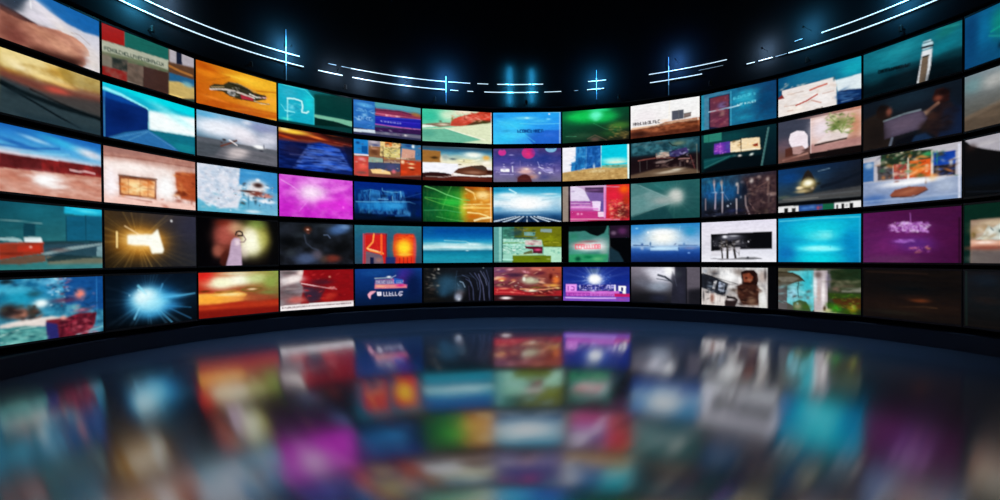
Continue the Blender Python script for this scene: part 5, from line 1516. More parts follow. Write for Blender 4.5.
('p',[(4.2,-4),(34.2,-4),(34.6,12.5),(4.2,12.2)],'2c7c6c',1,0.7),
('l',[(12.7,1.4),(12.7,12.1)],1.3,'1c5c50',0.8,0.4),
('p',[(21.8,16.4),(48.2,16),(49.1,33.6),(21.7,33.4)],'58309c',1,0.7),
('b',29.7,24.2,7.9,6.9,'9c40b0',0.8,0),
('l',[(32.3,16.9),(32.2,33.2)],1.9,'a058c8',0.8,0.6),
('s',(22.8,15.5),(42.4,18.4),(42.4,34.6),(22.7,31.9),12,1.1,['d080d8','7040b0'],61),
('b',44.3,23.4,3.8,6.8,'484894',0.8,0),
('p',[(49.1,16.9),(65.2,16.2),(67,14.6),(95.2,16.5),(96.1,34.8),(66.1,34.4),(49.1,33.2)],'f0d8b0',1,0.7),
('s',(50.1,13.9),(66.1,16.3),(66.1,29.3),(50.1,27.1),22,1.3,['c88838','60401c','f8e8c8'],62),
('s',(67,16.4),(96.1,20.8),(96.1,35.4),(67,31.3),26,1.1,['fff8e8','d8a058','f0c890'],63),
('l',[(66.1,13.5),(66.3,34.4)],1.3,'2c2418',0.9,0.4),
('p',[(83.6,26.3),(92.5,24.5),(92.9,29.5),(87.2,29.2)],'8c2c14',1,0.7),
('l',[(50.1,32.2),(65.2,32),(96.1,33.7)],1.1,'fffce8',0.8,0.4),
('b',54.8,39.6,4.2,1.5,'8c8c90',0.9,0),
('b',64.2,40.7,3.4,1.9,'f0e8e0',1,0),
('b',82.6,40.9,3.6,1.8,'e8f0e8',1,-20),
('p',[(4.1,39.2),(50.1,37.9),(61.4,39),(28.7,48.1),(4.1,55.3)],'0c4c50',0.9,1.5),
('l',[(5.5,53.1),(48.2,39.1)],1.5,'3c7470',0.7,0.7),
('l',[(4.5,43.2),(42.4,39.3)],1.1,'2c6464',0.6,0.7),
('p',[(4.1,56.5),(50.1,41.3),(97.9,43.8),(97.9,64),(4.1,64)],'020a10',0.9,1.9),
('l',[(108.7,4.2),(104.9,24.9),(98.2,61.1)],2.4,'406c6c',1,0.7),
('l',[(107.7,4),(103.8,24.7),(97.5,58.3)],0.7,'80a8a0',0.6,0.4),
('b',113.6,38.7,6.9,14.3,'061c28',0.6,0),
]),
(3,10,'screen showing tall pale statue-like figures on steel blue and brown',[
('g','1c6084','3c2c34','241818','181c28'),
('b',26,15.1,26.4,9.2,'1870a4',0.9,0),
('b',45.5,28.9,19.2,9.1,'145890',0.8,0),
('b',14.3,26.4,11.8,7.7,'1c60a0',0.7,0),
('b',12.6,6.2,10.1,2.2,'3c7890',0.6,0),
('p',[(64.5,3.6),(124,4.1),(124,64),(73.7,64),(79.9,27.2)],'38262a',0.9,6.1),
('b',70.7,23.5,9.2,8.9,'0c1424',0.7,0),
('n',251,0.03,0.12,0.6,'0c0c1c'),
('n',252,0.05,0.12,0.6,'604848',[(73.8,6),(118.8,4.8),(118.8,63.1),(79.8,61)]),
('b',21.8,8.6,2.3,5.5,'a08c90',0.9,0),
('l',[(21.8,10.1),(22.6,21),(26,25.1)],1.8,'b8a8b0',0.9,0.6),
('l',[(24.3,24.9),(23.4,48.7)],2.7,'88788c',0.95,0.8),
('b',34.2,9.7,2.6,4.6,'b09890',0.9,0),
('l',[(34.5,12.8),(35.5,23.5)],1.8,'c0b0a8',0.9,0.6),
('l',[(35.8,25.1),(35.4,55.5)],2.4,'8c7c88',0.95,0.8),
('l',[(36.6,23.6),(45.5,36.4)],0.8,'90a0c0',0.7,0.3),
('b',22.6,23.3,5,1.2,'c0d8f0',0.8,0),
('b',35.8,24.3,3.3,1.2,'d0e0f0',0.8,0),
('l',[(7.1,32.1),(7.1,49.2)],2,'847880',0.9,0.6),
('b',59.8,14.3,2.8,3.3,'c8b8b0',1,0),
('l',[(61.4,16.7),(61,27.1)],2.7,'a08c88',1,0.8),
('l',[(58.5,35.9),(59,46.4),(59,56.8)],2.4,'94848c',0.95,0.8),
('b',66,33.5,1.6,2.1,'8890a0',0.8,0),
('l',[(73,32.5),(73.7,45.9),(79.8,61)],2.4,'8c7c80',0.9,0.8),
('b',82.1,10.5,3.9,3.8,'c8bcb8',1,0),
('b',67.6,11.3,3.1,2.1,'605c68',0.8,0),
('b',94.1,6.6,3.3,2.9,'94807c',0.9,0),
('l',[(82.9,26),(94.9,19.7),(108,13.7)],0.8,'7c5c54',0.8,0.5),
('l',[(87.4,24.9),(106.6,22.2)],0.8,'684c48',0.7,0.5),
('l',[(79.8,43.3),(88.9,55.6)],0.9,'8c706c',0.8,0.5),
('b',107.3,10.8,2.9,3.2,'b09c94',0.9,0),
('l',[(108.8,15.2),(107.3,32.3)],3.4,'6c5450',0.9,0.9),
('b',113.8,32.8,7.2,2.9,'9c8480',0.9,0),
('l',[(109.5,33.9),(108,46.7)],3,'544444',0.8,0.9),
('b',105.1,57.3,3.8,4,'605048',0.9,0),
('b',44.7,45.4,1.9,1.5,'d0d8e8',0.9,0),
('b',49.5,42.4,1.1,1.1,'b0c0d8',0.8,0),
('b',22.6,53.2,18.3,4,'0c0c14',0.8,0),
('b',55,52.9,14.2,3,'202858',0.6,0),
('b',94.8,57.4,11.8,5.8,'201618',0.8,0),
('b',22.6,60.2,4,0.9,'a0a8b8',0.8,0),
('b',22.6,28.6,13.3,12.3,'1c64a0',0.4,0),
('b',48.7,21.6,14.3,9,'185c94',0.5,0),
('l',[(24.3,24.9),(23.4,48.7)],2.1,'a098a8',0.8,0.8),
('l',[(35.8,25.9),(35.5,54)],1.8,'a8a0a8',0.8,0.8),
('l',[(59,35.9),(59.1,55.3)],2,'b0a8ac',0.8,0.8),
('s',(73.8,6),(118.1,10.4),(118.1,61.6),(73.7,59.1),50,1.8,['5c4844','241418','7c645c'],93),
('s',(4,47.5),(67.6,51.4),(67.6,61.8),(4,58.4),20,1.8,['0c0c14','384058'],94),
]),
(4,10,'screen showing a black banner photograph with thin figures on a white page',[
('v',[(0,'e0dcec'),(0.3,'e8e4f0'),(0.7,'dcdce8'),(1,'f0f0f8')]),
('b',9.1,29.8,10.2,24.5,'dcd8e4',0.6,0),
('p',[(16.2,18.1),(113.8,16.9),(113.8,41.6),(67.5,41.3),(42.2,43.2),(16.5,43.9)],'08080c',1,0.3),
('b',48.6,24,20.7,5.3,'5c5c68',0.95,0),
('b',39.8,22.7,4.5,2.1,'f4f4fc',1,0),
('b',54.2,21.9,9.5,1.2,'b0b0b8',0.9,0),
('b',66,33.9,10.9,5.9,'303038',0.9,0),
('b',24.2,31.6,6.6,6,'34343c',0.9,0),
('s',(19.2,25.5),(82.9,27.1),(82.8,40),(19.2,39.1),60,0.6,['707078','a0a0a8','202024'],71),
('b',77.8,30.7,1.2,1.2,'f0f0f8',1,0),
('p',[(32.4,39.3),(64.4,38.3),(64.4,43.4),(32.4,43.8)],'c8c4cc',0.9,1.2),
('p',[(16.5,43.9),(32.4,43.1),(32.4,51.3),(16.5,51.2)],'d8d4dc',0.7,1.2),
('l',[(34.1,28.8),(34.4,40.8),(35.7,54.3)],2.4,'34302c',1,0.6),
('l',[(42.2,28.3),(44.1,41),(44.1,55.1)],3.6,'34302c',1,0.8),
('l',[(54.2,30.8),(55,42.6),(57.4,55.1)],3.6,'383434',1,0.8),
('b',37.3,36.4,2.6,3,'645c54',0.8,0),
('b',48.6,36.6,2.6,3,'605850',0.8,0),
('b',62.9,47.8,1.2,3.5,'807c7c',0.8,0),
('l',[(48.6,36.6),(61.3,47.1)],0.8,'4c4848',0.7,0.5),
('b',39.8,43.1,1.9,4.5,'e8e4e8',0.9,0),
('b',50.2,44,2.2,5.3,'f4f0f4',0.9,0),
('p',[(16.7,54.3),(48.6,55.9),(67.5,53),(85.9,52.8),(100,55.2),(85.9,56.8),(32.4,57.3)],'7c7c80',0.9,0.9),
('l',[(15.8,55.5),(64.4,56.2)],1.2,'98949c',0.8,0.6),
('b',76.8,53.7,1.8,1.5,'20242c',1,0),
('l',[(73.7,55.2),(97.8,55.7)],0.9,'505058',0.9,0.5),
('s',(30.8,27.2),(64.4,28.1),(64.4,43.4),(30.8,43),36,1.4,['201c1c','c8c4c8','646064'],95),
]),
(5,10,'screen showing a blurred long-haired person in white beside a dark film strip',[
('v',[(0,'dcdad8'),(1,'c8c0bc')]),
('b',48.6,11.6,20.8,9.4,'ffffff',0.95,0),
('b',22.5,8.8,8.3,6.4,'504848',0.7,0),
('b',5.6,5.9,5.1,3.2,'a8b0bc',0.7,0),
('p',[(-4,9.2),(15.8,13),(45.4,25),(39.7,44.8),(24.1,40.7),(7.3,34.9),(-4,31.9)],'181c24',1,0.8),
('n',261,0.03,0.06,0.35,'606c7c'),
('p',[(21.6,21.6),(26.6,20.7),(22.4,35.2),(18.3,33.7)],'f0f0f4',1,0.5),
('p',[(29.9,22.2),(40.5,25.9),(37.3,38.6),(28.3,35.8)],'b8c4dc',1,0.5),
('b',34.8,30,3.3,3.2,'e0e8f8',0.8,0),
('l',[(1.8,9.5),(25.8,16.7),(61.3,25.6)],0.9,'0c0c10',0.9,0.3),
('l',[(40.5,26.7),(61.3,25.6)],0.8,'605c5c',0.7,0.3),
('p',[(-4,33.5),(15.7,39.4),(38.9,46.4),(40.5,64),(-4,64)],'e8e0dc',1,1.6),
('b',18.2,49,4,8,'8c5848',0.8,0),
('b',18.3,39.4,3.4,2.2,'707078',0.8,0),
('s',(2.1,33.5),(38.9,32.2),(38.9,57.5),(2.1,59.5),16,1.1,['504848','c8b8b0'],73),
('b',3,44.8,2.1,9.7,'3c3c40',0.7,0),
('b',61.3,8.2,9.4,6.2,'6c5c54',0.8,0),
('p',[(43.7,44.6),(56.5,45.6),(61.2,50.1),(54.9,64),(39.7,64),(39.7,53.5)],'2c2020',1,0.9),
('l',[(43.7,45.4),(58.1,49.5)],2.5,'100c0c',1,0.6),
('b',48.6,49.9,8,1.9,'f8f0f0',0.9,0),
('b',50.2,30.3,6.4,3.1,'fcfcfc',0.9,0),
('b',54.9,34.8,6.3,3.1,'60544c',0.8,0),
('b',58.9,35.4,2.2,2.5,'a8988c',0.8,0),
('p',[(65.9,6.6),(73.7,3.4),(85.9,3.3),(91.8,9.3),(93.3,18.3),(90.3,29),(79.8,30.8),(67.5,26.6)],'200c08',1,0.8),
('p',[(68.3,9.7),(79.8,7.9),(85.8,13.9),(81.3,22.4),(70.6,21.9)],'8c4830',1,1.2),
('b',74.4,15.7,2.1,1.5,'280c08',0.9,0),
('b',79.8,18.6,4.6,2.1,'b07c60',0.7,0),
('b',62.8,20.6,5.6,5.3,'f4f0f0',0.95,0),
('p',[(65.9,25.1),(91.8,25.9),(96.3,40.8),(93.3,56.1),(69,57.4),(61.2,45.4),(59.7,28.4)],'3c2018',1,1.9),
('n',262,0.03,0.2,0.3,'100404'),
('b',82.8,50.5,7.6,6.1,'9c8068',0.6,0),
('p',[(94.8,27.3),(100.7,31.6),(105.8,47.9),(106.3,64),(94.8,64),(93.3,42.5)],'d8d8d4',1,1.2),
('b',99.3,13.6,7.4,9,'b8a8a0',0.9,0),
('b',103.7,10.6,2.3,9,'403838',0.8,0),
('b',93.3,32.6,3,2.4,'c8a088',0.8,0),
('p',[(106.9,-4),(124,-4),(124,64),(106.9,64)],'040406',1,0.3),
('s',(2.2,9.1),(45.4,8.5),(45.4,41.4),(2.1,43.2),36,1.9,['101418','8c98a8','282c34'],96),
('b',48.6,14.7,14.4,9.4,'ffffff',0.85,0),
('s',(61.2,28.4),(94.8,27.3),(94.8,56),(61.2,57.8),40,2.2,['2c1410','5c3828','180a08','80604c'],97),
('b',100.7,45.1,4.4,9,'ececec',0.8,0),
]),
(1,11,'screen showing a white sheet with red pen strokes against a teal wall',[
('g','084c74','189cb4','104c70','0c4868'),
('b',109.4,14.1,17.2,10.5,'18a8b8',0.8,0),
('b',46,11.3,34.9,9,'186c8c',0.8,0),
('p',[(6.2,20.2),(83.8,19.6),(86.9,26.9),(87.5,64),(-4,64),(-4,31.8),(6.2,32)],'e8e0dc',1,0.6),
('b',25.9,54,18.2,6.9,'f4e8dc',0.7,0),
('b',65.3,47.6,16.8,8.8,'f4f0f0',0.8,0),
('l',[(28.2,47.7),(43.8,44.6),(60,38.5)],1.9,'a83828',0.9,0.6),
('l',[(49.3,29.7),(61.1,27.7),(73.6,26.6)],2.4,'c47060',0.9,0.9),
('l',[(51.4,45.3),(65.3,52)],1.9,'b87060',0.7,1.1),
('l',[(14.4,28.2),(39.4,28.8)],1.1,'a88878',0.6,0.6),
('l',[(67.4,39.3),(83.8,39.1)],1.1,'a87868',0.6,0.6),
('l',[(9.7,45.7),(30.5,47.1)],1.3,'b89080',0.6,0.6),
('l',[(14.4,53.7),(23.7,54)],1.1,'b88070',0.6,0.6),
('p',[(-4,32.3),(6.2,26.1),(9.7,32.8)],'802c28',1,0.4),
('l',[(51.5,61),(67.4,59.1)],1.5,'40302c',0.9,0.4),
('p',[(85.8,24.5),(124,24.1),(124,47.2),(88.9,43.6)],'e0ecf0',1,1.1),
('b',103.6,33.6,11.6,5.1,'d0dce4',0.7,0),
('p',[(88.9,41.5),(101.7,42),(124,45.7),(124,64),(87.9,64)],'0c2c5c',1,0.9),
('l',[(91.9,44.4),(99.7,44.3)],3.5,'081838',0.9,1.1),
('l',[(93.9,57.8),(117,56.4)],1.3,'6c90b8',0.8,0.6),
('l',[(91.9,48.7),(117,51.8)],1.1,'406890',0.8,0.9),
('b',83.8,21.8,1.6,3.5,'205060',0.8,0),
('s',(2.6,6.4),(85.8,28.8),(85.9,76.4),(2.6,58.1),30,2.2,['fffaf4','d8c4b8','f0dcd0'],98),
('l',[(28.2,47.7),(43.8,44.6),(60,38.5)],1.9,'b03828',0.9,0.6),
('l',[(49.3,29.7),(61.1,27.7),(73.6,26.6)],2.2,'c86858',0.8,0.9),
('s',(88.9,38.7),(119.3,46.6),(119.3,67),(88.9,59.8),24,2.6,['183c70','081838','4c78a8'],99),
]),
(2,11,'screen showing a white chair on the left and a potted green fern on the right',[
('g','3c4050','c88c78','3c2420','705048'),
('p',[(-4,-4),(50,3.4),(50,41.5),(26,39.3),(-4,33.3)],'3c4050',1,0.8),
('b',9.3,34.9,15.1,10.6,'685460',0.8,0),
('p',[(50,2.9),(124,3.4),(124,50.7),(50,52.6)],'d8b4a8',1,0.5),
('b',66.3,20.8,18.5,16.7,'e8dce4',0.95,0),
('b',112.6,23.2,9.1,17.5,'c08468',0.9,0),
('b',109.6,43.3,13.8,6.4,'905c50',0.7,0),
('b',61.2,8.1,10.2,2.7,'f4e0e0',0.8,0),
('p',[(50,39.8),(74.6,42.3),(124,40.3),(124,50.5),(50,52.6)],'a87c78',0.9,1.7),
('l',[(56.9,41.8),(74.6,40.6),(100.3,39.3)],2.7,'30201c',0.95,0.8),
('p',[(51.8,41.8),(57.8,39.4),(100.3,38.5),(105,28.1),(94,28.5),(77.9,28.8)],'e8dcdc',0.8,1.3),
('p',[(80.3,28.1),(95.6,27.2),(105.7,26.7),(101.9,38),(77.9,37.9)],'e0d0cc',1,0.8),
('b',92.4,17.6,12.7,8.1,'748048',0.95,0),
('b',84.4,22.6,6.5,4.9,'5c7038',0.9,0),
('s',(72.9,0.6),(111.1,8.6),(111.1,34),(72.9,27.1),110,1.3,['5c7c34','a8b878','3c5824','88a050','d0d0a8'],75),
('l',[(94,21.2),(112.6,15.3)],1,'708048',0.7,0.5),
('l',[(87.6,21.6),(72.9,23.7)],1,'708048',0.7,0.5),
('b',100.3,28,4.7,1.6,'f8ecd8',0.9,0),
('b',87.6,26.8,4.8,1.6,'f0e4d8',0.9,0),
('p',[(16.8,27.3),(19.6,19.1),(29.6,16.5),(40.4,19.1),(45.7,25.5),(46.5,42.7),(40.4,45.1),(36.8,39.4),(26,39.3),(21.4,39.5),(17.7,32.7)],'f0e4ec',1,0.7),
('b',31.4,29.9,9,8.6,'ecdce4',0.7,0),
('p',[(22.3,39.6),(37.7,39.2),(43.9,46.5),(33.2,50.9),(23.3,49.4)],'b08c88',1,0.8),
('p',[(11.2,40.5),(21.4,38.6),(23.3,52),(11.2,52.8)],'502c24',1,1),
('l',[(7.4,56.7),(26,54.1),(45.7,51.4)],2.4,'b08478',0.9,0.8),
('b',18.7,55.7,14.8,3.5,'704840',0.7,0),
('b',42.2,46.2,5.3,1.7,'483030',0.9,0),
('p',[(48.3,52.3),(124,50.7),(124,64),(49.2,64)],'100a0a',1,0.7),
('b',61.2,60.2,10.2,1.7,'30201c',0.8,0),
('l',[(50.5,3.5),(50.2,51.8)],1,'f8e8e8',0.7,0.3),
('l',[(94,30.9),(87.6,16.7),(77.9,6.5)],1,'688038',0.8,0.5),
('l',[(94,29.3),(100.3,14.4),(103.4,7)],1,'7c9048',0.8,0.5),
('l',[(94,30.1),(82.8,17.4),(74.6,17.4)],1,'587030',0.8,0.5),
('l',[(95.6,29.6),(106.5,20.4),(111.1,13.4)],1,'8ca058',0.8,0.5),
]),
(3,11,'screen showing a rocket-like dark craft with a bright lamp above a caption strip',[
('g','0c3c70','141c2c','141414','3c4440'),
('b',16.8,13,20.4,8.4,'0c4484',0.8,0),
('b',61.2,14.8,22.1,9.6,'203c58',0.7,0),
('b',94.1,26.3,23.8,12.4,'141c2c',0.6,0),
('l',[(61.2,8.4),(77.9,6.4)],1,'809cb0',0.8,0.7),
('l',[(66.3,29.7),(94.1,24.7),(118.8,16.9)],4.3,'0c1420',0.7,2),
('p',[(-4,43.5),(35.1,38.1),(78,35.6),(124,33.4),(124,45.5),(61.3,46),(-4,46.6)],'4c4c4c',0.95,2),
('b',44,43.8,26.4,2,'6c6c68',0.7,-5),
('b',87.7,38.1,22.5,2.2,'404044',0.7,-6),
('n',271,0.3,0.04,0.25,'101418'),
('b',9.3,39.2,11.3,2.7,'586050',0.7,0),
('l',[(-0.2,46.1),(118.9,45.8)],1.3,'707474',0.6,0.7),
('p',[(35.1,25.8),(38.6,15.5),(42.2,7.7),(46.6,5),(51.8,10.5),(57,20.7),(58.7,28.9),(52.7,36.4),(42.2,37.1)],'2c2820',1,1.3),
('b',61.3,24.7,3.7,1.9,'0c1014',1,0),
('b',33.3,28.1,4.3,2,'e8d0a0',0.9,0),
('b',36.9,32.5,8.9,2.6,'b09c70',0.8,0),
('b',52.7,30,2.8,2.3,'c0a890',0.8,0),
('b',45.7,22.8,10.5,5.9,'c8b478',0.9,0),
('b',46.6,22,5.9,3.3,'fff8d8',1,0),
('b',44,25,5.3,2.6,'fcf0c8',0.9,0),
('p',[(-4,46.6),(124,46.8),(124,51.9),(-4,52.1)],'040608',1,0.5),
('p',[(-4,51.7),(31.8,52.4),(31.9,64),(-4,64)],'e8e8e8',1,0.3),
('p',[(31.8,52.4),(84.5,53.1),(84.5,64),(31.9,64)],'284c88',1,0.3),
('p',[(68,53),(84.2,53.1),(84.2,64),(68,64)],'146044',1,0.3),
('b',42.2,56.7,7.1,2.3,'5080c0',0.8,0),
('b',52.7,55.9,5.2,2.3,'6088c0',0.7,0),
('b',61.3,57.3,2.4,2.6,'b04c5c',0.9,0),
('b',65.5,56.8,1.7,2.2,'904050',0.8,0),
('p',[(84.5,52.7),(124,51.9),(124,64),(84.5,64)],'ececec',1,0.3),
('p',[(9.3,54.4),(15.3,54.4),(15.3,64),(9.3,64)],'101010',1,0.5),
('p',[(21.5,55),(27.5,54.7),(27.5,64),(21.5,64)],'303030',1,0.5),
('p',[(87,54.9),(89.4,54.8),(89.4,64),(87,64)],'282828',1,0.5),
('p',[(94.1,54.2),(98.1,54.2),(98.1,64),(94.2,64)],'181818',1,0.5),
('p',[(104.8,54.2),(109.8,54.2),(109.8,64),(104.8,64)],'181818',1,0.5),
('b',101.2,56.6,1.9,1.8,'808080',0.7,0),
('b',45.7,23.6,14,7.5,'b8a468',0.7,0),
('b',46.6,22.5,7,3.9,'fffce8',1,0),
('b',34.2,28.1,6.1,2.3,'f0dcb0',0.9,0),
('b',38.6,33.2,12.4,2.3,'b8a478',0.7,0),
('p',[(36,20.1),(41.3,9.2),(46.6,4.6),(51.8,10.5),(56.5,19.9),(52.7,16.2),(46.6,13.1),(40.4,15.7)],'241c18',0.9,1),
('l',[(11.2,40.2),(61.3,40.4),(118.9,39.5)],1.6,'5c6064',0.6,0.8),
('l',[(7.4,42.4),(61.3,43.6)],1.3,'80807c',0.6,0.7),
]),
(4,11,'screen filled with bright cyan and a soft pale band in the middle',[
('g','0c94c4','08a0c8','0a78b0','0c78b0'),
('b',61.3,16.3,47.6,14.2,'14c8dc',1,0),
('b',64.7,25.9,25.3,7.9,'30d4e4',0.9,0),
('b',66.4,25.9,11.8,4.7,'60d8e0',0.8,0),
('b',57.9,41.5,39.4,9.5,'20dcf0',0.95,0),
('b',61.3,41.6,20.4,3.2,'88f8fc',0.95,0),
('b',78.1,43.7,14.8,1.9,'80f4fc',0.8,0),
('b',61.4,55.8,40.8,9.5,'10d4e0',0.95,0),
('b',13.1,47.4,15,10,'0c68ac',0.8,0),
('b',106.8,36.2,10.8,19.6,'0484bc',0.8,0),
('p',[(81.3,20.2),(84.6,23.4),(85.4,35),(82.2,34.1)],'10a8c8',0.6,0.8),
('l',[(61.3,19.4),(81.3,19.9)],1.3,'70ecf0',0.6,0.8),
('b',78.9,40.7,1,1.6,'188098',0.9,0),
('n',281,0.3,0.04,0.12,'0898b8'),
('l',[(1.7,3.8),(61.3,2.4),(118.9,3.5)],1.1,'88f0f4',0.6,0.5),
('l',[(118.2,3.8),(118.3,61)],1,'50b8e0',0.7,0.3),
('l',[(1,61.6),(118.3,61.3)],1,'58c8d8',0.6,0.3),
('b',64.7,25.9,20.2,6.9,'50dce8',0.7,0),
('b',73.1,25.3,9.9,4.7,'80e8ec',0.6,0),
('b',61.3,42.3,27.2,3.8,'a0fcff',0.8,0),
]),
(5,11,'screen showing a turquoise sky between pale columns above garden bushes',[
('g','605c48','303c28','1c2c10','5c5854'),
('p',[(15,4.4),(55.4,2.9),(55.4,57.4),(47.6,64),(14.1,49.9)],'6cc8d0',1,0.8),
('b',45.8,19.1,10.5,16.9,'30b8c8',0.9,0),
('b',22.4,35.5,9.2,10.4,'a0d8ec',0.9,0),
('b',44.1,43,8.8,10.2,'60c4d0',0.7,0),
('p',[(-4,4.7),(22.4,6),(33.3,10.1),(40.5,17.6),(29.7,19.7),(15,24.5),(-4,24.1)],'4c4434',1,1),
('p',[(-4,13.5),(22.4,12.1),(33.3,14.4),(24.3,19.8),(5.6,20.4)],'787468',0.9,1.3),
('b',9.4,23.8,11.3,3.5,'606058',0.8,0),
('l',[(0.8,6.1),(22.4,6.9),(37.8,15.1),(40.9,18.4)],1.5,'2c2818',0.9,0.5),
('p',[(-4,25.9),(14.1,27.2),(14.1,64),(-4,64)],'605c5c',1,0.8),
('n',291,0.03,0.12,0.25,'302c2c'),
('l',[(32.4,19.6),(30.6,28.2),(31.9,41.1)],1.3,'1c3838',0.8,0.5),
('p',[(55.4,2.9),(74.8,2.6),(74.9,56),(68.2,64),(55.4,64)],'b8acb0',1,0.8),
('b',57.1,23.8,3.4,20.1,'e0ecf0',0.9,0),
('b',61.4,8.6,6.1,5,'584844',0.8,0),
('b',69,34.9,3.3,19.9,'f4ecec',0.95,0),
('b',76.5,14.9,4,13.1,'787088',0.8,0),
('b',62.3,35.3,2.7,15,'bca49c',0.7,0),
('p',[(78.1,3.3),(124,-4),(124,16.8),(81.4,13.1)],'182c18',0.95,1.7),
('b',94.3,17.6,20.6,2.3,'605c48',0.8,0),
('b',103.8,23.6,15.6,3.8,'544c3c',0.9,0),
('p',[(94.3,25.6),(124,23.9),(124,30.1),(94.3,31.3)],'808074',0.95,1.3),
('b',87.9,27.5,6.4,3.2,'886860',0.8,0),
('p',[(74.8,33),(124,32.5),(124,40.3),(78.2,41)],'2c4414',0.95,1.3),
('p',[(81.4,40.9),(124,37.2),(124,52.9),(87.9,51.8)],'4c2c10',0.9,1.7),
('p',[(23.3,49.3),(33.4,44.9),(44.1,47.2),(53.7,64),(52.8,64),(24.3,64)],'3c5430',1,1),
('b',30.7,54,6.5,5.2,'8c8c6c',0.9,0),
('b',44.1,54,7,4.1,'3c5c1c',0.8,0),
('b',86.3,53.6,9.7,5.9,'388c1c',0.95,0),
('b',78.2,49.2,5.9,3.9,'2c5c10',0.8,0),
('b',109.2,52.8,7.7,5.7,'847c14',0.95,0),
('b',110,50.3,3.7,3.2,'b0a850',0.7,0),
('b',74.9,56.9,6.6,2.6,'c8c890',0.9,0),
('b',70.7,54.7,2.3,4,'403018',0.9,0),
('b',100.7,57.4,6.3,3.8,'30500c',0.8,0),
('s',(74.8,34.6),(117.6,32.5),(117.6,59.3),(74.9,62.6),60,1,['48801c','182c08','807830','5c3c18'],77),
('l',[(58,58.6),(88,60),(117.6,60.8)],1,'c0c8a0',0.7,0.5),
('s',(0.8,20.6),(54.5,18.9),(54.6,49.1),(0.8,52.5),30,2,['585450','90d8e0','30403c'],100),
('s',(78.1,3.3),(117.5,2.7),(117.6,29.4),(78.1,31.2),30,2.7,['2c3820','707058','182410'],101),
]),
(1,12,'screen showing a white striped tower with small lettering on a teal storm',[
('g','0a5464','14606c','02161e','04202c'),
('p',[(-4,-4),(49.3,-4),(124,2.6),(124,30.9),(49.4,31.1),(-4,26.3)],'147080',0.9,3.9),
('b',44.4,13.7,29.8,10.5,'1c8494',0.8,-20),
('b',104,6.2,14.7,7.2,'187870',0.7,-20),
('b',99.8,23.9,17.1,7.3,'108090',0.7,-20),
('b',23.9,14.4,21,8.1,'107484',0.7,0),
('p',[(-4,40.1),(49.4,41.5),(73.2,39.2),(124,42.7),(124,64),(-4,64)],'020c12',0.9,4.9),
('n',301,0.2,0.05,0.25,'043844'),
('t',20,29.8,62,33.3,3.6,'02141c',81,1),
('l',[(44.4,36.8),(54.3,36.7)],1,'062028',0.7,0.5),
('p',[(75.9,21.3),(87.8,21.9),(85.7,43.4),(81.5,64),(69.1,64),(73.2,39.2)],'d8dce0',1,0.7),
('p',[(75.9,28.8),(83.6,29),(82.3,44.8),(79,64),(71.4,64),(74.4,39.6)],'6c5c4c',1,0.7),
('l',[(76.6,29),(83.4,29)],2,'201c18',0.9,0.7),
('p',[(75,16.7),(77.2,10),(85.6,9.9),(88.5,14.8),(87.8,20.7),(76.6,20.3)],'c8dce4',1,0.7),
('l',[(75.9,17),(87.8,18.2)],2.7,'101820',1,0.7),
('l',[(77.7,11.9),(87.1,12.5)],1.2,'181c28',0.8,0.5),
('t',20,29.8,62,33.3,4.3,'01080e',81,1),
('t',20.5,30.3,62.4,33.7,3.8,'01080e',82,0.8),
('b',49.3,10.3,31.9,7.8,'2498a4',0.5,0),
('b',16,38.9,16.1,8.2,'0c4450',0.6,0),
('l',[(82.2,-2.5),(95.4,0.3),(116.4,4.1)],2.5,'28908c',0.5,1.5),
('b',95.6,59,17.3,9.8,'02080c',0.7,0),
]),
(2,12,'screen showing two people leaning over a large light board in the dark',[
('g','101c28','14202c','0c1420','201814'),
('b',60.2,5.8,31.5,11.6,'1c3444',0.9,0),
('b',42.5,10,18,8.9,'182c38',0.7,0),
('b',108.5,45.8,12.5,19,'102844',0.8,0),
('p',[(-4,21.5),(17.7,16),(30.3,25.1),(38.1,47.8),(36.6,64),(-4,64)],'2c2018',1,2.3),
('p',[(17.7,12.9),(24,6.8),(33.4,9.2),(38,16.4),(38,25.3),(28.8,26.2),(19.3,21)],'281810',1,1.1),
('b',35,17.1,4.3,5.4,'a8604c',0.95,0),
('b',25.6,10.3,7.5,4.3,'140c0a',0.95,0),
('p',[(87.8,13.2),(91.7,4.5),(100.8,4.3),(107.2,11.5),(107.2,21),(98.3,22.8),(90.5,20)],'301410',1,1.1),
('b',94.4,14.9,5.2,3.9,'a85840',0.95,0),
('b',100.8,9.8,7.1,3.8,'180806',0.9,0),
('p',[(79.8,39.3),(87.8,30),(94.4,21),(108.4,22.7),(115.9,36.8),(124,64),(98.4,64),(82.5,51.2)],'2c1c1c',1,2.3),
('p',[(100.9,30.4),(124,29.2),(124,64),(93.2,64)],'14284c',0.95,2.9),
('l',[(94.4,21),(86.5,25.4),(78.4,29.9)],4,'c0886c',0.9,1.1),
('b',79.8,29.4,5.4,3.4,'e0b898',0.95,0),
('b',87.9,34.2,7.9,5.6,'5c3424',0.8,0),
('p',[(27.8,27.5),(72.9,23.5),(78.4,27.7),(82.5,35.7),(74.3,46.6),(28.5,50.5)],'64566c',1,1.1),
('p',[(30.4,29.6),(74.3,26.1),(79.8,36.5),(73,44.1),(30.4,47.8)],'7c6c84',0.8,2.3),
('l',[(27.8,27.5),(54.4,24.2),(74.3,23.8)],2,'b0c4cc',0.8,0.9),
('l',[(39,51),(35.1,63.8)],3.4,'8490a4',0.95,0.9),
('p',[(66,53.5),(79.8,52.1),(93.2,64),(82.6,64),(60.3,64)],'1c3c64',0.9,1.7),
('p',[(42.7,54.7),(68.8,51.2),(60.3,64),(42.7,64)],'060810',0.9,1.7),
('b',17.7,43.7,16,15.4,'1c1410',0.7,0),
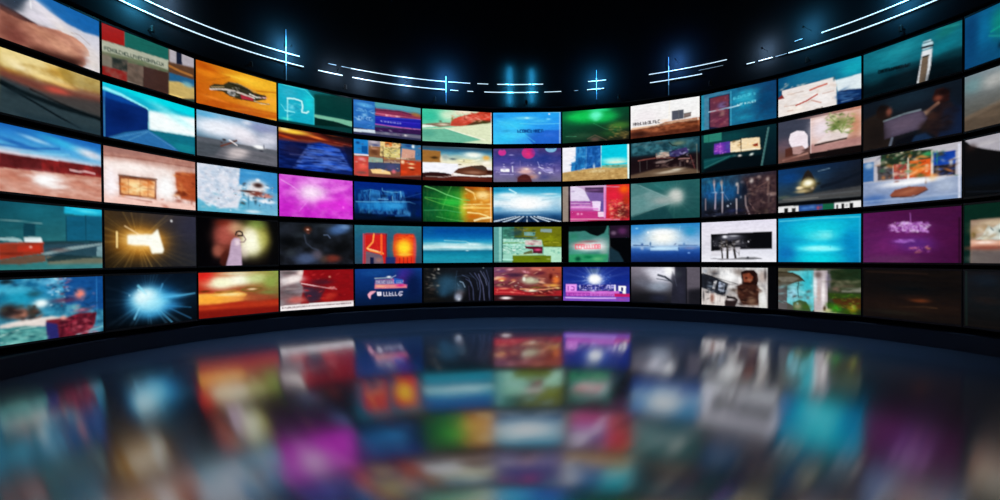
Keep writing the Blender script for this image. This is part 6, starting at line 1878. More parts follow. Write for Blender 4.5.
('b',108.5,43.1,10,16.3,'182c50',0.6,0),
('b',54.5,36.5,17.4,7,'8c7488',0.5,0),
('b',79.8,45,8.1,6.8,'38241c',0.8,0),
('b',100.9,41.4,12.8,13.7,'2c1c1c',0.6,0),
('s',(82.5,23),(113.4,30.8),(113.5,57.8),(82.5,51.2),20,4,['3c2824','181014'],102),
('p',[(-4,-4),(124,-4),(124,64),(-4,64)],'080a10',0.3,0),
]),
(3,12,'screen showing a bright photo shelf above a white table with a brown oval dish',[
('v',[(0,'a0a8b4'),(0.3,'706870'),(0.5,'b0b8c8'),(0.7,'8ca0bc'),(1,'506c98')]),
('p',[(-4,3.2),(54.5,-4),(124,-4),(124,39.1),(66.1,33.8),(-4,30.2)],'b8b4bc',1,1.1),
('p',[(-4,6.3),(14.6,5.8),(14.6,30.3),(-4,29.7)],'34649c',1,1.1),
('b',8.1,10.1,6.6,4.2,'b0c0d0',0.9,0),
('p',[(19.4,11.8),(39.7,9.1),(40.4,30.6),(20.1,30.1)],'504c50',1,1.1),
('s',(19.4,5.9),(40.3,9.2),(40.4,30.6),(19.5,28),16,1.4,['a06840','506880','201c1c'],83),
('p',[(24.2,-4),(88,3.1),(88,16.5),(24.2,14)],'203020',1,1.1),
('s',(24.2,-6.5),(88,4.5),(88,19.2),(24.2,9.6),46,1.4,['d8c8a8','306c40','102018','806030','c8d0c0'],84),
('b',82.6,7.6,8.1,2.7,'30a060',0.9,0),
('p',[(41.2,13.6),(58.1,14.1),(58.1,32.8),(41.3,31.6)],'98403c',1,0.8),
('p',[(60.9,12.3),(86.7,13.1),(86.7,33.7),(61,31.8)],'d85820',1,0.8),
('b',71.7,22.2,11.1,6.6,'f08030',0.8,0),
('s',(42.7,9.5),(86.7,16.3),(86.7,35.1),(42.8,29.5),40,1.4,['ffd0a0','a02810','f0a060','fff0d0'],85),
('l',[(59.5,9.3),(59.6,33.8)],1.7,'ffe8d8',0.9,0.6),
('l',[(87.4,4.4),(87.6,36.5)],1.7,'f0e0c8',0.8,0.6),
('p',[(89.3,7.4),(113.6,8.1),(113.7,23),(89.4,21.5)],'14409c',1,0.8),
('p',[(89.4,21.5),(113.7,23),(113.7,34.9),(89.4,33.3)],'1c1c28',1,0.8),
('s',(89.4,20.7),(113.7,24.3),(113.7,35.4),(89.4,32.2),14,1.4,['a07848','4058a0'],86),
('s',(90.6,4.9),(113.6,8.8),(113.7,21.7),(90.7,18.2),14,1.4,['2c60c0','0c2c6c'],87),
('l',[(93.3,5.4),(93.3,20)],1.1,'30a060',0.6,0.6),
('p',[(-4,30.8),(66.1,34.7),(124,36.5),(124,64),(60.5,64),(-4,64)],'8898b8',1,1.4),
('b',66.1,36.6,31,3.9,'f4f4fc',0.9,0),
('b',45.8,36.9,26.8,4.5,'d8dce8',0.8,0),
('b',103.7,45.1,15.2,7.9,'b0bcd0',0.8,0),
('b',14.7,52.5,19.4,5.9,'3c64a4',0.8,0),
('b',88.2,59.3,29.2,3.8,'6c8cb8',0.7,0),
('b',88.1,35.2,5.3,3.2,'c89c60',0.9,0),
('b',80.6,37.5,1.6,3.2,'603c28',0.8,0),
('p',[(36.1,49.3),(42.8,43.7),(60.5,41.5),(80,43.7),(82.8,46.7),(71.8,51.8),(54.7,54),(38.3,51.8)],'884c38',1,0.8),
('b',60.5,47,14.3,2.8,'a8684c',0.7,-10),
('l',[(38.3,51.8),(66.2,54),(82.8,47.5)],1.4,'402018',0.8,0.6),
('l',[(117.5,2.6),(117.7,61.6)],2.2,'dce0f0',0.9,0.6),
('b',45.2,34.3,3.6,1.1,'804030',0.9,0),
('s',(19.4,-5.8),(117.3,10.8),(117.4,40.3),(19.5,28),70,2.2,['f0e0c8','502c1c','2c6840','e89048','202838'],103),
('b',66.1,36.6,33.8,2.8,'ffffff',0.8,0),
('l',[(1.5,54.3),(118.2,55)],2.2,'a8b8d0',0.5,1.4),
]),
(4,12,'screen showing glittering lavender lettering on deep magenta purple',[
('g','54144c','44103c','400c38','5c2458'),
('b',54.8,33.2,43.6,16.6,'6c2068',0.8,0),
('b',66.4,39,28.2,8.2,'5c2c80',0.8,0),
('b',30.7,43.9,24.8,8.6,'702468',0.6,0),
('b',103.9,29.5,15.2,15.5,'4c1040',0.7,0),
('b',43,56.7,36.1,5.6,'704068',0.5,0),
('n',311,0.15,0.06,0.2,'301048'),
('s',(38.4,12.9),(84.2,15.5),(84.3,26.1),(38.4,24.2),70,1.1,['e8b0f0','c080d8','ffffff','a050b0'],91),
('t',38.4,20,82.9,22.1,5.5,'d8a0e8',92,0.8),
('t',48.9,14.9,77.4,15.7,2.7,'b070c8',93,0.7),
('l',[(62,3.3),(62.9,14.3)],1.1,'b070c0',0.7,0.6),
('s',(43,32.8),(66.3,33.5),(66.4,37.6),(43,37.1),14,1.1,['c090d8','a060c0'],94),
('s',(60.7,41.6),(85.7,42.1),(85.7,48.7),(60.7,48.4),20,1.1,['d07890','a058a0','c08060'],95),
('b',51.9,35.3,11.7,2.2,'9c60b8',0.7,0),
('l',[(117.8,12.4),(118,60.4)],1.7,'200818',0.8,0.8),
('s',(36.8,13.4),(85.6,16.1),(85.6,26.2),(36.9,24.2),60,1.4,['f0c0f8','c890e0','ffffff'],104),
('b',66.3,19.9,22.6,5.4,'9050a8',0.3,0),
]),
(5,12,'screen showing an almost black brown scene with a faint rusty glint, lower right',[
('v',[(0,'0e0a08'),(0.4,'0a0808'),(0.7,'1a100c'),(1,'100c0a')]),
('b',73.6,35.7,12.2,2.6,'6c3418',0.95,0),
('b',66.5,31.8,16.9,4,'2c1810',0.8,0),
('l',[(49.2,45.3),(77.7,43),(93.9,43.4)],1.1,'5c4028',0.8,0.9),
('b',60.9,46.7,37.3,4.6,'20140e',0.9,0),
('b',60.8,23.5,28.7,8.7,'060a0c',0.8,0),
('l',[(5,3),(83.1,4.2)],1.4,'2c1c14',0.7,1.1),
('b',43.2,52.6,36.1,3,'1c1a14',0.8,0),
('n',321,0.3,0.03,0.3,'2c1c10'),
]),
(1,13,'screen showing a blue-green gradient with a teal plant-like shape, top right corner',[
('g','0c4c78','0c7088','0c5c74','0a4470'),
('b',23.2,22.7,13,20.4,'0c6c98',0.8,0),
('b',7.5,18.2,9.1,27.9,'083c68',0.8,0),
('b',39,20.8,10.3,17.7,'108878',0.8,0),
('l',[(29.6,27.8),(40.1,25.7)],1.7,'18a08c',0.8,0.8),
('l',[(27.5,31.3),(40.1,36.7)],1.7,'208c88',0.7,0.8),
('b',39.8,46.4,2.9,4.4,'04283c',0.8,0),
]),
(2,13,'screen showing a grey sky over a tilted brown plane, at the right edge',[
('g','708088','a0a4a4','483c34','4c4438'),
('b',10.1,12,13.6,8.8,'688c90',0.8,0),
('b',34.1,13.1,16.8,8.4,'b0b0ac',0.8,0),
('p',[(-4,45.8),(19.2,40.6),(44.5,37.1),(78.8,42.9),(79.1,64),(-4,64)],'54483c',1,1.2),
('b',30,47.8,17,4.2,'6c5c4c',0.6,0),
('p',[(-4,45),(40.4,34.9),(78.8,41),(78.9,46.8),(40.5,40.1),(-4,49.7)],'7c6c5c',0.5,1.6),
]),
(3,13,'screen showing a pale curved canopy over a black void, at the right edge',[
('v',[(0,'0a0808'),(1,'040608')]),
('p',[(-4,-4),(14.8,-4),(40.6,-4),(68,3.2),(68.2,27.8),(40.7,18),(23.7,12.9),(8.1,7.2)],'a8a4ac',1,0.8),
('b',25.9,7.2,12.9,2.4,'bcb8bc',0.8,0),
('b',8.1,8.9,6.9,4.2,'2c1c18',0.6,0),
('b',23.9,44.6,30.4,6.1,'040c18',0.9,0),
('l',[(2.5,54.5),(40.9,57.8)],1,'141c28',0.8,0.6),
]),
(4,13,'screen showing a white mountain peak above reddish ground with a green border',[
('v',[(0,'04281c'),(1,'04201c')]),
('p',[(7.3,15.9),(41,15.3),(79.4,16.4),(79.7,64),(7.5,64)],'8c7464',1,0.6),
('b',34.8,20.2,23.1,4,'c8b498',0.9,0),
('b',19.7,26.4,13.2,4.1,'b89870',0.8,0),
('p',[(13.1,36),(22,31.6),(27.4,21.8),(32.7,25),(41,20.6),(68.5,23.1),(68.6,38)],'b8c0b8',1,0.8),
('b',30.6,29.9,6.4,4.8,'e0e4dc',0.9,0),
('b',10.8,31.2,3.2,3.3,'6c5828',0.9,0),
('l',[(30.6,24.9),(33.1,27.1)],1,'303c40',0.9,0.4),
('b',41.1,28.4,2.1,1.6,'203030',0.9,0),
('p',[(8,36.6),(79.6,38.4),(79.6,42.9),(8.1,43.5)],'d8a088',0.95,1.2),
('b',24.2,39.1,13,1.6,'f8e4d8',0.9,0),
('b',26.4,44.8,25.9,2.8,'904c3c',0.9,0),
('p',[(8.1,46.6),(79.6,47.5),(79.7,64),(8.2,64)],'605858',0.9,3.2),
('b',15.4,55.9,13.4,4.1,'6c6460',0.7,0),
('s',(8.4,15.5),(79.5,20.1),(79.6,38.4),(8.5,36.2),30,2.4,['e0d0b0','a08868','f0ece0'],105),
]),
(5,13,'screen almost black with faint brown and blue streaks, bottom right corner',[
('v',[(0,'101014'),(0.5,'0e1418'),(1,'0c0a08')]),
('b',24.4,8.9,19.6,6.4,'101c28',0.8,0),
('b',26.6,30,19.4,4.2,'1c1614',0.8,0),
('n',331,0.3,0.04,0.3,'241814'),
('l',[(2.8,-1.3),(3.1,62.7)],1,'1c3830',0.8,0.4),
]),
]

YY, XX = np.mgrid[0:H, 0:W].astype(np.float32)
XX += 0.5; YY += 0.5
SS = 2
Y2, X2 = np.mgrid[0:H*SS, 0:W*SS].astype(np.float32)
X2 = (X2 + 0.5) / SS; Y2 = (Y2 + 0.5) / SS
def rgb(h): return np.array([int(h[i:i+2], 16) / 255.0 for i in (0, 2, 4)], np.float32)
def blur(m, s):
    if s < 0.35: return m
    r = int(math.ceil(s * 2.5)); k = np.exp(-0.5 * (np.arange(-r, r+1) / s) ** 2); k /= k.sum()
    p = np.pad(m, ((r, r), (0, 0)), 'edge'); m = sum(k[i] * p[i:i+m.shape[0]] for i in range(2*r+1))
    p = np.pad(m, ((0, 0), (r, r)), 'edge'); return sum(k[i] * p[:, i:i+m.shape[1]] for i in range(2*r+1))
def poly_mask(pts, s):
    ins = np.zeros(X2.shape, bool); n = len(pts)
    for i in range(n):
        x0, y0 = pts[i]; x1, y1 = pts[(i+1) % n]
        if y0 == y1: continue
        c = ((Y2 >= min(y0, y1)) & (Y2 < max(y0, y1)))
        ins ^= c & (X2 < (x1 - x0) * (Y2 - y0) / (y1 - y0) + x0)
    m = ins.astype(np.float32).reshape(H, SS, W, SS).mean((1, 3))
    return blur(m, s * 0.5)
def line_mask(pts, w, s):
    d = np.full(XX.shape, 1e9, np.float32)
    for (x0, y0), (x1, y1) in zip(pts[:-1], pts[1:]):
        dx, dy = x1 - x0, y1 - y0; L = dx*dx + dy*dy + 1e-6
        t = np.clip(((XX - x0) * dx + (YY - y0) * dy) / L, 0, 1)
        d = np.minimum(d, np.hypot(XX - x0 - t*dx, YY - y0 - t*dy))
    soft = 0.5 + s * 0.5
    return np.clip((w / 2 + soft * 0.5 - d) / soft, 0, 1) * min(1.0, (w + 0.4))
def smooth_noise(seed, su, sv):
    rng = np.random.RandomState(seed); tot = 0; amp = 1; nrm = 0
    for o in range(3):
        nx = max(2, int(round(1 / su * 2 ** o))) + 2; ny = max(2, int(round(1 / sv * 2 ** o))) + 2
        g = rng.rand(ny, nx)
        fx = XX / W * (nx - 1.001); fy = YY / H * (ny - 1.001)
        ix = fx.astype(int); iy = fy.astype(int); tx = fx - ix; ty = fy - iy
        tx = tx*tx*(3-2*tx); ty = ty*ty*(3-2*ty)
        v = (g[iy, ix]*(1-tx) + g[iy, ix+1]*tx)*(1-ty) + (g[iy+1, ix]*(1-tx) + g[iy+1, ix+1]*tx)*ty
        tot = tot + amp * v; nrm += amp; amp *= 0.55
    return np.clip((tot / nrm - 0.5) * 2.2 + 0.5, 0, 1).astype(np.float32)
def lerp_list(t, stops):
    out = np.zeros(t.shape + (3,), np.float32)
    xs = [s[0] for s in stops]; cs = np.array([rgb(s[1]) for s in stops])
    for i in range(3): out[..., i] = np.interp(t, xs, cs[:, i])
    return out
def paint(ops, seed=0):
    img = np.zeros((H, W, 3), np.float32)
    def over(m, c, a=1.0):
        nonlocal img
        m = (np.clip(m, 0, 1) * a)[..., None]; img = img * (1 - m) + c * m
    u = XX / W; v = YY / H
    for op in ops:
        k = op[0]
        if k == 'g':
            c = [rgb(x) for x in op[1:5]]; U_ = u[..., None]; V_ = v[..., None]
            img = (c[0]*(1-U_) + c[1]*U_)*(1-V_) + (c[3]*(1-U_) + c[2]*U_)*V_
        elif k == 'v': img = lerp_list(v, op[1])
        elif k == 'h': img = lerp_list(u, op[1])
        elif k == 'v2':
            st = op[1]; a = np.interp(v, [s[0] for s in st], [s[2] for s in st]); over(a, rgb(st[0][1]))
        elif k == 'p': over(poly_mask(op[1], op[4]), rgb(op[2]), op[3])
        elif k == 'l': over(line_mask(op[1], op[2], op[5]), rgb(op[3]), op[4])
        elif k == 'b':
            t = math.radians(op[7]); dx = XX - op[1]; dy = YY - op[2]
            X_ = dx*math.cos(t) + dy*math.sin(t); Y_ = -dx*math.sin(t) + dy*math.cos(t)
            d2 = (X_ / max(op[3], .4))**2 + (Y_ / max(op[4], .4))**2
            over(np.exp(-1.1 * d2 ** 1.35), rgb(op[5]), op[6])
        elif k == 'e':
            d = np.sqrt(((XX-op[1])/op[3])**2 + ((YY-op[2])/op[4])**2)
            w = 0.08 + op[7] / max(op[3], op[4]) * 0.5
            over(np.clip((1 + w/2 - d) / w, 0, 1), rgb(op[5]), op[6])
        elif k == 'n':
            m = smooth_noise(op[1], op[2], op[3]); a = op[4] * 0.6
            if len(op) > 6: m = m * poly_mask(op[6], 1.5); a = op[4]
            over(m, rgb(op[5]), a)
        elif k == 'r':
            x, y, n, col, a, seed = op[1:7]; rng = np.random.RandomState(seed)
            th = (np.arctan2((YY - y), XX - x) / (2*math.pi) + 0.5) * n
            g = rng.rand(n + 1) ** 2.2; ln = rng.rand(n + 1) * 0.8 + 0.5
            i0 = th.astype(int) % n; tt = th - np.floor(th)
            amp = g[i0] * (1 - np.abs(tt - 0.5) * 2) * 1.5
            rr = np.hypot(XX - x, YY - y)
            over(np.clip(amp, 0, 1) * np.exp(-rr / (26 * ln[i0])), rgb(col), a)
        elif k == 't':
            x0, y0, x1, y1, h, col, seed, a = op[1:9]; rng = np.random.RandomState(seed)
            L = math.hypot(x1-x0, y1-y0); n = max(2, int(L / (h * 0.72 + .3))); c = rgb(col)
            dx, dy = (x1-x0)/n, (y1-y0)/n; w = max(0.55, h * 0.2)
            m = np.zeros(XX.shape, np.float32)
            for i in range(n):
                if rng.rand() < 0.1: continue
                ax, ay = x0 + dx*(i+.15), y0 + dy*(i+.15); bx, by = ax + dx*.62, ay + dy*.62; t = rng.randint(0, 6)
                hh = h * 0.46
                segs = [((ax, ay-hh), (ax, ay+hh))]
                if t in (0, 1, 3): segs.append(((ax, ay-hh), (bx, by-hh)))
                if t in (0, 2, 3, 4): segs.append(((ax, ay+hh), (bx, by+hh)))
                if t in (1, 4, 5): segs.append(((ax, ay), (bx, by)))
                if t in (3, 5): segs.append(((bx, by-hh), (bx, by+hh)))
                for s in segs: m = np.maximum(m, line_mask(s, w, 0.2))
            over(m, c, a)
        elif k == 's':
            q = [np.array(p) for p in op[1:5]]; n, size, cols, seed = op[5:9]; rng = np.random.RandomState(seed)
            for i in range(n):
                s, t = rng.rand(2); p = (q[0]*(1-s)+q[1]*s)*(1-t) + (q[3]*(1-s)+q[2]*s)*t
                rx, ry = max(.6, size*(.6+rng.rand()*2.4)), max(.5, size*(.25+rng.rand()*.9))
                th = (rng.rand() - 0.5) * 0.9; X_ = (XX-p[0])*math.cos(th) + (YY-p[1])*math.sin(th); Y_ = (YY-p[1])*math.cos(th) - (XX-p[0])*math.sin(th)
                d2 = np.abs(X_/rx)**2.4 + np.abs(Y_/ry)**2.4
                over(np.exp(-0.9*d2), rgb(cols[rng.randint(len(cols))]), 0.3 + 0.4*rng.rand())
    # fine picture detail and the punchy contrast of a broadcast monitor
    det = smooth_noise(seed + 500, 0.035, 0.03) - 0.5 + 0.7 * (smooth_noise(seed + 900, 0.09, 0.02) - 0.5)
    img = np.clip(img * (1 + 0.05 * det[..., None]) + 0.006 * det[..., None], 0, 1)
    lum = img.mean(-1, keepdims=True)
    img = np.clip(lum + (img - lum) * 1.02, 0, 1)
    img = img + 0.06 * (img * img * (3 - 2 * img) - img) * 2
    img = np.clip(img, 0, 1)
    return np.where(img <= 0.04045, img / 12.92, ((img + 0.055) / 1.055) ** 2.4)

# ---------------------------------------------------------------- the screens
def make_screen(row, colm, label, ops):
    p0, p1 = [Vector((q[0]*U, q[1]*U, 0)) for q in (SEAM[colm-1], SEAM[colm])]
    zt, zb = ZROW[row-1]; zt, zb = zt*U + CAM_H, zb*U + CAM_H
    mid = (p0 + p1) / 2; d = p1 - p0; wid = math.hypot(d.x, d.y)
    rz = math.atan2(d.y, d.x); hgt = zt - zb
    f = 1.3 * U                               # bezel
    root = empty('video_screen', (mid.x, mid.y, zb - f), rz, label, 'screen', 'screens of the curved video wall')
    hx = wid/2 - 0.25*U                       # outer half width
    ix = wid/2 - 0.85*U                       # picture half width
    dep = 3.2*U
    vs, fs = [], []
    box_geo(-hx+0.1*U, hx-0.1*U, 0.006, dep, 0.1*U, hgt+2*f-0.1*U, vs, fs, 0.008)
    new_obj('housing', vs, fs, M_HOUSE, root)
    # bezel ring with a small inner slope
    zi0, zi1 = f, f + hgt; zo1 = hgt + 2*f
    ring = [(-hx, 0.0, 0, zo1, hx), (-ix-.0015, -0.0015, zi0-.0015, zi1+.0015, ix+.0015), (-ix, 0.003, zi0, zi1, ix)]
    vs, fs = [], []
    def loop(hx_, y, z0, z1):
        b = len(vs); vs.extend([(-hx_, y, z0), (hx_, y, z0), (hx_, y, z1), (-hx_, y, z1)]); return b
    L = [loop(hx, 0.006, 0, zo1), loop(hx, 0.0, 0, zo1), loop(ix+.002, -0.001, zi0-.002, zi1+.002), loop(ix, 0.003, zi0, zi1)]
    for a, b in zip(L[:-1], L[1:]):
        for i in range(4):
            j = (i+1) % 4; fs.append((a+i, a+j, b+j, b+i))
    new_obj('bezel', vs, fs, M_BEZEL, root)
    # display: a fine grid carrying the picture
    img = paint(ops, row * 20 + colm)
    xs = np.linspace(-ix, ix, W+1); zs = np.linspace(zi1, zi0, H+1)
    gx, gz = np.meshgrid(xs, zs)
    co = np.stack([gx, np.full(gx.shape, 0.003), gz], -1).reshape(-1, 3)
    i = np.arange(H)[:, None]*(W+1) + np.arange(W)[None, :]
    fc = np.stack([i, i+W+1, i+W+2, i+1], -1).reshape(-1, 4)
    me = bpy.data.meshes.new('display')
    me.vertices.add(len(co)); me.vertices.foreach_set('co', co.ravel())
    me.loops.add(fc.size); me.loops.foreach_set('vertex_index', fc.ravel().astype(np.int32))
    me.polygons.add(len(fc)); me.polygons.foreach_set('loop_start', np.arange(0, fc.size, 4, dtype=np.int32))
    me.update(calc_edges=True)
    pad = np.pad(img, ((1, 1), (1, 1), (0, 0)), 'edge')
    vc = (pad[:-1, :-1] + pad[1:, :-1] + pad[:-1, 1:] + pad[1:, 1:]) / 4
    rgba = np.ones((len(co), 4), np.float32); rgba[:, :3] = vc.reshape(-1, 3)
    at = me.color_attributes.new('picture', 'FLOAT_COLOR', 'POINT'); at.data.foreach_set('color', rgba.ravel())
    me.materials.append(M_DISPLAY)
    o = bpy.data.objects.new('display', me); COL.objects.link(o); o.parent = root
    return root
for row_, col_, label_, ops_ in SCREENS:
    make_screen(row_, col_, label_, ops_)

# ---------------------------------------------------------------- light strips above the screens
def light_strip(x0, x1, z, label, rad=0.5, m=None, group='white light strips above the screens'):
    a0, a1 = ang_at(x1), ang_at(x0)
    mid = P((a0+a1)/2, R-1, z)
    n = max(3, int(abs(a1-a0)*60))
    root = empty('light_strip', mid, 0, label, 'light strip', group)
    c = R - 2.6
    arc_strip('channel', [(R-1.02, z-.45), (R-1.02, z+.45), (R-2.1, z+.3), (R-2.1, z-.3)], a0, a1, n, M_METAL, root, base=mid)
    prof = [(c + rad*math.cos(t), z + rad*math.sin(t)) for t in [i*math.pi/4 for i in range(8)]]
    arc_strip('tube', prof, a0, a1, n, m or M_TUBE, root, base=mid)
ZL, ZU = 163.3, 171.2
STRIPS = [
    (40, 304, 'l', 0.45, 0, 'long white light strip in the lower row above the mosaic and craft screens, far left'),
    (319, 343, 'l', 0.45, 0, 'short white strip in the lower row above the split cyan screen'),
    (353, 446, 'l', 0.38, 0, 'white strip in the lower row arching over the blue and red news screen'),
    (451, 459, 'l', 0.3, 0, 'short white dash in the lower row, just right of the flare streak over the mint landscape'),
    (468, 474, 'l', 0.3, 0, 'second short dash in the lower row above the right half of the mint landscape'),
    (485, 539, 'l', 0.38, 0, 'white strip in the lower row with two cyan glows above the sky-blue wave screen'),
    (545, 562, 'l', 0.3, 0, 'short white strip in the lower row above the right corner of the wave screen'),
    (575, 579, 'l', 0.22, 1, 'tiny dim dash in the lower row above the left half of the green aurora'),
    (588, 605, 'l', 0.34, 0, 'short white strip in the lower row crossed by an upright flare streak above the green aurora'),
    (651, 703, 'l', 0.38, 0, 'white strip in the lower row above the wooden bench screen'),
    (748, 756, 'l', 0.38, 0, 'short white dash in the lower row above the red poster screen'),
    (760, 774, 'l', 0.34, 0, 'second short dash in the lower row, just left of the long right strip'),
    (777, 788, 'l', 0.15, 1, 'thin dim dash in the lower row touching the long right strip'),
    (790, 960, 'l', 0.45, 0, 'long white light strip in the lower row above the tower and paper screens, far right'),
    (60, 300, 'u', 0.41, 0, 'long white light strip in the upper row at the far left'),
    (329, 337, 'u', 0.22, 1, 'tiny dim dash in the upper row above the split cyan screen'),
    (342, 352, 'u', 0.22, 1, 'dim dash in the upper row leading into the strip over the news screen'),
    (352, 446, 'u', 0.34, 0, 'white strip in the upper row arching over the blue and red news screen'),
    (449, 471, 'u', 0.3, 0, 'short white strip in the upper row above the mint landscape'),
    (478, 489, 'u', 0.3, 0, 'short white dash in the upper row above the seam beside the wave screen'),
    (498, 544, 'u', 0.38, 0, 'white strip in the upper row with two cyan glows above the sky-blue wave screen'),
    (589, 607, 'u', 0.34, 0, 'short white strip in the upper row crossed by an upright flare streak above the green aurora'),
    (650, 728, 'u', 0.34, 0, 'white strip in the upper row reaching from the bench screen to the red poster screen'),
    (796, 804, 'u', 0.22, 1, 'tiny dim dash in the upper row left of the upper right strip'),
    (823, 960, 'u', 0.41, 0, 'long white light strip in the upper row at the far right'),
    (700, 724, 'm', 0.15, 1, 'thin dim strip between the two rows above the red poster screen'),
]
for x0, x1, row, rad, dim, label in STRIPS:
    z = {'l': ZL, 'u': ZU, 'm': 167.0}[row]
    light_strip(x0, x1, z, label, rad, M_TUBE_DIM if dim else None)

def flare_streak(px, z0, z1, label, rad=0.35, tails=(0, 0)):  # upright lens-flare streak, made up as a glowing rod; no real lamp
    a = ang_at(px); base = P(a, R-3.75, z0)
    root = empty('flare_streak', base, a - math.pi/2, label, 'flare streak', 'upright blue lens-flare streaks modelled as glowing rods')
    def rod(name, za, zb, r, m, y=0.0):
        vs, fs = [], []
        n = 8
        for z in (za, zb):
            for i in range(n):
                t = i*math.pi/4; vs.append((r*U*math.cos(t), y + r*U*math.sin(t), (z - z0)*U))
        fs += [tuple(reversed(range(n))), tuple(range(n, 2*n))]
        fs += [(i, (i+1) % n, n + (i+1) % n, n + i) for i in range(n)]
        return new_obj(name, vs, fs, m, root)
    rod('tube', z0, z1, rad, M_FLARE)  # bright core of the flare streak
    rod('flare_tail', z0 - tails[0], z0, rad*0.8, M_FLARE_DIM)  # faint glowing tail of the flare, no real wire
    if tails[1]: rod('flare_tail', z1, z1 + tails[1], rad*0.8, M_FLARE_DIM)
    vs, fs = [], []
    box_geo(-.5*U, .5*U, 0.2*U, 2.4*U, (z1-z0-1)*U, (z1-z0)*U, vs, fs); new_obj('flare_mount', vs, fs, M_METAL, root)  # mount added to hold the streak rod
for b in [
    (286, 160, 176, 'blue upright lens-flare streak modelled as a rod above the split cyan screen', 0.3, (12, 14)),
    (446.5, 160, 176, 'blue upright lens-flare streak modelled as a rod crossing the strips above the mint landscape', 0.3, (10, 0)),
    (597.5, 161, 173, 'blue upright lens-flare streak modelled as a rod crossing the short strips above the green aurora', 0.25, (8, 8)),
    (670, 158, 176, 'blue upright lens-flare streak modelled as a rod crossing the strips above the wooden bench screen', 0.25, (9, 8)),
]:
    flare_streak(*b)

# ---------------------------------------------------------------- small wall washers that throw the blue glows on the header
def wall_washer(px, z, h, power, color, label, dist=4.0, w=0.05):
    a = ang_at(px); loc = P(a, R-1, z)
    root = empty('wall_spotlight', loc, a - math.pi/2, label, 'spotlight', 'small spotlights on the header above the screens')
    # local frame: +y points away from the room centre, the lamp stands off the wall on an arm
    d = dist*U
    vs, fs = [], []
    box_geo(-0.003, 0.003, -d-.01, -0.001, -0.003, 0.003, vs, fs); new_obj('arm', vs, fs, M_METAL, root)
    vs, fs = [], []
    box_geo(-.012, .012, -d-.03, -d-.006, -.018, .018, vs, fs, 0.004); new_obj('lamp_body', vs, fs, M_METAL, root)
    l = bpy.data.lights.new('washer_light', 'AREA'); l.shape = 'RECTANGLE'; l.size = w; l.size_y = h*U
    l.energy = power; l.color = color
    o = bpy.data.objects.new('washer_light', l); COL.objects.link(o); o.parent = root
    o.location = (0, -d+.002, 0); o.rotation_euler = (math.radians(90), 0, 0)
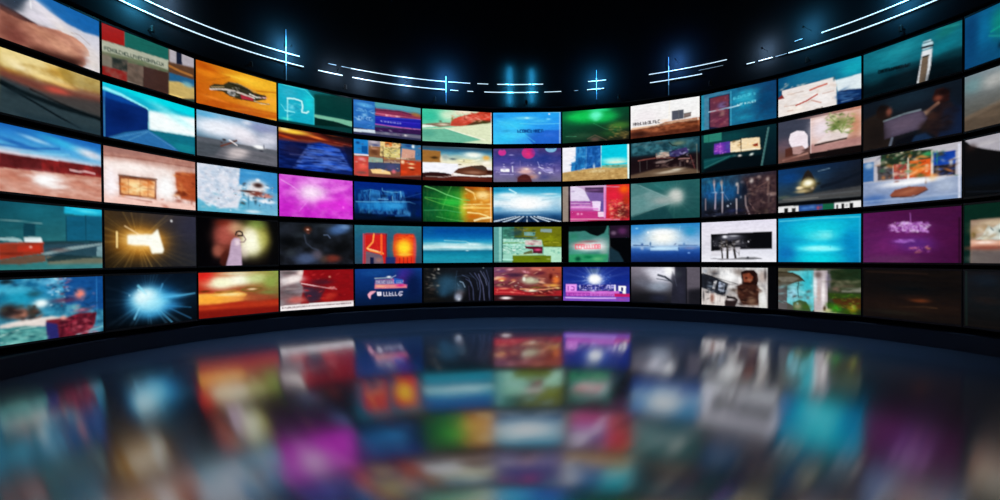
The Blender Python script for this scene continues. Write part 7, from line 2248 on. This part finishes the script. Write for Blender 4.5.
for wsh in [
    (134, 170, 16, 22.9, (0.1, 0.65, 0.95), 'spotlight throwing a strong cyan glow on the header, far left', 11),
    (168, 178, 14, 7.6, (0.45, 0.6, 0.8), 'spotlight throwing a faint grey glow right of the far left cyan glow', 11),
    (286, 174, 12, 15.3, (0.15, 0.6, 1.0), 'spotlight behind the upright flare streak above the split cyan screen', 11),
    (334, 164, 10, 3.7, (0.45, 0.6, 0.8), 'spotlight with a faint grey glow between the left strips and the news screen', 11),
    (362, 161, 10, 5.1, (0.45, 0.6, 0.8), 'spotlight with a faint grey glow above the left part of the news screen', 11),
    (405.5, 166, 12, 6.5, (0.2, 0.45, 0.8), 'spotlight with a dim blue glow above the right part of the news screen', 7),
    (446.5, 172, 16, 17.8, (0.08, 0.35, 0.8), 'spotlight with a deep blue glow behind the upright flare streak above the mint landscape', 12),
    (510.5, 170, 36, 12.0, (0.05, 0.6, 1.0), 'spotlight with a tall cyan glow above the left half of the wave screen', 4),
    (532.5, 170, 32, 10.5, (0.05, 0.6, 1.0), 'spotlight with a tall cyan glow above the right half of the wave screen', 4),
    (597.5, 170, 16, 11.6, (0.06, 0.45, 0.9), 'spotlight with a blue glow behind the upright flare streak above the green aurora', 11),
    (679, 178, 16, 11.6, (0.1, 0.3, 0.75), 'spotlight with a wide dark blue glow above the wooden bench screen', 10),
    (768, 170, 12, 6.5, (0.45, 0.6, 0.8), 'spotlight with a grey haze glow above the red poster screen', 10),
    (812, 176, 16, 10.2, (0.1, 0.5, 0.8), 'spotlight with a dim cyan glow above the teal paper screen', 12),
    (908, 174, 18, 15.3, (0.08, 0.5, 0.85), 'spotlight with a cyan glow at the far right above the tower screen', 12),
]:
    wall_washer(*wsh)

# ---------------------------------------------------------------- downlights hung from the header that light the floor along the wall
def downlight(px, power, label):
    a = ang_at(px); loc = P(a, R-1, 153)
    root = empty('downlight', loc, a - math.pi/2, label, 'spotlight', 'small downlights at the foot of the header')
    vs, fs = [], []
    box_geo(-0.01, 0.01, -0.07, -0.001, -0.01, 0.01, vs, fs); new_obj('arm', vs, fs, M_HOUSE, root)
    vs, fs = [], []; n = 16
    for z, r in ((0.05, 0.02), (0.035, 0.03), (-0.05, 0.033), (-0.05, 0.027), (-0.03, 0.022)):
        vs += [(r*math.cos(2*math.pi*i/n), -0.09 + r*math.sin(2*math.pi*i/n), z) for i in range(n)]
    for k in range(4):
        fs += [(k*n+i, (k+1)*n+i, (k+1)*n+(i+1) % n, k*n+(i+1) % n) for i in range(n)]
    fs.append(tuple(range(n))); fs.append(tuple(4*n+i for i in reversed(range(n))))
    new_obj('lamp_body', vs, fs, M_HOUSE, root)
    l = bpy.data.lights.new('downlight_lamp', 'SPOT'); l.energy = power * 1.9; l.color = (0.5, 0.72, 1.0)
    l.spot_size = math.radians(62); l.spot_blend = 1.0; l.shadow_soft_size = 0.03
    o = bpy.data.objects.new('downlight_lamp', l); COL.objects.link(o); o.parent = root
    o.location = (0, -0.09, -0.055); o.rotation_euler = (math.radians(-17), 0, 0)
for px_, pw_, lb_ in [
    (150, 110, 'downlight at the foot of the header above the red and teal mosaic screen'),
    (250, 130, 'downlight at the foot of the header above the orange sand screen'),
    (345, 150, 'downlight at the foot of the header above the dark green split screen'),
    (435, 160, 'downlight at the foot of the header above the mint landscape screen'),
    (527, 170, 'downlight at the foot of the header above the sky-blue wave screen'),
    (620, 160, 'downlight at the foot of the header above the green aurora screen'),
    (712, 150, 'downlight at the foot of the header above the red poster screen'),
    (810, 120, 'downlight at the foot of the header above the paper and pen screen'),
    (905, 90, 'downlight at the foot of the header above the striped tower screen'),
]:
    downlight(px_, pw_, lb_)
